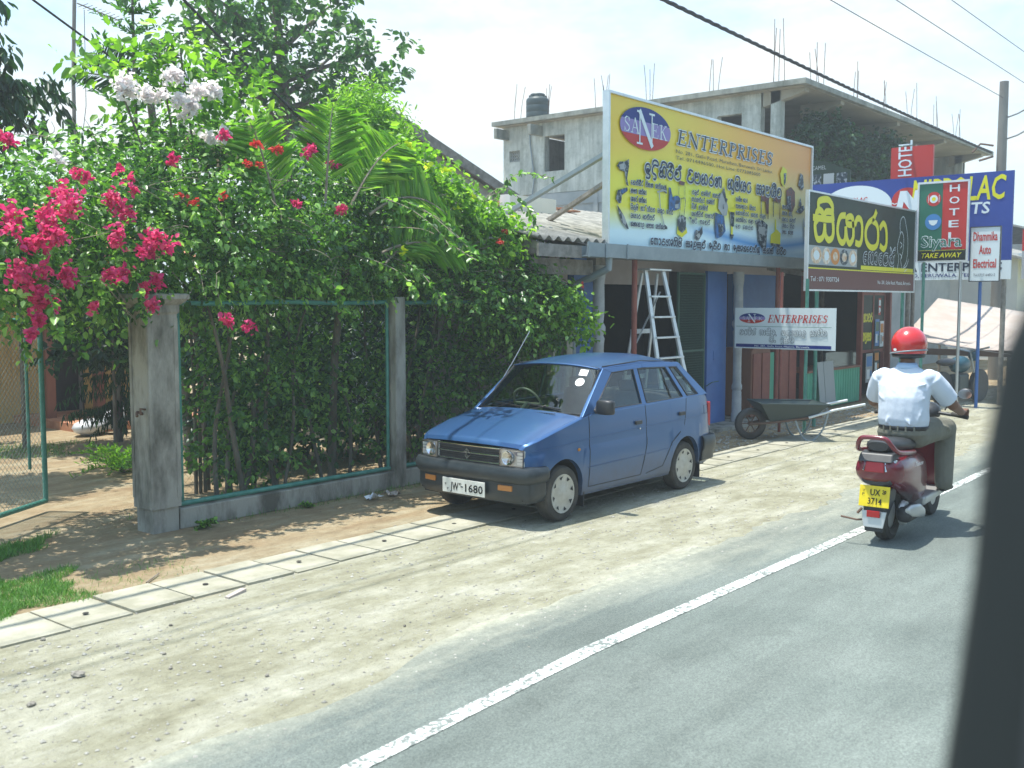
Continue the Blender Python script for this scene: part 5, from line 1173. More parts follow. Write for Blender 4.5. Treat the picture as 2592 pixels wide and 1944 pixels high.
rr = random.Random(21); pth = []
for i in range(26):
    x = 5.4 + 4.5*rr.random(); y = 8.0 + .5*rr.random(); a = rr.uniform(-.35, .35)
    pth.append(([(x, y, 0), (x+a*.4, y+rr.uniform(-.1,.1), .7), (x+a, y+rr.uniform(-.2,.2), 1.4), (x+a*1.6, y-.1, 2.2)], rr.uniform(.014, .035), .010))
branches('stem', BG, 'bark', pth)
g = MB()
for i in range(420):   # bare arching twigs in the canopy, thickest over the right-hand panel
    if i < 230: x, y, z = 8.0 + 1.7*rr.random(), 7.35 + .5*rr.random(), 1.75 + .75*rr.random()
    else: x, y, z = 3.4 + 5.4*rr.random(), 7.3 + .6*rr.random(), 1.9 + 1.2*rr.random()
    p = Vector((x, y, z)); d = Vector((rr.uniform(-1,1), rr.uniform(-.8,.4), rr.uniform(-.5,.6))).normalized(); pts = [p]
    for k in range(4): d = (d + Vector((rr.uniform(-.4,.4), rr.uniform(-.4,.4), rr.uniform(-.5,.2)))).normalized(); p = p + d*rr.uniform(.05,.12); pts.append(p)
    g.tube(pts, [.0035, .003, .0025, .002, .0015], 4, cap=False)
g.build('bare_twigs', 'twig', BG)
# long shoots reaching out to the right and over the fence
def shoot(pts, size=.06, n=26, seed=0, mat='leaf_bougain', hang=-.6, parent=None):
    q = catmull3(pts, 8); r_ = np.random.default_rng(seed); L_ = len(q)
    idx = r_.random(n*2)*(L_-1.01); P = np.array([q[int(i)].lerp(q[int(i)+1], i-int(i)) for i in idx]); D = r_.normal(size=(len(P), 3))*.7 + np.array([0,-.2,hang])
    return P, D, q
SP, SD, SQ = [], [], []
for k, pts in enumerate([[(9.2,7.9,3.0),(9.6,7.9,3.36),(10.0,7.9,3.42),(10.35,7.85,3.40)], [(8.9,7.8,3.0),(9.3,7.8,3.2),(9.6,7.7,3.0),(9.75,7.6,2.7),(9.95,7.5,2.45)], [(9.3,7.8,2.6),(9.7,7.6,2.62),(10.0,7.5,2.45),(10.15,7.5,2.30)], [(9.4,7.7,2.0),(9.8,7.6,2.12),(10.1,7.5,2.08),(10.3,7.5,2.0)], [(9.4,7.7,1.5),(9.75,7.5,1.62),(10.05,7.45,1.60),(10.15,7.4,1.42)],
                        [(9.3,7.7,1.8),(9.6,7.5,1.75),(9.9,7.4,1.70),(10.05,7.4,1.50)],[(7.2,7.5,2.3),(7.3,7.1,2.1),(7.35,6.95,1.8)],[(6.0,7.4,2.2),(6.1,7.1,2.05),(6.15,7.0,1.8)],[(8.2,7.4,2.2),(8.3,7.1,2.0),(8.3,7.0,1.75)],[(3.6,7.3,2.2),(3.5,7.0,1.95),(3.5,6.9,1.65)],[(6.9,7.4,2.9),(6.85,6.9,2.75),(6.85,6.55,2.55),(6.8,6.30,2.35)],[(7.1,7.4,2.9),(7.05,6.9,2.75),(7.05,6.5,2.5),(7.0,6.2,2.3)],[(7.2,7.4,2.85),(7.2,6.9,2.7),(7.2,6.6,2.5),(7.2,6.35,2.3)],[(7.0,7.4,2.6),(6.95,6.8,2.55),(6.95,6.45,2.4),(6.9,6.1,2.25)],[(7.0,7.4,2.35),(7.05,7.0,2.2),(7.05,6.75,2.0),(7.05,6.6,1.85)],[(6.7,7.3,2.3),(6.8,6.95,2.15),(6.8,6.75,1.95)],[(4.2,7.3,2.2),(4.2,7.05,2.0),(4.2,7.0,1.75)],[(5.1,7.4,2.1),(5.1,7.3,1.8),(5.15,7.25,1.6)]]):
    P, D, q = shoot(pts, seed=70+k, n=30); SP.append(P); SD.append(D); SQ.append(q)
foliage('trailing_foliage', 'leaf_bougain', BG, np.concatenate(SP), np.concatenate(SD), .066, .7, 77)
g = MB()
for q in SQ: g.tube(q, .004, 4)
g.build('trailing_stem', 'twig', BG)
# flower clusters: each a bunch of papery bracts
def bunch(name, mat, parent, x, y, z, r, n, seed, size=.042):
    r_ = np.random.default_rng(seed); sub = r_.normal(size=(max(2, int(n/55)), 3))*np.array([r, r*.7, r*.8])*.50
    c = sub[r_.integers(0, len(sub), n)] + r_.normal(size=(n, 3))*r*.24 + np.array([x, y, z]); D = r_.normal(size=(n, 3)) + np.array([0,-.5,.3])
    return foliage(name, mat, parent, c, D, size, .8, seed, fold=.5)
fl = [(3.69,2.61,.19,260),(3.44,2.46,.15,150),(3.33,2.31,.10,80),(3.53,2.24,.11,130),(3.52,2.41,.08,60),(4.13,2.54,.13,150),(4.06,2.33,.10,90),(4.42,2.31,.14,170),(4.27,2.27,.08,60),(3.71,2.14,.10,100),(3.42,2.05,.15,190),(3.55,1.97,.12,150),(3.50,1.88,.10,110),(3.46,1.79,.07,60),(4.04,2.04,.11,120),(4.38,2.07,.08,60),(4.33,1.92,.11,110),(3.91,1.85,.05,36),(3.41,1.65,.05,30),(5.08,1.69,.09,80),(6.28,2.69,.07,56),(5.76,2.72,.05,32),(5.97,3.18,.08,64),(6.18,3.10,.06,36),(5.07,3.22,.05,32),(3.82,2.80,.06,44),(4.23,2.75,.06,44),(4.50,2.96,.06,44),(3.31,2.95,.07,60),(4.12,2.84,.03,16)]
yof = lambda x, z: 7.10 + (.12 if z > 2.5 else 0) + (.15 if z > 2.9 else 0)
for i, (x, z, r, n) in enumerate(fl):
    y = yof(x, z); s = y/7.15
    bunch('flower_cluster', 'bract_pink', BG, x*s, y, 1.89 + (z-1.89)*s, r, n, 200+i)
for i, (x, z, r, n) in enumerate([(5.29,2.99,.06,36),(5.39,3.17,.06,30),(5.58,3.15,.06,34),(4.76,2.65,.05,24),(5.02,2.71,.05,22),(8.59,2.63,.04,16),(8.43,2.52,.05,20),(9.95,2.05,.03,12),(4.62,2.70,.03,12)]):
    y = yof(x, z); s = y/7.15
    ob = bunch('flower_cluster', 'bract_red', BG, x*s, y, 1.89 + (z-1.89)*s, r, n, 260+i, .034); ob['label'] = 'small orange-red flower cluster'
# taller plants growing up through the hedge
WBG = thing('white_bougainvillea', (5.2, 8.9, 0), 'white-flowered bougainvillea rising above the pink one', 'shrub')
leafy('foliage', 'leaf_bougain', WBG, [(4.4,8.7,2.7,.6,.4,.45),(5.3,8.8,2.95,.6,.4,.5),(6.1,8.9,3.2,.6,.5,.5)], 700, .06, 32, length=.25)
branches('stem', WBG, 'bark', [([(6.0,8.9,0),(5.9,8.9,1.5),(5.5,8.8,3.0)], .03, .012)])
for i, (x, z, r, n) in enumerate([(4.83,3.69,.14,170),(5.07,3.74,.12,120),(5.3,3.76,.13,150),(5.48,3.66,.13,150),(5.70,3.80,.12,120),(5.35,3.58,.09,80),(5.84,3.44,.12,130),(5.22,3.86,.08,60),(4.18,3.02,.06,40)]):
    bunch('flower_cluster', 'bract_white', WBG, x*.945, 7.75, 1.89+(z-1.89)*.945, r, n, 300+i, .05)
TS = thing('broad_leaf_shrub', (5.8, 8.8, 0), 'tall light green broad-leaved shrub standing above the white flowers', 'shrub')
leafy('foliage', 'leaf_lime', TS, [(4.70,8.3,3.80,.16,.14,.10),(4.98,8.3,3.65,.10,.1,.26),(5.20,8.3,3.80,.10,.1,.28),(5.42,8.3,3.9,.12,.12,.24),(5.8,8.4,3.7,.18,.15,.3),(6.2,8.4,3.8,.12,.12,.35)], 75, .10, 33, aspect=.55, length=.30, leaves=12, updir=1.1)
branches('stem', TS, 'bark', [([(5.8,8.8,0),(5.6,8.6,2),(4.75,8.3,3.9)], .02, .008), ([(5.85,8.8,0),(5.7,8.6,2),(5.2,8.3,4.1)], .02, .008), ([(5.9,8.8,0),(5.8,8.6,2.4),(5.42,8.3,4.1)], .02, .008)])
LV = thing('yellow_flower_vine', (8.6, 8.0, 0), 'lime green vine with yellow trumpet flowers next to the shop roof', 'vine')
leafy('foliage', 'leaf_lime', LV, [(7.8,7.7,3.05,.36,.3,.20),(8.3,7.7,2.78,.36,.3,.20),(8.8,7.6,2.58,.36,.3,.20),(7.4,7.8,3.25,.33,.3,.18),(9.85,7.2,1.62,.22,.15,.12),(9.55,7.15,1.78,.22,.15,.12)], 760, .075, 34, length=.25, aspect=.6)
branches('stem', LV, 'bark', [([(8.7,8.5,0),(8.8,8.4,1.5),(8.5,8.0,3.1)], .025, .01)])
for i, (x, y, z) in enumerate(((8.9,7.35,2.80),(9.05,7.35,2.62),(7.65,7.4,3.25),(7.4,7.4,3.42),(8.1,7.4,2.85),(7.0,7.12,2.35),(8.3,7.4,2.98),(7.9,7.4,3.22),(7.0,7.3,3.2))):
    ob = bunch('flower', 'petal_yellow', LV, x, y, z, .035, 12, 330+i, .05)
FT = thing('feathery_bush', (8.4, 8.7, 0), 'fine-leaved light green bush rising beside the gabled white house', 'bush')
leafy('foliage', 'leaf_lime', FT, [(8.25,8.9,3.60,.34,.3,.36),(8.15,8.9,3.92,.24,.3,.24)], 560, .075, 35, aspect=.30, length=.3, leaves=12)
branches('stem', FT, 'bark', [([(8.6,9.0,0),(8.6,8.9,1.8),(8.6,8.9,3.8)], .03, .01)])
# palms
def frond(base, d, L_, w, n, seed, droop=.5, lean=.35):
    n = int(n*1.5)
    r_ = np.random.default_rng(seed); b = Vector(base); d = Vector(d).normalized(); q = []
    for i in range(15): t = i/14; q.append(b + d*L_*t + Vector((0,0,-droop*L_*t*t)))
    s = d.cross(Vector((.5,.8,.15))).normalized(); P, D, Z = [], [], []
    for i in range(n):
        t = .15 + .85*i/n; j = min(int(t*14), 13); p = q[j].lerp(q[j+1], t*14-j); ax = (q[j+1]-q[j]).normalized()
        for sg in (-1, 1): P.append(p); D.append(ax*.55 + s*sg + Vector((0,0,lean - .5*t)) + Vector(r_.normal(size=3)*.06)); Z.append(w*math.sin(PI*min(1, t*.85+.12))**.6)
    return P, D, Z, q
def palm(name, root, label, fronds, mat='leaf_palm', trunk=None, seed=0, asp=.10):
    t_ = thing(name, root, label, 'palm')
    for k, (b, d, L_, w, n, dr) in enumerate(fronds):
        P, D, Z, q = frond(b, d, L_, w, n, seed+k, dr)
        f = foliage('frond', mat, t_, np.array([tuple(p) for p in P]), np.array([tuple(p) for p in D]), np.array(Z)/1.0, asp, seed+k, fold=.15)
        g = MB(); g.tube(q, [.012*(1-i/17) + .002 for i in range(15)], 5); g.build('rib', 'pipe_green' if False else 'twig', f)
    if trunk: branches('trunk', t_, 'bark', [trunk])
    return t_
palm('areca_palm', (7.3, 8.3, 0), 'bright green feather palm arching out of the middle of the hedge',
     [((6.55,7.35,2.75),(.55,-.05,1.0),1.25,.36,30,.35),((6.75,7.3,2.70),(1.0,-.1,.75),1.35,.38,32,.62),((6.3,7.4,2.8),(.05,-.05,1.0),1.05,.34,26,.2),((6.9,7.3,2.35),(1.0,-.15,.45),1.15,.34,28,.40),((6.95,7.3,2.25),(.8,-.1,.8),1.0,.34,26,.3),((6.9,7.35,2.9),(1.0,-.05,.6),1.2,.30,28,.85),((5.9,7.6,2.7),(-.25,0,1),1.1,.3,24,.3)], trunk=([(7.1,8.3,0),(7.0,8.1,1.4),(6.8,7.6,2.6)], .05, .03), seed=400)
palm('feather_palm', (5.2, 10.2, 0), 'dark palm fronds showing against the sky behind the white flowers',
     [((6.1,10,4.05),(-1,0,.45),.95,.20,26,.35),((6.1,10,4.1),(-.8,.2,.9),.8,.2,24,.4),((6.2,10,4.1),(.9,0,.5),.9,.20,26,.4),((6.2,10,4.1),(.3,0,1.2),.7,.18,24,.3)], mat='leaf_dark', trunk=([(6.6,10.1,0),(6.4,10,2),(6.15,10,4.0)], .06, .04), seed=430)
AP = thing('young_conifer', (5.35, 9.3, 0), 'slim young conifer with star-shaped whorls poking above the shrubs', 'tree')
branches('trunk', AP, 'bark', [([(5.5,9.2,0),(5.5,9.2,2.5),(5.5,9.2,4.75)], .035, .012)])
PP, DD = [], []; rr = random.Random(8)
for z, L_ in ((4.75,.28),(4.6,.26),(4.42,.36),(4.2,.42),(3.95,.5),(3.7,.55)):
    for k in range(6):
        a = k*PI/3 + z*3; d = Vector((math.cos(a), math.sin(a), .35))
        for i in range(26):
            t = i/26; p = Vector((5.5,9.2,z)) + d*L_*t + Vector((0,0,.10*L_*t*t)); PP.append(p); DD.append(d*.5 + Vector((rr.uniform(-1,1), rr.uniform(-1,1), rr.uniform(-.2,1))))
foliage('needles', 'leaf_almond', AP, np.array([tuple(p) for p in PP]), np.array([tuple(p) for p in DD]), .07, .35, 9)
# trees behind
AT = thing('almond_tree', (10.2, 12.5, 0), 'tall dark green tree with tiered layered branches, highest of all the trees', 'tree')
ab = [(8.2,12.5,6.3,.8,.9,.40),(8.8,12.5,5.95,.8,.9,.38),(9.5,12.5,6.25,.9,1.0,.45),(10.3,12.5,6.55,.8,.9,.40),(9.0,12.5,5.45,.7,.8,.32),(9.8,12.5,5.65,.8,.9,.30),(10.65,12.5,5.70,.6,.8,.26),(11.25,12.5,5.98,.42,.6,.22),(11.7,12.5,5.90,.5,.6,.14),(11.25,12.5,5.62,.45,.6,.14),(10.2,12.5,5.15,.9,.9,.24),(11.0,12.5,5.20,.7,.8,.16),(11.6,12.5,5.32,.5,.6,.12),(12.1,12.5,5.52,.32,.5,.10),(10.7,12.5,4.86,.8,.8,.16),(11.25,12.5,4.74,.5,.6,.13),(9.9,12.5,4.80,.9,.8,.22),(9.2,12.5,4.95,.8,.8,.28),(10.7,12.5,6.35,.35,.6,.13),(8.5,12.5,5.4,.6,.8,.3)]
leafy('crown', 'leaf_almond', AT, ab, 640, .12, 36, aspect=.62, leaves=8, length=.20, spread=1.1, shell=.05, updir=.5, width=.1)
tb = [([(10.2,12.6,0),(10.1,12.6,2.5),(10.0,12.6,4.6),(9.8,12.6,6.6)], .16, .05)]
for x, z in ((8.4,6.2),(9.4,6.3),(10.9,5.7),(11.8,5.9),(12.2,5.5),(11.3,4.9),(9.0,5.1),(8.6,5.9),(10.8,6.4)): tb.append(([(10.0,12.6,z-.75),(10.0+(x-10)*.5,12.5,z-.35),(x,12.5,z)], .045, .012))
branches('trunk', AT, 'bark', tb)
DT = thing('dark_tree', (4.6, 11.5, 0), 'very dark leafy tree standing over the gate, beyond the hedge', 'tree')
leafy('crown', 'leaf_dark', DT, [(4.45,11.2,4.75,.50,.6,.5),(4.75,11.2,4.2,.40,.5,.35),(5.2,11.2,4.10,.32,.5,.12),(5.6,11.2,3.95,.22,.4,.10),(4.7,11.2,3.7,.45,.6,.25),(4.1,11.2,4.3,.7,.8,.9)], 700, .14, 37, aspect=.34, leaves=9, length=.3, droop=1.0)
branches('trunk', DT, 'bark', [([(4.4,11.5,0),(4.5,11.4,2),(4.6,11.3,4.3)], .12, .05)])
BT = thing('background_bush', (6.5, 10.2, 0), 'dense dark bushes filling the yard behind the fence panels', 'bush')
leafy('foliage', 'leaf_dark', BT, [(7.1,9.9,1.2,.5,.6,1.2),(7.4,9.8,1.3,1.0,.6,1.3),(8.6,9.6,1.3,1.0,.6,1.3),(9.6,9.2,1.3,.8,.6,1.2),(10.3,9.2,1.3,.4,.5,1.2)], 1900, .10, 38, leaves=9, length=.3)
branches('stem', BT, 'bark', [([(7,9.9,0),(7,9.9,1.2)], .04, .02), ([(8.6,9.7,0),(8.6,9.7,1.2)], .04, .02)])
# ferny plants by the gate
def fernlet(name, root, label, n, L_, mat, seed, asp=.12, spread=1.0, sz=.07):
    t_ = thing(name, root, label, 'plant'); r_ = random.Random(seed); P, D = [], []; q_ = MB()
    for k in range(n):
        a = r_.random()*2*PI; e = r_.uniform(.5, 1.6); d = Vector((math.cos(a)*spread, math.sin(a)*spread, e)).normalized(); LL = L_*r_.uniform(.6, 1)
        for i in range(26):
            t = i/26; p = Vector(root) + d*LL*t + Vector((0,0,-.45*LL*t*t)); P.append(tuple(p)); D.append(tuple(Vector((r_.uniform(-1,1), r_.uniform(-1,1), r_.uniform(-.3,.6))) + d*.6))
        q_.tube([Vector(root) + d*LL*t + Vector((0,0,-.45*LL*t*t)) for t in (0,.33,.66,1)], .003, 4)
    foliage('foliage', mat, t_, np.array(P), np.array(D), sz, asp*2.2, seed); q_.build('stem', 'twig', t_)
    return t_
fernlet('feathery_fern', (6.05, 10.55, .0), 'feathery bright green fern tuft behind the gate pillar', 60, .80, 'leaf_lime', 41)
fernlet('feathery_fern', (6.15, 10.15, .0), 'low dark feathery fern in the shade at the pillar foot', 30, .55, 'leaf_bougain', 42)
fernlet('weed', (4.95, 7.42, .0), 'small green weed sprouting where the pillar meets the low wall', 9, .16, 'leaf_bougain', 43, asp=.3, sz=.035)
fernlet('weed', (6.05, 7.42, .0), 'tiny weed at the foot of the low wall beside the litter', 7, .10, 'leaf_bougain', 44, asp=.3, sz=.03)
CS = thing('drooping_conifer', (7.35, 13.0, 0), 'dark drooping needle-leaved shrub against the ochre house wall', 'shrub')
PP, DD = [], []; rr = random.Random(12)
for k in range(120):
    a = rr.random()*6.28; z = rr.uniform(.3, 2.3); L_ = rr.uniform(.35, .9); b = Vector((7.35, 12.9, z)); d = Vector((math.cos(a), math.sin(a), rr.uniform(.1,.5)))
    for i in range(40): t = i/40; p = b + d*L_*t + Vector((0,0,-.4*L_*t*t)); PP.append(tuple(p)); DD.append((rr.uniform(-.6,.6), rr.uniform(-.6,.6), -1.2))
foliage('foliage', 'leaf_dark', CS, np.array(PP), np.array(DD), .13, .14, 13)
branches('stem', CS, 'bark', [([(7.35,12.9,0),(7.35,12.9,2.3)], .04, .02)])
for i, (x, y, z, s) in enumerate(((4.9,14.2,1.5,1.0),(6.2,13.2,2.5,.8),(7.0,12.4,1.6,.75))):
    gs = thing('garden_shrub', (x, y, 0), ('dark garden shrub seen through the gate mesh', 'dark shrub overhanging the top of the gate', 'dark bushy shrub between the gate and the concrete pillar')[i], 'shrub')
    leafy('foliage', 'leaf_dark', gs, [(x,y,z,s,.5,s*.7)], 300, .10, 44+i, leaves=9, length=.3); branches('stem', gs, 'bark', [([(x,y,0),(x,y,z)], .03, .015)])
# grass
def grass(name, label, fn, n, seed, h=.06):
    r_ = np.random.default_rng(seed); P = fn(r_, n); D = r_.normal(size=(len(P), 3))*.55 + np.array([0,0,1.0])
    ob = foliage(name, 'grass_blade', None, P, D, h, .14, seed, kind='blade'); ob['kind'] = 'stuff'; ob['label'] = label; return ob
def gp(cx, cy, rx, ry, rot=0):
    def f(r, n):
        a = r.random(n)*2*PI; q = np.sqrt(r.random(n))*(1 + .22*np.sin(a*5+1) + .15*np.sin(a*9)); x = q*rx*np.cos(a); y = q*ry*np.sin(a)
        return np.stack([cx + x*math.cos(rot) - y*math.sin(rot), cy + x*math.sin(rot) + y*math.cos(rot), np.zeros(n)], 1)
    return f
grass('grass', 'bright green grass patch on the verge before the gate', gp(2.80, 6.62, .68, .48, .35), 17000, 5, .042)
grass('grass', 'thin grass strip under the open gate', gp(3.4, 7.75, .6, .16, .5), 2600, 6)
grass('grass', 'sparse grass tufts in the yard behind the gate', gp(5.6, 13.0, 1.2, .7, .1), 3000, 7)
grass('grass', 'sparse weeds on the sand near the drain slabs', gp(3.7, 6.5, .7, .3, .3), 420, 8, .035)
grass('grass', 'short weeds along the foot of the low fence wall', gp(6.8, 7.45, 1.7, .07, 0), 500, 9, .05)
grass('grass', 'short shaded weeds under the hedge', gp(6.6, 8.1, 1.7, .35, 0), 1500, 10, .07)
# fallen leaves and small loose things
def stone(x, y, s, label, mt='pebble_dark', seed=0, flat=.5):
    r_ = random.Random(seed); g = MB(); g.ell((x, y, s*flat*.7), (s, s*.7, s*flat), 7, 5, rot=Matrix.Rotation(r_.random()*3, 3, 'Z'))
    g.v = [(v[0] + r_.uniform(-.12,.12)*s, v[1] + r_.uniform(-.12,.12)*s, max(v[2] + r_.uniform(-.1,.1)*s, 0)) for v in g.v]
    return tag(g.build('stone', mt), label, 'stone')
for i, (x, y, s, lb) in enumerate(((2.54,4.93,.036,'dark flat stone, largest of those lying on the dirt'),(2.21,4.74,.026,'reddish lump of stone next to the large dark flat one'),(3.0,4.89,.014,'small dark stone lying farther from the road than its pale neighbour'),(2.90,4.67,.016,'pale pointed stone midway between the drain slabs and the asphalt'),(3.15,4.20,.015,'small dark stone close to the dusty edge of the asphalt'),(2.70,5.62,.018,'dark stone touching the near edge of the drain slabs by the orange sand'),(3.30,5.30,.014,'small stone on the dirt just in front of the drain slabs'),(3.81,4.62,.013,'tiny dark stone among the gravel, nearest the wood splinter'),(4.16,4.24,.013,'tiny dark stone beside the asphalt edge ahead of the car'),(5.98,6.19,.022,'rust-brown stone on the sand in front of the car'))):
    stone(x, y, s, lb, seed=i)
g = MB(); g.hexa([(3.84,5.50,.0),(4.02,5.56,.0),(4.01,5.60,.0),(3.84,5.54,.0)], [(3.84,5.50,.012),(4.02,5.56,.020),(4.01,5.60,.020),(3.84,5.54,.012)]); tag(g.build('wood_chip', 'canvas'), 'flat yellowish splinter of wood beside the drain slabs', 'wood chip')
g = MB(); g.tube([(3.70,6.22,.012),(3.88,6.36,.014)], .006, 5); tag(g.build('stick', 'twig'), 'thin brown stick on the sand behind the drain slabs', 'stick')
rr = random.Random(17)
for i, (x, y, lb, mt) in enumerate(((6.68,7.22,'crumpled white plastic litter on the sand by the fence wall','plastic_bag'),(6.95,7.24,'pinkish wrapper litter right of the white litter by the wall','bract_pink'))):
    g = MB(); rows = []
    for a in range(6): rows.append([(x + (a-2.5)*.028 + rr.uniform(-.015,.015), y + (b_-2)*.028 + rr.uniform(-.015,.015), .012 + abs(rr.gauss(0,.022))) for b_ in range(5)])
    g.grid(rows); tag(g.build('litter', 'plastic_bag' if i == 0 else 'canvas'), lb, 'litter')
# ------------------------------------------------------------------ the blue hatchback
m, t, b, o = new_mat('car_paint')
b.inputs['Base Color'].default_value = (.036,.110,.27,1); b.inputs['Metallic'].default_value = .45; b.inputs['Roughness'].default_value = .34
b.inputs['Coat Weight'].default_value = .6; b.inputs['Coat Roughness'].default_value = .12
tc = t.nodes.new('ShaderNodeTexCoord'); sp = t.nodes.new('ShaderNodeSeparateXYZ'); t.links.new(tc.outputs['Object'], sp.inputs[0])
n1 = noise(t, tc.outputs['Object'], 5, 6, .7)
dd = mth(t, 'ADD', mth(t, 'DIVIDE', mth(t, 'SUBTRACT', .52, sp.outputs['Z']), .35), mth(t, 'MULTIPLY', mth(t, 'SUBTRACT', n1, .5), 1.0))
dirt = ramp(t, [(.1, (0,0,0)), (1.0, (.55,.55,.55))], dd)
c = mixc(t, dirt, (.036,.110,.27), (.16,.15,.13)); t.links.new(c, b.inputs['Base Color'])
r_ = ramp(t, [(0, (.34,.34,.34)), (.55, (.8,.8,.8))], dirt); t.links.new(r_, b.inputs['Roughness'])
plain('bumper', (.020,.027,.031), .38, c2=(.036,.044,.048), scale=5)
plain('tyre', (.030,.029,.027), .85, c2=(.075,.068,.055), scale=6)
plain('hubcap', (.50,.50,.46), .42, metal=.25, c2=(.40,.39,.34), scale=9)
plain('chrome', (.7,.7,.7), .15, metal=1)
plain('plate_white', (.72,.72,.66), .5, c2=(.60,.60,.55), scale=8)
plain('plate_yellow', (.80,.62,.01), .45, c2=(.72,.52,.01), scale=8)
plain('amber', (.50,.20,.03), .25)
plain('amber_dull', (.50,.20,.05), .35)
plain('red_lens', (.40,.01,.01), .2)
plain('interior', (.030,.032,.032), .8)
plain('seat_cloth', (.10,.10,.10), .9, c2=(.14,.14,.13), scale=6)
plain('wheel_grey', (.38,.38,.30), .5)
plain('lamp_back', (.55,.57,.57), .35, metal=.6); plain('sticker', (.80,.80,.78), .5)
CR = thing('parked_car', (6.60, 5.90, 0), 'small blue five-door hatchback parked on the verge before the hedge', 'car', rz=rad(-.6))
CR.scale = (.93, .96, .98)
XF, XR, RW, RA = .50, 2.66, .248, .300
TOPZ = [(0,.665),(.03,.70),(.10,.725),(.40,.800),(.78,.878),(.95,.905),(1.9,.925),(2.7,.945),(3.05,.95),(3.18,.93),(3.25,.86),(3.28,.72)]
WID = [(0,.600),(.05,.640),(.14,.668),(.4,.688),(1.0,.70),(2.6,.70),(3.0,.688),(3.16,.665),(3.28,.62)]
def prof(z):  # half width factor by height
    return interp(z, [(.18,.945),(.26,.965),(.40,.992),(.55,1.0),(.605,1.0),(.615,.988),(.80,.975),(.90,.955),(.96,.94)])
def botz(x):
    z = .225
    for xc in (XF, XR):
        if abs(x-xc) < RA: z = max(z, .255 + math.sqrt(max(RA*RA - (x-xc)**2, 0)))
    return z
xs = sorted(set([0,.015,.03,.06,.10,.14] + [round(XF + RA*math.cos(PI*k/14), 4) for k in range(15)] + [round(XR + RA*math.cos(PI*k/14), 4) for k in range(15)] + [round(.84+.12*k, 3) for k in range(13)] + [3.0,3.06,3.12,3.17,3.21,3.24,3.265,3.28]))
def side_pt(x, f, s):   # f 0..1 from sill to top edge
    b_ = botz(x); tp = interp(x, TOPZ)
    return Vector((x, s*interp(x, WID)*prof(b_ + (tp-b_)*f), b_ + (tp-b_)*f))
g = MB()
lev = [0,.12,.28,.44,.58,.70,.72,.86,.95,1.0]
for s in (-1, 1):
    rows = []
    for x in xs:
        b_ = botz(x); tp = interp(x, TOPZ); zs = [b_ + (tp-b_)*f for f in (0,.15,.35,.55)] + [max(.60, b_+(tp-b_)*.6) if tp > .66 and b_ < .58 else b_+(tp-b_)*.6] 
        zs.append(zs[-1] + .012); zs += [zs[-1] + (tp-zs[-1])*f for f in (.4,.8,1.0)]
        w = interp(x, WID); row = [(x, s*w*prof(z), z) for z in zs]
        row += [(x, s*(w*prof(tp) - .012), tp+.010), (x, s*(w*prof(tp) - .035), tp+.014)]
        # wheel-arch lip returns inward
        row = [(x, s*(w*prof(b_) - .05), b_ + .0)] + row
        rows.append(row)
    if s == 1: rows = [list(reversed(r)) for r in rows]
    g.grid(rows)
# tail closing surface
rows = []
for k in range(7):
    y = -.6 + .2*k; rows.append([(3.285, y*1.03, .30), (3.30, y*1.03, .50), (3.295, y, .72), (3.25, y*.97, .88), (3.17, y*.95, .95)])
g.grid(rows)
body = g.build('body', 'car_paint', CR, smooth=32, local=True)
# bonnet
g = MB(); rows = []
hx = [.012,.03,.07,.14,.25,.40,.58,.72,.80]
for x in hx:
    tp = interp(x, TOPZ); w = interp(x, WID)*prof(tp) - .037; row = []
    for k in range(17):
        u = -1 + k/8; row.append((x - .035*(1-u*u), u*w, tp + .014 + .038*(1-u*u)**.8 * min(1, .35 + x*1.5) + (.006 if .52 < abs(u) < .60 else 0) - (.012 if x < .02 else 0)))
    rows.append(row)
g.grid(rows); bn = g.build('bonnet', 'car_paint', CR, smooth=40, local=True)
g = MB()
for k in range(11): g.box(.70 + .0, .715, -.42+.028*k, -.405+.028*k, .912, .918)
g.build('air_vent', 'interior', bn, local=True)
g = MB()   # cowl under the screen
g.grid([[(.79 - .035*(1-(k/8-1)**2), (k/8-1)*.62, .895 + .02*(1-(k/8-1)**2)) for k in range(17)], [(.90, (k/8-1)*.62, .905 + .012*(1-(k/8-1)**2)) for k in range(17)]]); g.build('cowl', 'black_plastic', CR, smooth=50, local=True)
# nose panel, grille, lamps
g = MB(); g.grid([[(-.030*(1-(y/.6)**2) + .006, y, .655) for y in [-.6+.1*k for k in range(13)]], [(-.030*(1-(y/.6)**2) + .012, y, .45) for y in [-.6+.1*k for k in range(13)]]]); g.build('front_panel', 'car_paint', CR, local=True)
g = MB(); nf = lambda y: -.030*(1-(y/.6)**2)
rows = [[(nf(y) - .001, y, z) for y in [-.36+.06*k for k in range(13)]] for z in (.535, .675)]; g.grid(rows)
for k in range(7):
    z = .548 + .018*k
    for j in range(12): y = -.36+.06*j; g.beam((nf(y)-.008, y, z), (nf(y+.06)-.008, y+.06, z), .008, .006)
gr = g.build('grille', 'black_plastic', CR, local=True)
g = MB()
for z in (.672, .608, .540): g.tube([(nf(y)-.014, y, z) for y in [-.37+.0617*k for k in range(13)]], .006, 6)
for s in (-1, 1): g.tube([(nf(.37)-.010, s*.37, .540), (nf(.37)-.010, s*.37, .672)], .005, 6)
g.build('chrome_strip', 'chrome', gr, local=True, smooth=50)
EF = Frame((-.048, 0, .60), (0,-1,0), (-1,0,0)); g = MB()
for sg in (1, -1): g.prism([(sg*a*.052, sg*b_*.052) for a, b_ in ((-1,.05),(0,.95),(.55,.45),(-.1,-.05),(.25,-.35),(0,-.62),(-.42,-.22),(.05,.25),(-.15,.42))][:9], lambda u, v, d: EF(u, v, d), 0, .006)
g.build('badge', 'chrome', gr, local=True)
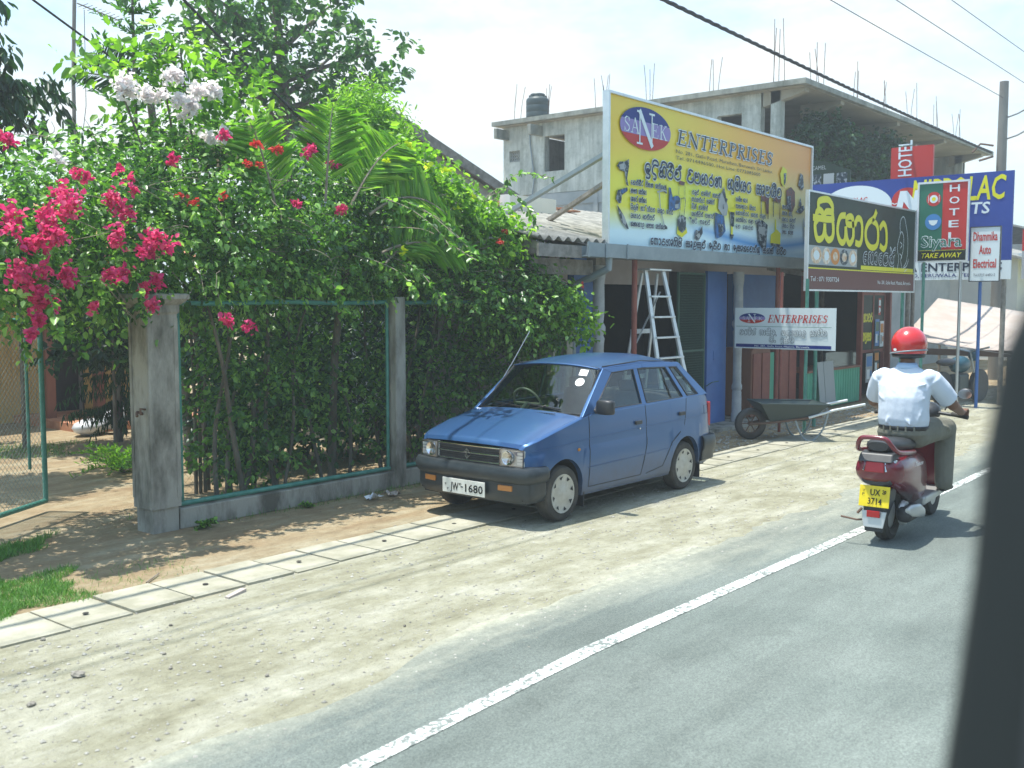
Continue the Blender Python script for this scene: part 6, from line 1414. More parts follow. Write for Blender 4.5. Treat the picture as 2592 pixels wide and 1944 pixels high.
for s in (-1, 1):
    hl = MB(); yi, yo = s*.375, s*.612
    P4 = [(nf(yi)-.014, yi, .530), (.006, yo, .525), (.018, yo, .668), (nf(yi)-.006, yi, .676)]
    hl.hexa([P4[0], P4[1], (P4[1][0]+.06, P4[1][1], P4[1][2]), (P4[0][0]+.06, P4[0][1], P4[0][2])], [P4[3], P4[2], (P4[2][0]+.06, P4[2][1], P4[2][2]), (P4[3][0]+.06, P4[3][1], P4[3][2])])
    h = hl.build('headlight', 'lamp_back', CR, local=True, bevel=.008)
    c = Vector((-.022, s*.460, .602)); g = MB(); g.lathe([(.062,0),(.060,-.014),(.046,-.004),(.020,.008),(.0,.010)], c + Vector((-.006,0,0)), (1,0,0), 24); g.build('reflector', 'chrome', h, local=True, smooth=50)
    g = MB()
    for k in range(4): g.box(-.004, .004, min(s*.545, s*.600), max(s*.545, s*.600), .545+.028*k, .566+.028*k)
    g.build('side_lamp', 'sticker', h, local=True)
    g = MB(); g.grid([[(p[0]-.016, p[1], p[2]) for p in (P4[0], P4[1])], [(p[0]-.018, p[1], p[2]) for p in (P4[3], P4[2])]]); g.build('lens', 'lamp_glass', h, local=True)
    g = MB(); g.tube([(p[0]-.012, p[1], p[2]) for p in P4 + P4[:1]], .006, 6); g.build('rim', 'black_plastic', h, local=True)
# bumpers: a wrapped section swept round the corners
def bumper(front=True):
    g = MB(); path = []
    W2 = .69
    if front: base = [(.235, -W2), (.08, -W2), (.0, -.655), (-.045, -.56), (-.070, -.35), (-.080, 0)]
    else: base = [(2.99, -W2), (3.20, -W2), (3.30, -.655), (3.35, -.56), (3.375, -.35), (3.385, 0)]
    base = catmull(base, 5); base = base + [(x, -y) for x, y in reversed(base[:-1])]
    sec = [(-.06,.215),(-.040,.222),(-.018,.26),(-.012,.285),(-.010,.295),(-.012,.385),(.004,.398),(.022,.415),(.030,.450),(.026,.490),(.008,.515),(-.05,.528)] if front else [(-.045,.25),(.0,.27),(.006,.36),(.026,.40),(.026,.49),(.010,.515),(-.05,.525)]
    rings = []
    for i, (x, y) in enumerate(base):
        a = base[max(i-1,0)]; c = base[min(i+1,len(base)-1)]; d = Vector((c[0]-a[0], c[1]-a[1])).normalized(); n_ = Vector((-d.y, d.x)) if front else Vector((d.y, -d.x))
        if front: n_ = Vector((-d.y, d.x)) * (1 if (-d.y if abs(d.y) > abs(d.x) else (-y*d.x)) > 0 else 1)
        out = Vector((x - 1.6, y*1.0)); n_ = Vector((-d.y, d.x)); n_ = n_ if n_.dot(out) > 0 else -n_
        rings.append([Vector((x + n_.x*o_, y + n_.y*o_, z)) for o_, z in sec])
    g.grid(rings); return g, base
g, fb_ = bumper(True); fbm = g.build('front_bumper', 'bumper', CR, smooth=40, local=True, solid=.008)
g, rb_ = bumper(False); g.build('rear_bumper', 'bumper', CR, smooth=40, local=True, solid=.008)
for s in (-1, 1):
    g = MB(); xx = interp(.5, [(0,-.078),(.35,-.068),(.56,-.044)]); g.hexa([(xx-.026, s*.38, .322), (xx-.008, s*.52, .322), (xx+.09, s*.54, .318), (xx+.07, s*.37, .318)], [(xx-.026, s*.38, .368), (xx-.008, s*.52, .368), (xx+.09, s*.54, .372), (xx+.07, s*.37, .372)]); g.build('indicator', 'amber_dull', fbm, local=True, bevel=.004)
NP = thing_part = MB(); NP.box(-.106, -.097, -.255, .255, .245, .375); npo = NP.build('number_plate', 'plate_white', fbm, local=True, bevel=.003)
PFm = Frame((-.1065, .255, .245), (0,-1,0), (-1,0,0)); g = MB(); text(g, PFm, 'JW', .10, .028, .068, .10, .002, 0, 0, .016); text(g, PFm, '-', .225, .045, .060, .03, .002, 0, 0, .014); text(g, PFm, '1680', .280, .028, .068, .21, .002, 0, 0, .016); text(g, PFm, 'W', .030, .062, .022, .022, .002, 0, 0, .01); text(g, PFm, 'P', .060, .022, .022, .018, .002, 0, 0, .01); sinhala(g, PFm, 'Sr', .205, .078, .018, .03, .003, .002, 0); g.build('plate_lettering', 'print_black', npo, local=True)
# sill, arch liners, floor
g = MB()
for s in (-1, 1): g.hexa([(.80,s*.655,.19),(2.36,s*.655,.19),(2.36,s*.60,.19),(.80,s*.60,.19)], [(.80,s*.668,.232),(2.36,s*.668,.232),(2.36,s*.60,.232),(.80,s*.60,.232)])
g.build('sill', 'car_paint', CR, local=True)
g = MB()
for xc in (XF, XR):
    for s in (-1, 1):
        rows = [[(xc + (RA+.006)*math.cos(PI*k/14), yy_, .255 + (RA+.006)*math.sin(PI*k/14)) for k in range(15)] for yy_ in (s*.665, s*.40)]; g.grid(rows)
        g.poly([(xc + (RA+.006)*math.cos(PI*k/14), s*.40, .255 + (RA+.006)*math.sin(PI*k/14)) for k in range(15)])
g.box(.02, 3.2, -.60, .60, .20, .236); g.box(-.012, .03, -.61, .61, .24, .43); g.box(.10, 3.1, -.38, .38, .24, .30); g.box(.06,.1,-.58,.58,.24,.62)
g.build('wheel_housing', 'interior', CR, local=True)
# wheels
def wheel(x, s):
    c = Vector((x, s*.60, RW)); g = MB(); ax = (0, s, 0)
    g.lathe([(.150,.052),(.162,.066),(.195,.074),(.228,.068),(.242,.052),(.248,.02),(.248,-.03),(.242,-.055),(.22,-.07),(.15,-.06)], c, ax, 40)
    g.v = [(x + (v[0]-x)*1.054, v[1], v[2]) for v in g.v]; tb_ = g.build('wheel', 'tyre', CR, smooth=30, local=True)
    g = MB(); g.lathe([(.176,.060),(.172,.073),(.160,.070),(.120,.062),(.070,.070),(.0,.076)], c, ax, 40); g.build('hubcap', 'hubcap', tb_, smooth=35, local=True)
    g = MB(); a1 = Vector((1,0,0)); a2 = Vector((0,0,1))
    for k in range(8):
        a = 2*PI*k/8 + .2; q = []
        for rr_, da in ((.153,-.16),(.153,.16),(.118,0)): q.append(c + Vector((0, s*(.0725 if rr_ > .15 else .0655), 0)) + a1*math.cos(a+da)*rr_ + a2*math.sin(a+da)*rr_)
        g.poly(q)
    g.build('hubcap_slot', 'interior', tb_, local=True)
for x in (XF, XR):
    for s in (-1, 1): wheel(x, s)
for x, s in ((XF+.335, -1), (XR+.335, -1), (XR+.335, 1), (XF+.335, 1)):
    g = MB(); g.box(x-.006, x+.004, min(s*.52, s*.665), max(s*.52, s*.665), .085, .30); g.build('mud_flap', 'black_plastic', CR, local=True)
# greenhouse
def gy(z): return interp(z, [(.88,.668),(.95,.655),(1.28,.552),(1.34,.53)])
def gh_piece(poly, inn=.035, out=0.0):
    g = MB(); return g
def panel_strip(name, polys, mat='car_paint', d_out=.0, d_in=.035, parent=CR, both=True, bv=.004):
    for s in (-1, 1):
        g = MB()
        for poly in polys: g.prism(poly, lambda u, v, d: (u, s*(gy(v) - d), v), d_out, d_in)
        g.build(name, mat, parent, local=True, bevel=bv)
A0, A1, A2, A3 = (.80,.893), (.985,.925), (1.44,1.262), (1.315,1.305)
panel_strip('front_pillar', [[A0, A1, A2, A3]])
panel_strip('centre_pillar', [[(1.835,.93),(1.925,.93),(1.905,1.278),(1.83,1.278)]], d_out=.003)
panel_strip('rear_pillar', [[(2.655,.95),(2.73,.95),(2.50,1.268),(2.435,1.272)], [(2.985,.955),(3.17,.95),(2.735,1.288),(2.66,1.262)]], d_out=.001)
panel_strip('roof_rail', [[(1.30,1.30),(1.44,1.260),(2.0,1.278),(2.0,1.318)], [(2.0,1.318),(2.0,1.278),(2.66,1.260),(2.76,1.28),(2.70,1.305)]], d_out=-.002)
panel_strip('waist_sill', [[(.93,.902),(3.10,.945),(3.10,.965),(.97,.928)]], d_out=-.001, d_in=.05)
WN = [('side_window', [(1.005,.938),(1.455,1.258),(1.825,1.272),(1.832,.945)]), ('side_window', [(1.93,.945),(1.912,1.272),(2.425,1.262),(2.635,.955)]), ('quarter_window', [(2.745,.962),(2.52,1.258),(2.64,1.255),(2.95,.968)])]
for s in (-1, 1):
    for nm, poly in WN:
        g = MB(); g.poly([(u, s*(gy(v) - .014), v) for u, v in poly]); w_ = g.build(nm, 'car_glass', CR, local=True)
        g = MB(); pp = [(u, s*(gy(v) - .004), v) for u, v in poly]; g.tube(pp + pp[:1], .0065, 6); g.build('window_seal', 'black_plastic', w_, local=True)
    g = MB(); g.beam((2.42, s*(gy(.95)-.01), .95), (2.34, s*(gy(1.26)-.01), 1.265), .014, .012); g.build('window_divider', 'black_plastic', CR, local=True)
# roof skin
g = MB(); rows = []
for x in [1.27,1.29,1.32,1.40,1.55,1.75,2.0,2.25,2.45,2.60,2.68,2.74]:
    e = interp(x, [(1.27,1.306),(1.5,1.322),(2.0,1.332),(2.5,1.322),(2.74,1.292)]); row = []
    for k in range(17):
        u = -1 + k/8; f_ = 1-abs(u)**2.2
        row.append((x - .05*(1-u*u)*(1 if x < 1.35 else 0) + (.04*(1-u*u) if x > 2.65 else 0), u*.535, e - .014 + .085*f_*interp(x, [(1.27,.45),(1.6,.92),(2.1,1.0),(2.5,.85),(2.74,.45)])))
    rows.append(row)
g.grid(rows); g.build('roof', 'car_paint', CR, smooth=45, local=True, solid=.012)
g = MB()
for s in (-1, 1): g.tube([(x, s*.515, interp(x, [(1.32,1.315),(2.0,1.345),(2.68,1.312)])) for x in (1.34,1.5,1.7,2.0,2.3,2.5,2.66)], .006, 6)
g.build('drip_rail', 'black_plastic', CR, local=True)
# screens
def screen(name, lo, hi, n=12, mat='car_glass'):
    g = MB(); rows = []
    for i in range(5):
        f = i/4; row = []
        for k in range(n+1):
            u = -1 + 2*k/n; a = Vector((lo[0] - lo[3]*(1-u*u), u*lo[1], lo[2])); b_ = Vector((hi[0] - hi[3]*(1-u*u), u*hi[1], hi[2] + hi[4]*(1-u*u))); row.append(a.lerp(b_, f))
        rows.append(row)
    g.grid(rows); o_ = g.build(name, mat, CR, smooth=60, local=True)
    g = MB(); per = rows[0] + [r[-1] for r in rows[1:]] + list(reversed(rows[-1]))[1:] + [r[0] for r in reversed(rows)][1:]
    g.tube(per + per[:1], .009, 6); g.build('screen_seal', 'black_plastic', o_, local=True); return o_, rows
ws, wr = screen('windscreen', (.86, .625, .910, .055), (1.285, .520, 1.300, .05, .030))
rs_, _ = screen('rear_window', (3.17, .60, .96, -.04), (2.76, .51, 1.29, -.04, .02))
def onws(f, u, d=.004):
    a = Vector((.86 - .055*(1-u*u), u*.625, .91)); b_ = Vector((1.285 - .05*(1-u*u), u*.52, 1.300 + .03*(1-u*u))); return a.lerp(b_, f) + Vector((-.65, 0, .75))*d
g = MB(); g.poly([onws(.80,-.66), onws(.80,-.82), onws(.93,-.82), onws(.93,-.66)]); cc = onws(.66, -.74); ring = []
for k in range(18): ring.append(onws(.66 + .085*math.sin(2*PI*k/18), -.74 + .085*math.cos(2*PI*k/18)))
g.poly(ring); g.build('sticker', 'sticker', ws, local=True)
for u0, u1, f1 in ((.10, .72, .10), (-.62, .02, .12)):
    g = MB(); g.tube([onws(-.02, u0+.55 if u0 > 0 else -.02, .01), onws(.06, (u0+u1)/2, .03), onws(f1*.9, (u0+u1)/2-.05, .02)], .006, 6); g.beam(onws(.05, u0, .016), onws(f1, u1 if u0 > 0 else u1, .016), .012, .010); g.build('wiper', 'black_plastic', CR, local=True)
# inside
g = MB(); g.hexa([(.90,-.60,.70),(1.16,-.60,.70),(1.16,.60,.70),(.90,.60,.70)], [(.90,-.60,.90),(1.12,-.60,.885),(1.12,.60,.885),(.90,.60,.90)]); g.build('dashboard', 'interior', CR, local=True, bevel=.02)
for y in (-.32, .32):
    g = MB(); g.hexa([(1.55,y-.22,.38),(2.0,y-.22,.38),(2.0,y+.22,.38),(1.55,y+.22,.38)], [(1.52,y-.22,.55),(1.98,y-.22,.52),(1.98,y+.22,.52),(1.52,y+.22,.55)]); g.hexa([(1.92,y-.22,.5),(2.04,y-.22,.5),(2.04,y+.22,.5),(1.92,y+.22,.5)], [(2.10,y-.17,1.03),(2.17,y-.17,1.03),(2.17,y+.17,1.03),(2.10,y+.17,1.03)]); g.box(2.10,2.18,y-.12,y+.12,1.03,1.14); g.build('front_seat', 'seat_cloth', CR, local=True, bevel=.02)
g = MB(); g.box(2.45,2.75,-.58,.58,.40,.58); g.hexa([(2.70,-.56,.5),(2.82,-.56,.5),(2.82,.56,.5),(2.70,.56,.5)], [(2.84,-.52,.98),(2.92,-.52,.98),(2.92,.52,.98),(2.84,.52,.98)]); g.build('rear_seat', 'seat_cloth', CR, local=True, bevel=.02)
g = MB(); rot = Matrix.Rotation(rad(-28), 3, 'Y'); ctr = Vector((1.24, .32, .93)); g.tube([ctr + rot @ Vector((0, .17*math.cos(2*PI*k/24), .17*math.sin(2*PI*k/24))) for k in range(25)], .012, 8, cap=False); g.beam(ctr, ctr + Vector((-.12,0,-.08)), .04); g.tube([ctr + rot @ Vector((0,-.16,0)), ctr + rot @ Vector((0,.16,0))], .012, 6); g.build('steering_wheel', 'wheel_grey', CR, local=True, smooth=60)
g = MB(); g.box(1.26,1.28,-.10,.10,1.20,1.255); g.build('interior_mirror', 'interior', CR, local=True)
def er_(y, a, b_): return [(1.03 + a*abs(math.cos(2*PI*k/20))**.5*(1 if math.cos(2*PI*k/20) > 0 else -1), y, .972 + b_*abs(math.sin(2*PI*k/20))**.5*(1 if math.sin(2*PI*k/20) > 0 else -1)) for k in range(20)]
# mirror, handles, shut lines, small lamps
g = MB(); g.loft([er_(-.680,.030,.050), er_(-.700,.046,.066), er_(-.79,.050,.068), er_(-.845,.042,.062), er_(-.855,.026,.05)]); g.tube([(1.02,-.66,.93),(1.03,-.72,.94)], .022, 8); g.build('door_mirror', 'black_plastic', CR, smooth=60, local=True)
g = MB(); g.loft([er_(.680,.030,.050), er_(.700,.046,.066), er_(.79,.050,.068), er_(.845,.042,.062), er_(.855,.026,.05)]); g = MB()
def line(name, pts, w=.006, mat='interior'):
    for s in (-1, 1):
        g = MB(); q = [Vector((x, s*(interp(x, WID)*prof(z) + .0006), z)) for x, z in pts]
        for a, c in zip(q, q[1:]): g.beam(a, c, w, .0025 if mat == 'interior' else .011, up=(0,1,0))
        g.build(name, mat, CR, local=True)
def dense(pts, n=8):
    out = []
    for (x0, z0), (x1, z1) in zip(pts, pts[1:]): out += [(x0+(x1-x0)*i/n, z0+(z1-z0)*i/n) for i in range(n)]
    return out + [pts[-1]]
line('shut_line', dense([(.90,.90),(.885,.60),(.89,.26),(1.79,.26),(1.87,.55),(1.88,.93)])); line('shut_line', dense([(1.89,.26),(2.20,.30),(2.36,.52),(2.62,.66),(2.70,.94)]))
line('crease', dense([(.08,.655),(.9,.695),(1.88,.72),(3.15,.745)], 14), .005, 'car_paint'); line('crease', dense([(.86,.44),(1.88,.455),(2.30,.465)], 10), .005, 'car_paint')
for x, z in ((1.72,.775),(2.56,.795)):
    for s in (-1, 1):
        g = MB(); yy_ = s*(interp(x, WID)*prof(z)); g.box(x-.055, x+.055, min(yy_, yy_+s*.022), max(yy_, yy_+s*.022), z-.020, z+.016); g.build('door_handle', 'black_plastic', CR, local=True, bevel=.006)
g = MB(); g.ell((1.74,-.700,.715), (.010,.004,.010), 8, 6); g.build('key_lock', 'chrome', CR, local=True)
for s in (-1, 1):
    g = MB(); g.ell((.72, s*.690, .615), (.022,.010,.015), 12, 8); g.build('side_repeater', 'amber', CR, local=True, smooth=60)
    g = MB(); g.box(3.235, 3.30, min(s*.50, s*.625), max(s*.50, s*.625), .60, .86); g.build('tail_light', 'red_lens', CR, local=True, bevel=.01)
g = MB(); g.tube([(3.04,-.684,.755),(3.14,-.669,.755),(3.14,-.667,.84),(3.04,-.681,.84),(3.04,-.684,.755)], .002, 4); g.build('fuel_flap', 'interior', CR, local=True)
g = MB(); g.tube([(1.02,.665,.93),(1.34,.60,1.32),(1.62,.60,1.62)], .0045, 6); g.build('antenna', 'steel', CR, local=True)
# ------------------------------------------------------------------ scooter
plain('scooter_red', (.15,.008,.018), .26, coat=.7, c2=(.18,.012,.022), scale=4)
plain('silver_paint', (.50,.51,.50), .35, metal=.5)
SC = thing('scooter', (8.16, 2.87, 0), 'dark red scooter with yellow number plate riding away along the white road line', 'scooter', rz=rad(2.5))
def ring(x, y0, z0, ry, rz_, n=16, p=2.6, lean=0):
    out = []
    for k in range(n):
        a = 2*PI*k/n; c, s = math.cos(a), math.sin(a); out.append(Vector((x + lean*s, y0 + ry*abs(c)**(2/p)*(1 if c > 0 else -1), z0 + rz_*abs(s)**(2/p)*(1 if s > 0 else -1))))
    return out
for x, r, w, nm in ((0, .212, .060, 'rear_wheel'), (1.22, .212, .045, 'front_wheel')):
    g = MB(); g.lathe([(.12,-w*.7),(.165,-w),(.200,-w*.8),(.212,-w*.25),(.212,w*.25),(.200,w*.8),(.165,w),(.12,w*.7),(.12,-w*.7)], (x,0,.212), (0,1,0), 30); wh = g.build(nm, 'tyre', SC, smooth=35, local=True)
    g = MB(); g.lathe([(0,-.03),(.11,-.03),(.13,-.025),(.13,.025),(.11,.03),(0,.03)], (x,0,.212), (0,1,0), 20); g.build('rim', 'silver_paint', wh, local=True, smooth=35)
# tail body
g = MB(); g.loft([ring(-.335,0,.605,.095,.055), ring(-.31,0,.598,.155,.090), ring(-.20,0,.580,.188,.128), ring(0,0,.550,.200,.175), ring(.22,0,.515,.192,.205), ring(.42,0,.47,.182,.24), ring(.54,0,.44,.155,.22)]); g.build('tail_body', 'scooter_red', SC, smooth=50, local=True)
g = MB()   # dark under-tail
g.loft([ring(-.31,0,.53,.11,.05), ring(-.1,0,.50,.14,.07), ring(.3,0,.42,.15,.10), ring(.5,0,.36,.13,.08)]); g.build('undertray', 'black_plastic', SC, smooth=50, local=True)
g = MB(); g.loft([ring(-.27,0,.775,.075,.035), ring(-.22,0,.775,.105,.050), ring(.0,0,.765,.135,.055), ring(.25,0,.750,.140,.05), ring(.50,0,.755,.120,.05), ring(.66,0,.745,.09,.04)]); g.build('seat', 'black_plastic', SC, smooth=50, local=True)
g = MB(); SF_ = [(.14,.155,.70),(-.08,.165,.72),(-.27,.150,.745),(-.35,.125,.80),(-.375,.095,.845),(-.38,.04,.855),(-.38,-.04,.855),(-.375,-.095,.845),(-.35,-.125,.80),(-.27,-.150,.745),(-.08,-.165,.72),(.14,-.155,.70)]
g.tube(catmull3(SF_, 4), .018, 10); g.build('grab_rail', 'scooter_red', SC, smooth=60, local=True)
g = MB(); g.hexa([(-.345,-.13,.66),(-.345,.13,.66),(-.20,.15,.70),(-.20,-.15,.70)], [(-.30,-.125,.725),(-.30,.125,.725),(-.18,.135,.735),(-.18,-.135,.735)]); tl = g.build('tail_fairing', 'black_plastic', SC, local=True, bevel=.012)
g = MB(); g.hexa([(-.352,-.075,.585),(-.352,.075,.585),(-.34,.075,.585),(-.34,-.075,.585)], [(-.335,-.065,.665),(-.335,.065,.665),(-.32,.065,.665),(-.32,-.065,.665)]); g.build('tail_light', 'red_lens', SC, local=True, bevel=.006)
for s in (-1, 1):
    g = MB(); g.hexa([(-.348,s*.080,.59),(-.29,s*.150,.60),(-.25,s*.150,.60),(-.30,s*.080,.59)], [(-.330,s*.072,.675),(-.27,s*.138,.68),(-.23,s*.138,.68),(-.28,s*.072,.675)]); g.build('rear_indicator', 'chrome', SC, local=True, bevel=.006)
g = MB(); g.hexa([(-.345,-.115,.315),(-.345,.115,.315),(-.337,.115,.315),(-.337,-.115,.315)], [(-.315,-.115,.475),(-.315,.115,.475),(-.307,.115,.475),(-.307,-.115,.475)]); pl = g.build('number_plate', 'plate_yellow', SC, local=True, bevel=.003)
PL = Frame((-.3475, .115, .315), (0,-1,0), (-.98,0,.18), (.184,0,.983)); g = MB(); text(g, PL, 'UX', .085, .090, .048, .075, .003, 0, 0, .012); text(g, PL, '3714', .070, .022, .048, .105, .003, 0, 0, .012); text(g, PL, 'W', .025, .115, .02, .02, .003, 0); text(g, PL, 'P', .025, .085, .02, .016, .003, 0); sinhala(g, PL, 'S', .175, .105, .03, .03, .005, .003, 0); g.build('plate_lettering', 'print_black', pl, local=True)
g = MB(); g.hexa([(-.30,-.09,.20),(-.30,.09,.20),(-.10,.09,.34),(-.10,-.09,.34)], [(-.30,-.085,.42),(-.30,.085,.42),(-.05,.09,.46),(-.05,-.09,.46)]); g.hexa([(-.33,-.07,.12),(-.33,.07,.12),(-.31,.07,.12),(-.31,-.07,.12)], [(-.30,-.095,.33),(-.30,.095,.33),(-.28,.095,.33),(-.28,-.095,.33)]); g.build('rear_mudguard', 'black_plastic', SC, local=True, bevel=.012)
g = MB(); g.hexa([(-.343,-.075,.155),(-.343,.075,.155),(-.335,.075,.155),(-.335,-.075,.155)], [(-.325,-.095,.28),(-.325,.095,.28),(-.315,.095,.28),(-.315,-.095,.28)]); g.build('mudguard_panel', 'silver_paint', SC, local=True, bevel=.02)
g = MB(); g.box(-.347, -.338, -.05, .05, .235, .285); g.build('reflector', 'red_lens', SC, local=True, bevel=.003)
g = MB(); g.tube([(-.30,.10,.20),(-.33,.13,.20),(-.34,.25,.215)], .008, 6); g.tube([(-.30,.10,.29),(-.32,.13,.25)], .010, 6); g.build('foot_peg', 'rust', SC, local=True)
g = MB(); g.loft([ring(-.12,-.16,.235,.045,.045), ring(-.10,-.16,.235,.062,.062), ring(.10,-.165,.24,.065,.065), ring(.22,-.16,.23,.05,.05), ring(.30,-.15,.20,.03,.03)]); g.build('muffler', 'black_plastic', SC, smooth=50, local=True)
g = MB(); g.loft([ring(-.13,-.195,.275,.018,.018), ring(-.10,-.215,.272,.022,.045), ring(.05,-.232,.255,.018,.055), ring(.20,-.225,.215,.014,.035), ring(.27,-.21,.19,.006,.012)]); g.build('heat_shield', 'silver_paint', SC, smooth=50, local=True)
g = MB(); g.lathe([(0,-.02),(.085,-.015),(.10,.0),(.09,.03),(0,.035)], (-.02,-.125,.235), (0,-1,0), 22); g.build('hub_cover', 'silver_paint', SC, smooth=40, local=True)
g = MB(); g.loft([ring(.05,.06,.23,.07,.06), ring(.30,.06,.22,.09,.08), ring(.48,.04,.22,.07,.06)]); g.build('engine_case', 'tank_black', SC, smooth=40, local=True)
g = MB(); g.hexa([(.42,-.17,.22),(1.00,-.19,.26),(1.00,.19,.26),(.42,.17,.22)], [(.42,-.18,.30),(1.00,-.20,.32),(1.00,.20,.32),(.42,.18,.30)]); g.build('footboard', 'silver_paint', SC, local=True, bevel=.02)
g = MB(); g.hexa([(.94,-.22,.28),(.94,.22,.28),(1.04,.20,.28),(1.04,-.20,.28)], [(.84,-.16,.86),(.84,.16,.86),(.94,.14,.86),(.94,-.14,.86)]); g.loft([ring(.98,0,.50,.20,.24), ring(1.06,0,.50,.16,.20), ring(1.12,0,.50,.09,.10)]); g.build('leg_shield', 'scooter_red', SC, local=True, bevel=.02, smooth=40)
g = MB(); g.loft([ring(.80,0,.93,.10,.05), ring(.86,0,.95,.15,.085), ring(.95,0,.95,.14,.085), ring(1.02,0,.93,.09,.06)]); g.build('handlebar_cowl', 'black_plastic', SC, smooth=50, local=True)
g = MB(); g.tube([(.86,.30,.95),(.87,.10,.95),(.87,-.10,.95),(.84,-.34,.93)], .014, 8)
hb = g.build('handlebar', 'black_plastic', SC, smooth=50, local=True)
for s in (-1, 1):
    g = MB(); g.tube([(.85,s*.25,.945),(.835,s*.385,.925)], .019, 10); g.tube([(.89,s*.20,.95),(.90,s*.36,.935)], .005, 5); g.build('grip', 'tyre', hb, smooth=50, local=True)
    g = MB(); g.tube(catmull3([(.87,s*.19,.97),(.88,s*.23,1.05),(.88,s*.30,1.10)]), .006, 6); g.build('mirror_stem', 'black_plastic', hb, local=True, smooth=60)
    g = MB(); c = Vector((.875, s*.345, 1.115)); g.ell(c + Vector((.014,0,0)), (.022,.062,.048), 16, 8); mo = g.build('mirror', 'black_plastic', hb, smooth=60, local=True)
    g = MB(); g.poly([c + Vector((-.0095, .055*math.cos(2*PI*k/20), .041*math.sin(2*PI*k/20))) for k in range(20)][::-1]); g.build('mirror_glass', 'chrome', mo, local=True)
g = MB(); g.tube([(1.22,0,.212),(1.10,0,.45),(.98,0,.85)], .022, 8); g.build('fork', 'steel', SC, local=True)
g = MB(); g.loft([ring(1.02,0,.42,.05,.02), ring(1.15,0,.455,.065,.02), ring(1.30,0,.43,.065,.02), ring(1.42,0,.34,.05,.02)]); g.build('front_mudguard', 'scooter_red', SC, smooth=50, local=True)
LG = Frame((.06, -.187, .595), (.998,-.06,0), (0,-1,0)); g = MB(); text(g, LG, 'Pleasure', 0, 0, .035, .17, .004, 0, .3, .01); g.build('side_lettering', 'sticker', SC, local=True)

# ------------------------------------------------------------------ rider
plain('skin', (.16,.075,.042), .55, c2=(.19,.09,.052), scale=12)
plain('shirt', (.58,.64,.72), .85, bump=.9, bscale=7, stretch=(1,1,.55))
plain('collar_blue', (.42,.56,.74), .85)
plain('trouser', (.155,.15,.115), .9, c2=(.19,.185,.145), scale=5, bump=.9, bscale=8, stretch=(1,1,.6))
plain('belt_black', (.012,.012,.014), .4)
plain('helmet_red', (.55,.018,.018), .25, coat=.8)
plain('shoe', (.02,.018,.017), .45)
RD = thing('person', (8.50, 2.865, .02), 'rider in red helmet, white short-sleeved shirt and khaki trousers sitting on the red scooter', 'person', rz=rad(2.5))
def er(c, a, b_, n=18, d=(0,0,1), s=(0,1,0), p=2.2):   # ellipse ring: a along s, b_ along the third axis
    c = Vector(c); d = Vector(d).normalized(); s = Vector(s); s = (s - d*s.dot(d)).normalized(); q = d.cross(s)
    return [c + s*a*abs(math.cos(2*PI*k/n))**(2/p)*(1 if math.cos(2*PI*k/n) > 0 else -1) + q*b_*abs(math.sin(2*PI*k/n))**(2/p)*(1 if math.sin(2*PI*k/n) > 0 else -1) for k in range(n)]
def limb(g, pts, rs, n=14):
    q = catmull3(pts, 5); m_ = len(q); idx = [i*(len(rs)-1)/(m_-1) for i in range(m_)]
    g.tube(q, [rs[int(i)] + (rs[min(int(i)+1, len(rs)-1)] - rs[int(i)])*(i-int(i)) for i in idx], n)
    g.ell(q[0], (rs[0],)*3, 10, 8); g.ell(q[-1], (rs[-1],)*3, 10, 8)
def merged(g, name, mat, parent, vox=.014, smooth_it=6, local=True):
    o_ = g.build(name, mat, parent, local=local)
    m1 = o_.modifiers.new('r', 'REMESH'); m1.mode = 'VOXEL'; m1.voxel_size = vox; m1.use_smooth_shade = True
    m2 = o_.modifiers.new('s', 'SMOOTH'); m2.factor = .5; m2.iterations = smooth_it
    bpy.context.view_layer.update(); dg = bpy.context.evaluated_depsgraph_get(); me = bpy.data.meshes.new_from_object(o_.evaluated_get(dg))
    old = o_.data; o_.modifiers.clear(); o_.data = me; bpy.data.meshes.remove(old)
    if not me.materials: me.materials.append(MATS[mat])
    me.polygons.foreach_set('use_smooth', [True]*len(me.polygons)); return o_
# local frame: x forward, y left, z up; origin on the road under the hips
HZ = .80
sh = {s: Vector((.00, s*.185, 1.255)) for s in (-1, 1)}
el = {-1: Vector((.20, -.315, 1.03)), 1: Vector((.17, .310, 1.03))}
wr_ = {-1: Vector((.40, -.335, .955)), 1: Vector((.42, .335, .955))}
gr_ = {-1: Vector((.478, -.335, .945)), 1: Vector((.478, .335, .945))}
kn = {-1: Vector((.52, -.185, .79)), 1: Vector((.47, .20, .77))}
an = {-1: Vector((.43, -.205, .36)), 1: Vector((.47, .17, .40))}
g = MB()   # one continuous body
g.loft([er((-.02,0,.84),.15,.12), er((-.03,0,.95),.155,.115), er((-.02,0,1.10),.165,.115), er((0,0,1.24),.165,.10), er((.01,0,1.32),.09,.07), er((.02,0,1.37),.058,.058), er((.03,0,1.45),.056,.06)])
g.ell((.055,0,1.515), (.095,.076,.115), 18, 14); g.ell((.135,0,1.47), (.03,.045,.05)); g.ell((.155,0,1.50), (.018,.012,.022))
for s in (-1, 1): g.ell((.045, s*.076, 1.535), (.018,.010,.030), 8, 6)
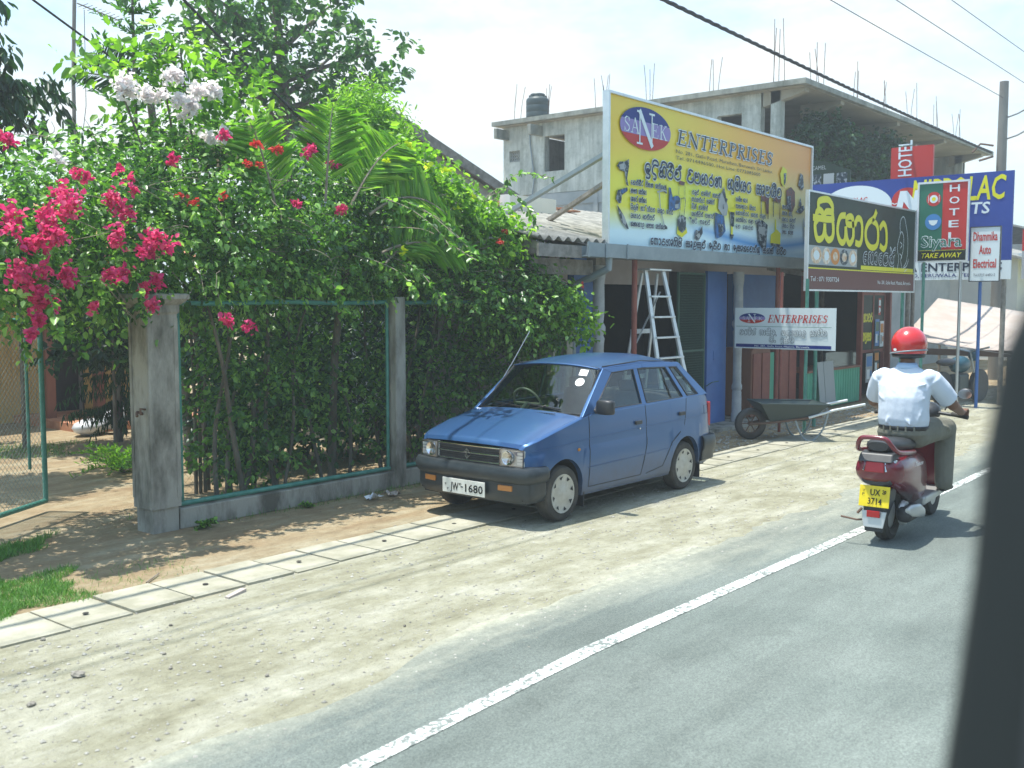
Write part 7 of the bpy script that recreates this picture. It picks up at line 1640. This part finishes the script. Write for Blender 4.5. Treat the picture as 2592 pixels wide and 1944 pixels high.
for s in (-1, 1):
    limb(g, [sh[s], el[s]], [.055,.046]); limb(g, [el[s], wr_[s]], [.045,.036,.028])
    g.ell(wr_[s] + (gr_[s]-wr_[s])*.45 + Vector((0,0,.008)), (.046,.034,.020), 12, 8)
    limb(g, [(-.02, s*.09, .86), kn[s]], [.095,.075,.06]); limb(g, [kn[s], an[s]], [.058,.055,.038])
    for k in range(4):       # fingers curl over the grip
        y = gr_[s].y + (k-1.5)*.020; b0 = Vector((gr_[s].x-.012, y, gr_[s].z+.026)); ln = (.9,1,.95,.8)[k]
        g.tube([b0, b0 + Vector((.030*ln,0,.004)), b0 + Vector((.048*ln,0,-.018)), b0 + Vector((.036*ln,0,-.042)), b0 + Vector((.016,0,-.048))], [.0095,.0095,.009,.0085,.007], 8)
    t0 = Vector((gr_[s].x-.035, gr_[s].y - s*.036, gr_[s].z+.008)); g.tube([t0, t0 + Vector((.022,-s*.004,-.016)), t0 + Vector((.040,0,-.030))], [.012,.011,.008], 8)
bodyo = merged(g, 'body', 'skin', RD, .0085, 2)
g = MB(); g.loft([er((-.035,0,.862),.190,.150), er((-.045,0,.92),.200,.155), er((-.050,0,1.00),.196,.150), er((-.045,0,1.10),.200,.146), er((-.02,0,1.19),.215,.135), er((0,0,1.265),.205,.115), er((.01,0,1.315),.13,.09), er((.012,0,1.345),.075,.07)])
for s in (-1, 1):
    g.ell(sh[s] + Vector((0,-s*.01,0)), (.080,.075,.072), 14, 10); mid = sh[s].lerp(el[s], .82)
    dd_ = (mid - sh[s]).normalized(); g.loft([er(sh[s] + Vector((0,0,.0)), .078, .085, d=dd_, s=(0,0,1)), er(sh[s].lerp(mid,.5) + Vector((0,s*.008,0)), .080,.082, d=dd_, s=(0,0,1)), er(mid, .076,.078, d=dd_, s=(0,0,1))])
rr = random.Random(2)
for (a, b_, r0) in (((-.13,.10,1.20),(-.185,-.02,1.10),.012),((-.12,-.13,1.22),(-.17,-.10,1.04),.013),((-.16,.05,1.0),(-.20,.10,.88),.014),((-.17,-.05,.96),(-.20,-.10,.88),.013),((-.10,-.19,1.16),(-.17,-.06,1.13),.012),((-.12,-.185,1.10),(-.19,-.05,1.02),.012),((-.12,.19,1.12),(-.18,.08,1.05),.012),((-.15,.12,.95),(-.19,.06,.87),.012),((-.10,-.20,1.22),(-.14,-.10,1.18),.011),((-.13,-.17,1.02),(-.16,-.14,.90),.012),((-.16,0,1.15),(-.195,.03,.98),.010)):
    m0 = (Vector(a)+Vector(b_))/2 + Vector((-.004,0,0)); g.tube([a, m0, b_], [r0*.4, r0, r0*.4], 8)
shirt = merged(g, 'shirt', 'shirt', bodyo, .0085, 5)
g = MB(); g.loft([er((.012,0,1.328),.082,.076), er((.015,0,1.372),.064,.066)], cap=False); g.loft([er((.012,0,1.322),.092,.084), er((.015,0,1.370),.067,.069)], cap=False); g.build('collar', 'collar_blue', shirt, local=True, smooth=60, solid=.006)
g = MB(); g.loft([er((-.032,0,.835),.190,.150), er((-.036,0,.870),.196,.154)], cap=False); bl = g.build('belt', 'belt_black', bodyo, local=True, smooth=60, solid=.006)
g = MB(); g.loft([er((0,0,.765),.175,.16), er((-.03,0,.80),.198,.160), er((-.035,0,.865),.190,.148)])
for s in (-1, 1):
    limb(g, [(-.01, s*.10, .80), ((kn[s]+Vector((-.01,s*.10,.80)))/2 + Vector((0,s*.01,.02))), kn[s] + Vector((0,0,.01))], [.115,.105,.088])
    limb(g, [kn[s] + Vector((0,0,.0)), (kn[s]+an[s])/2 + Vector((-.01,0,0)), an[s] + Vector((0,0,-.01))], [.084,.080,.072])
for (a, b_) in (((-.05,-.15,.84),(.12,-.20,.78)),((-.08,-.17,.80),(.05,-.21,.76)),((.2,-.25,.86),(.35,-.27,.80)),((-.12,.12,.84),(-.16,.05,.79))): g.tube([a, (Vector(a)+Vector(b_))/2 + Vector((0,-.006,.004)), b_], [.004,.012,.004], 8)
tr = merged(g, 'trousers', 'trouser', bodyo, .010, 4)
for k in range(5):
    y = -.12 + .06*k; g = MB(); g.box(-.036-.158*math.sqrt(max(0, 1-(y/.2)**2)) - .004, -.036-.150*math.sqrt(max(0, 1-(y/.2)**2)), y-.006, y+.006, .832, .874); g.build('belt_loop', 'trouser', tr, local=True)
for s in (-1, 1):
    g = MB(); f0 = an[s] + Vector((.02,0,-.055)); 
    g.loft([er(f0 + Vector((-.07,0,.012)), .022,.024, d=(1,0,0), s=(0,1,0)), er(f0 + Vector((-.045,0,.012)), .036,.038, d=(1,0,0), s=(0,1,0)), er(f0 + Vector((.03,0,.008)), .040,.036, d=(1,0,0), s=(0,1,0)), er(f0 + Vector((.12,0,-.004)), .045,.026, d=(1,0,0), s=(0,1,0)), er(f0 + Vector((.17,0,-.008)), .030,.018, d=(1,0,0), s=(0,1,0))])
    g.build('shoe', 'shoe', bodyo, local=True, smooth=60)
g = MB(); g.loft([er((.02,0,1.405),.064,.068), er((.025,0,1.45),.074,.082), er((.035,0,1.50),.080,.090)]); plain('hair_black', (.012,.011,.010), .6); g.build('hair', 'hair_black', bodyo, local=True, smooth=60)
# helmet
g = MB(); HC = Vector((.045,0,1.520)); n = 28; rows = []
for i in range(13):
    th = rad(6 + i*9.6); row = []
    for k in range(n):
        ph = 2*PI*k/n; front = max(0, math.cos(ph)); z = .140*math.cos(th); r_ = math.sin(th)
        if th > rad(90): r_ = 1 - .10*(th-rad(90)); z = -.140*(th-rad(90))*.95
        if front > .45 and th > rad(78): z = max(z, .03); 
        row.append(HC + Vector((.152*r_*math.cos(ph) , .136*r_*math.sin(ph), z)))
    rows.append(row + row[:1])
g.grid(rows); g.poly([p for p in rows[0][:-1]]); hm = g.build('helmet', 'helmet_red', bodyo, local=True, smooth=60, solid=.008)
g = MB(); g.tube([HC + Vector((.155*math.cos(a), .139*math.sin(a), -.062 + .020*math.sin(a*1.0+3.6))) for a in [rad(60+k*10) for k in range(25)]], .006, 6); g.build('helmet_strap', 'gutter_grey', hm, local=True, smooth=60)
g = MB(); q = []
for k in range(16):
    a = rad(150) + .13*math.cos(2*PI*k/16); q.append(HC + Vector((.156*math.cos(a), .141*math.sin(a), -.040 + .011*math.sin(2*PI*k/16))))
g.poly(q); g.build('helmet_badge', 'sticker', hm, local=True)
g = MB(); g.loft([er(HC + Vector((0,0,-.075)), .128,.140), er(HC + Vector((0,0,-.105)), .118,.128)], cap=False); g.build('helmet_lining', 'belt_black', hm, local=True, smooth=60, solid=.006)

# ------------------------------------------------------------------ window post of the bus the picture is taken from
plain('bus_rubber', (.018,.022,.022), .6); plain('bus_metal', (.05,.052,.058), .4)
BP = thing('bus_window_post', (.62, .02, 1.9), 'dark blurred window post of the bus, right beside the camera', 'vehicle part')
g = MB(); g.prism([(.112,.030),(.128,.006),(.140,-.025),(.148,-.081),(.151,-.141),(.157,-.203),(.163,-.26),(.19,-.70),(-.03,-.70),(-.03,.030)], lambda u, v, d: (d, u, 1.89+v), .55, .60); g.build('post', 'bus_rubber', BP, bevel=.006)
g = MB(); g.prism([(.108,-.05),(.118,-.141),(.122,-.26),(.15,-.70),(.135,-.70),(.108,-.26),(.104,-.141),(.098,-.05)], lambda u, v, d: (d, u, 1.89+v), .545, .5505); g.build('trim', 'bus_metal', BP)

# ------------------------------------------------------------------ added air volume, a milky veil standing in for bus window glare
hm_ = bpy.data.materials.new('glare_veil'); hm_.use_nodes = True; t = hm_.node_tree
for n in list(t.nodes): t.nodes.remove(n)
o = t.nodes.new('ShaderNodeOutputMaterial'); v = t.nodes.new('ShaderNodeVolumePrincipled'); v.inputs['Density'].default_value = .0038; v.inputs['Color'].default_value = (.93, 1, 1, 1); v.inputs['Anisotropy'].default_value = .3
t.links.new(v.outputs[0], o.inputs['Volume']); MATS['glare_veil'] = hm_
g = MB(); g.box(-410, 910, -410, 910, -1.2, 11.5); hz = g.build('glare_haze', 'glare_veil'); hz['kind'] = 'stuff'
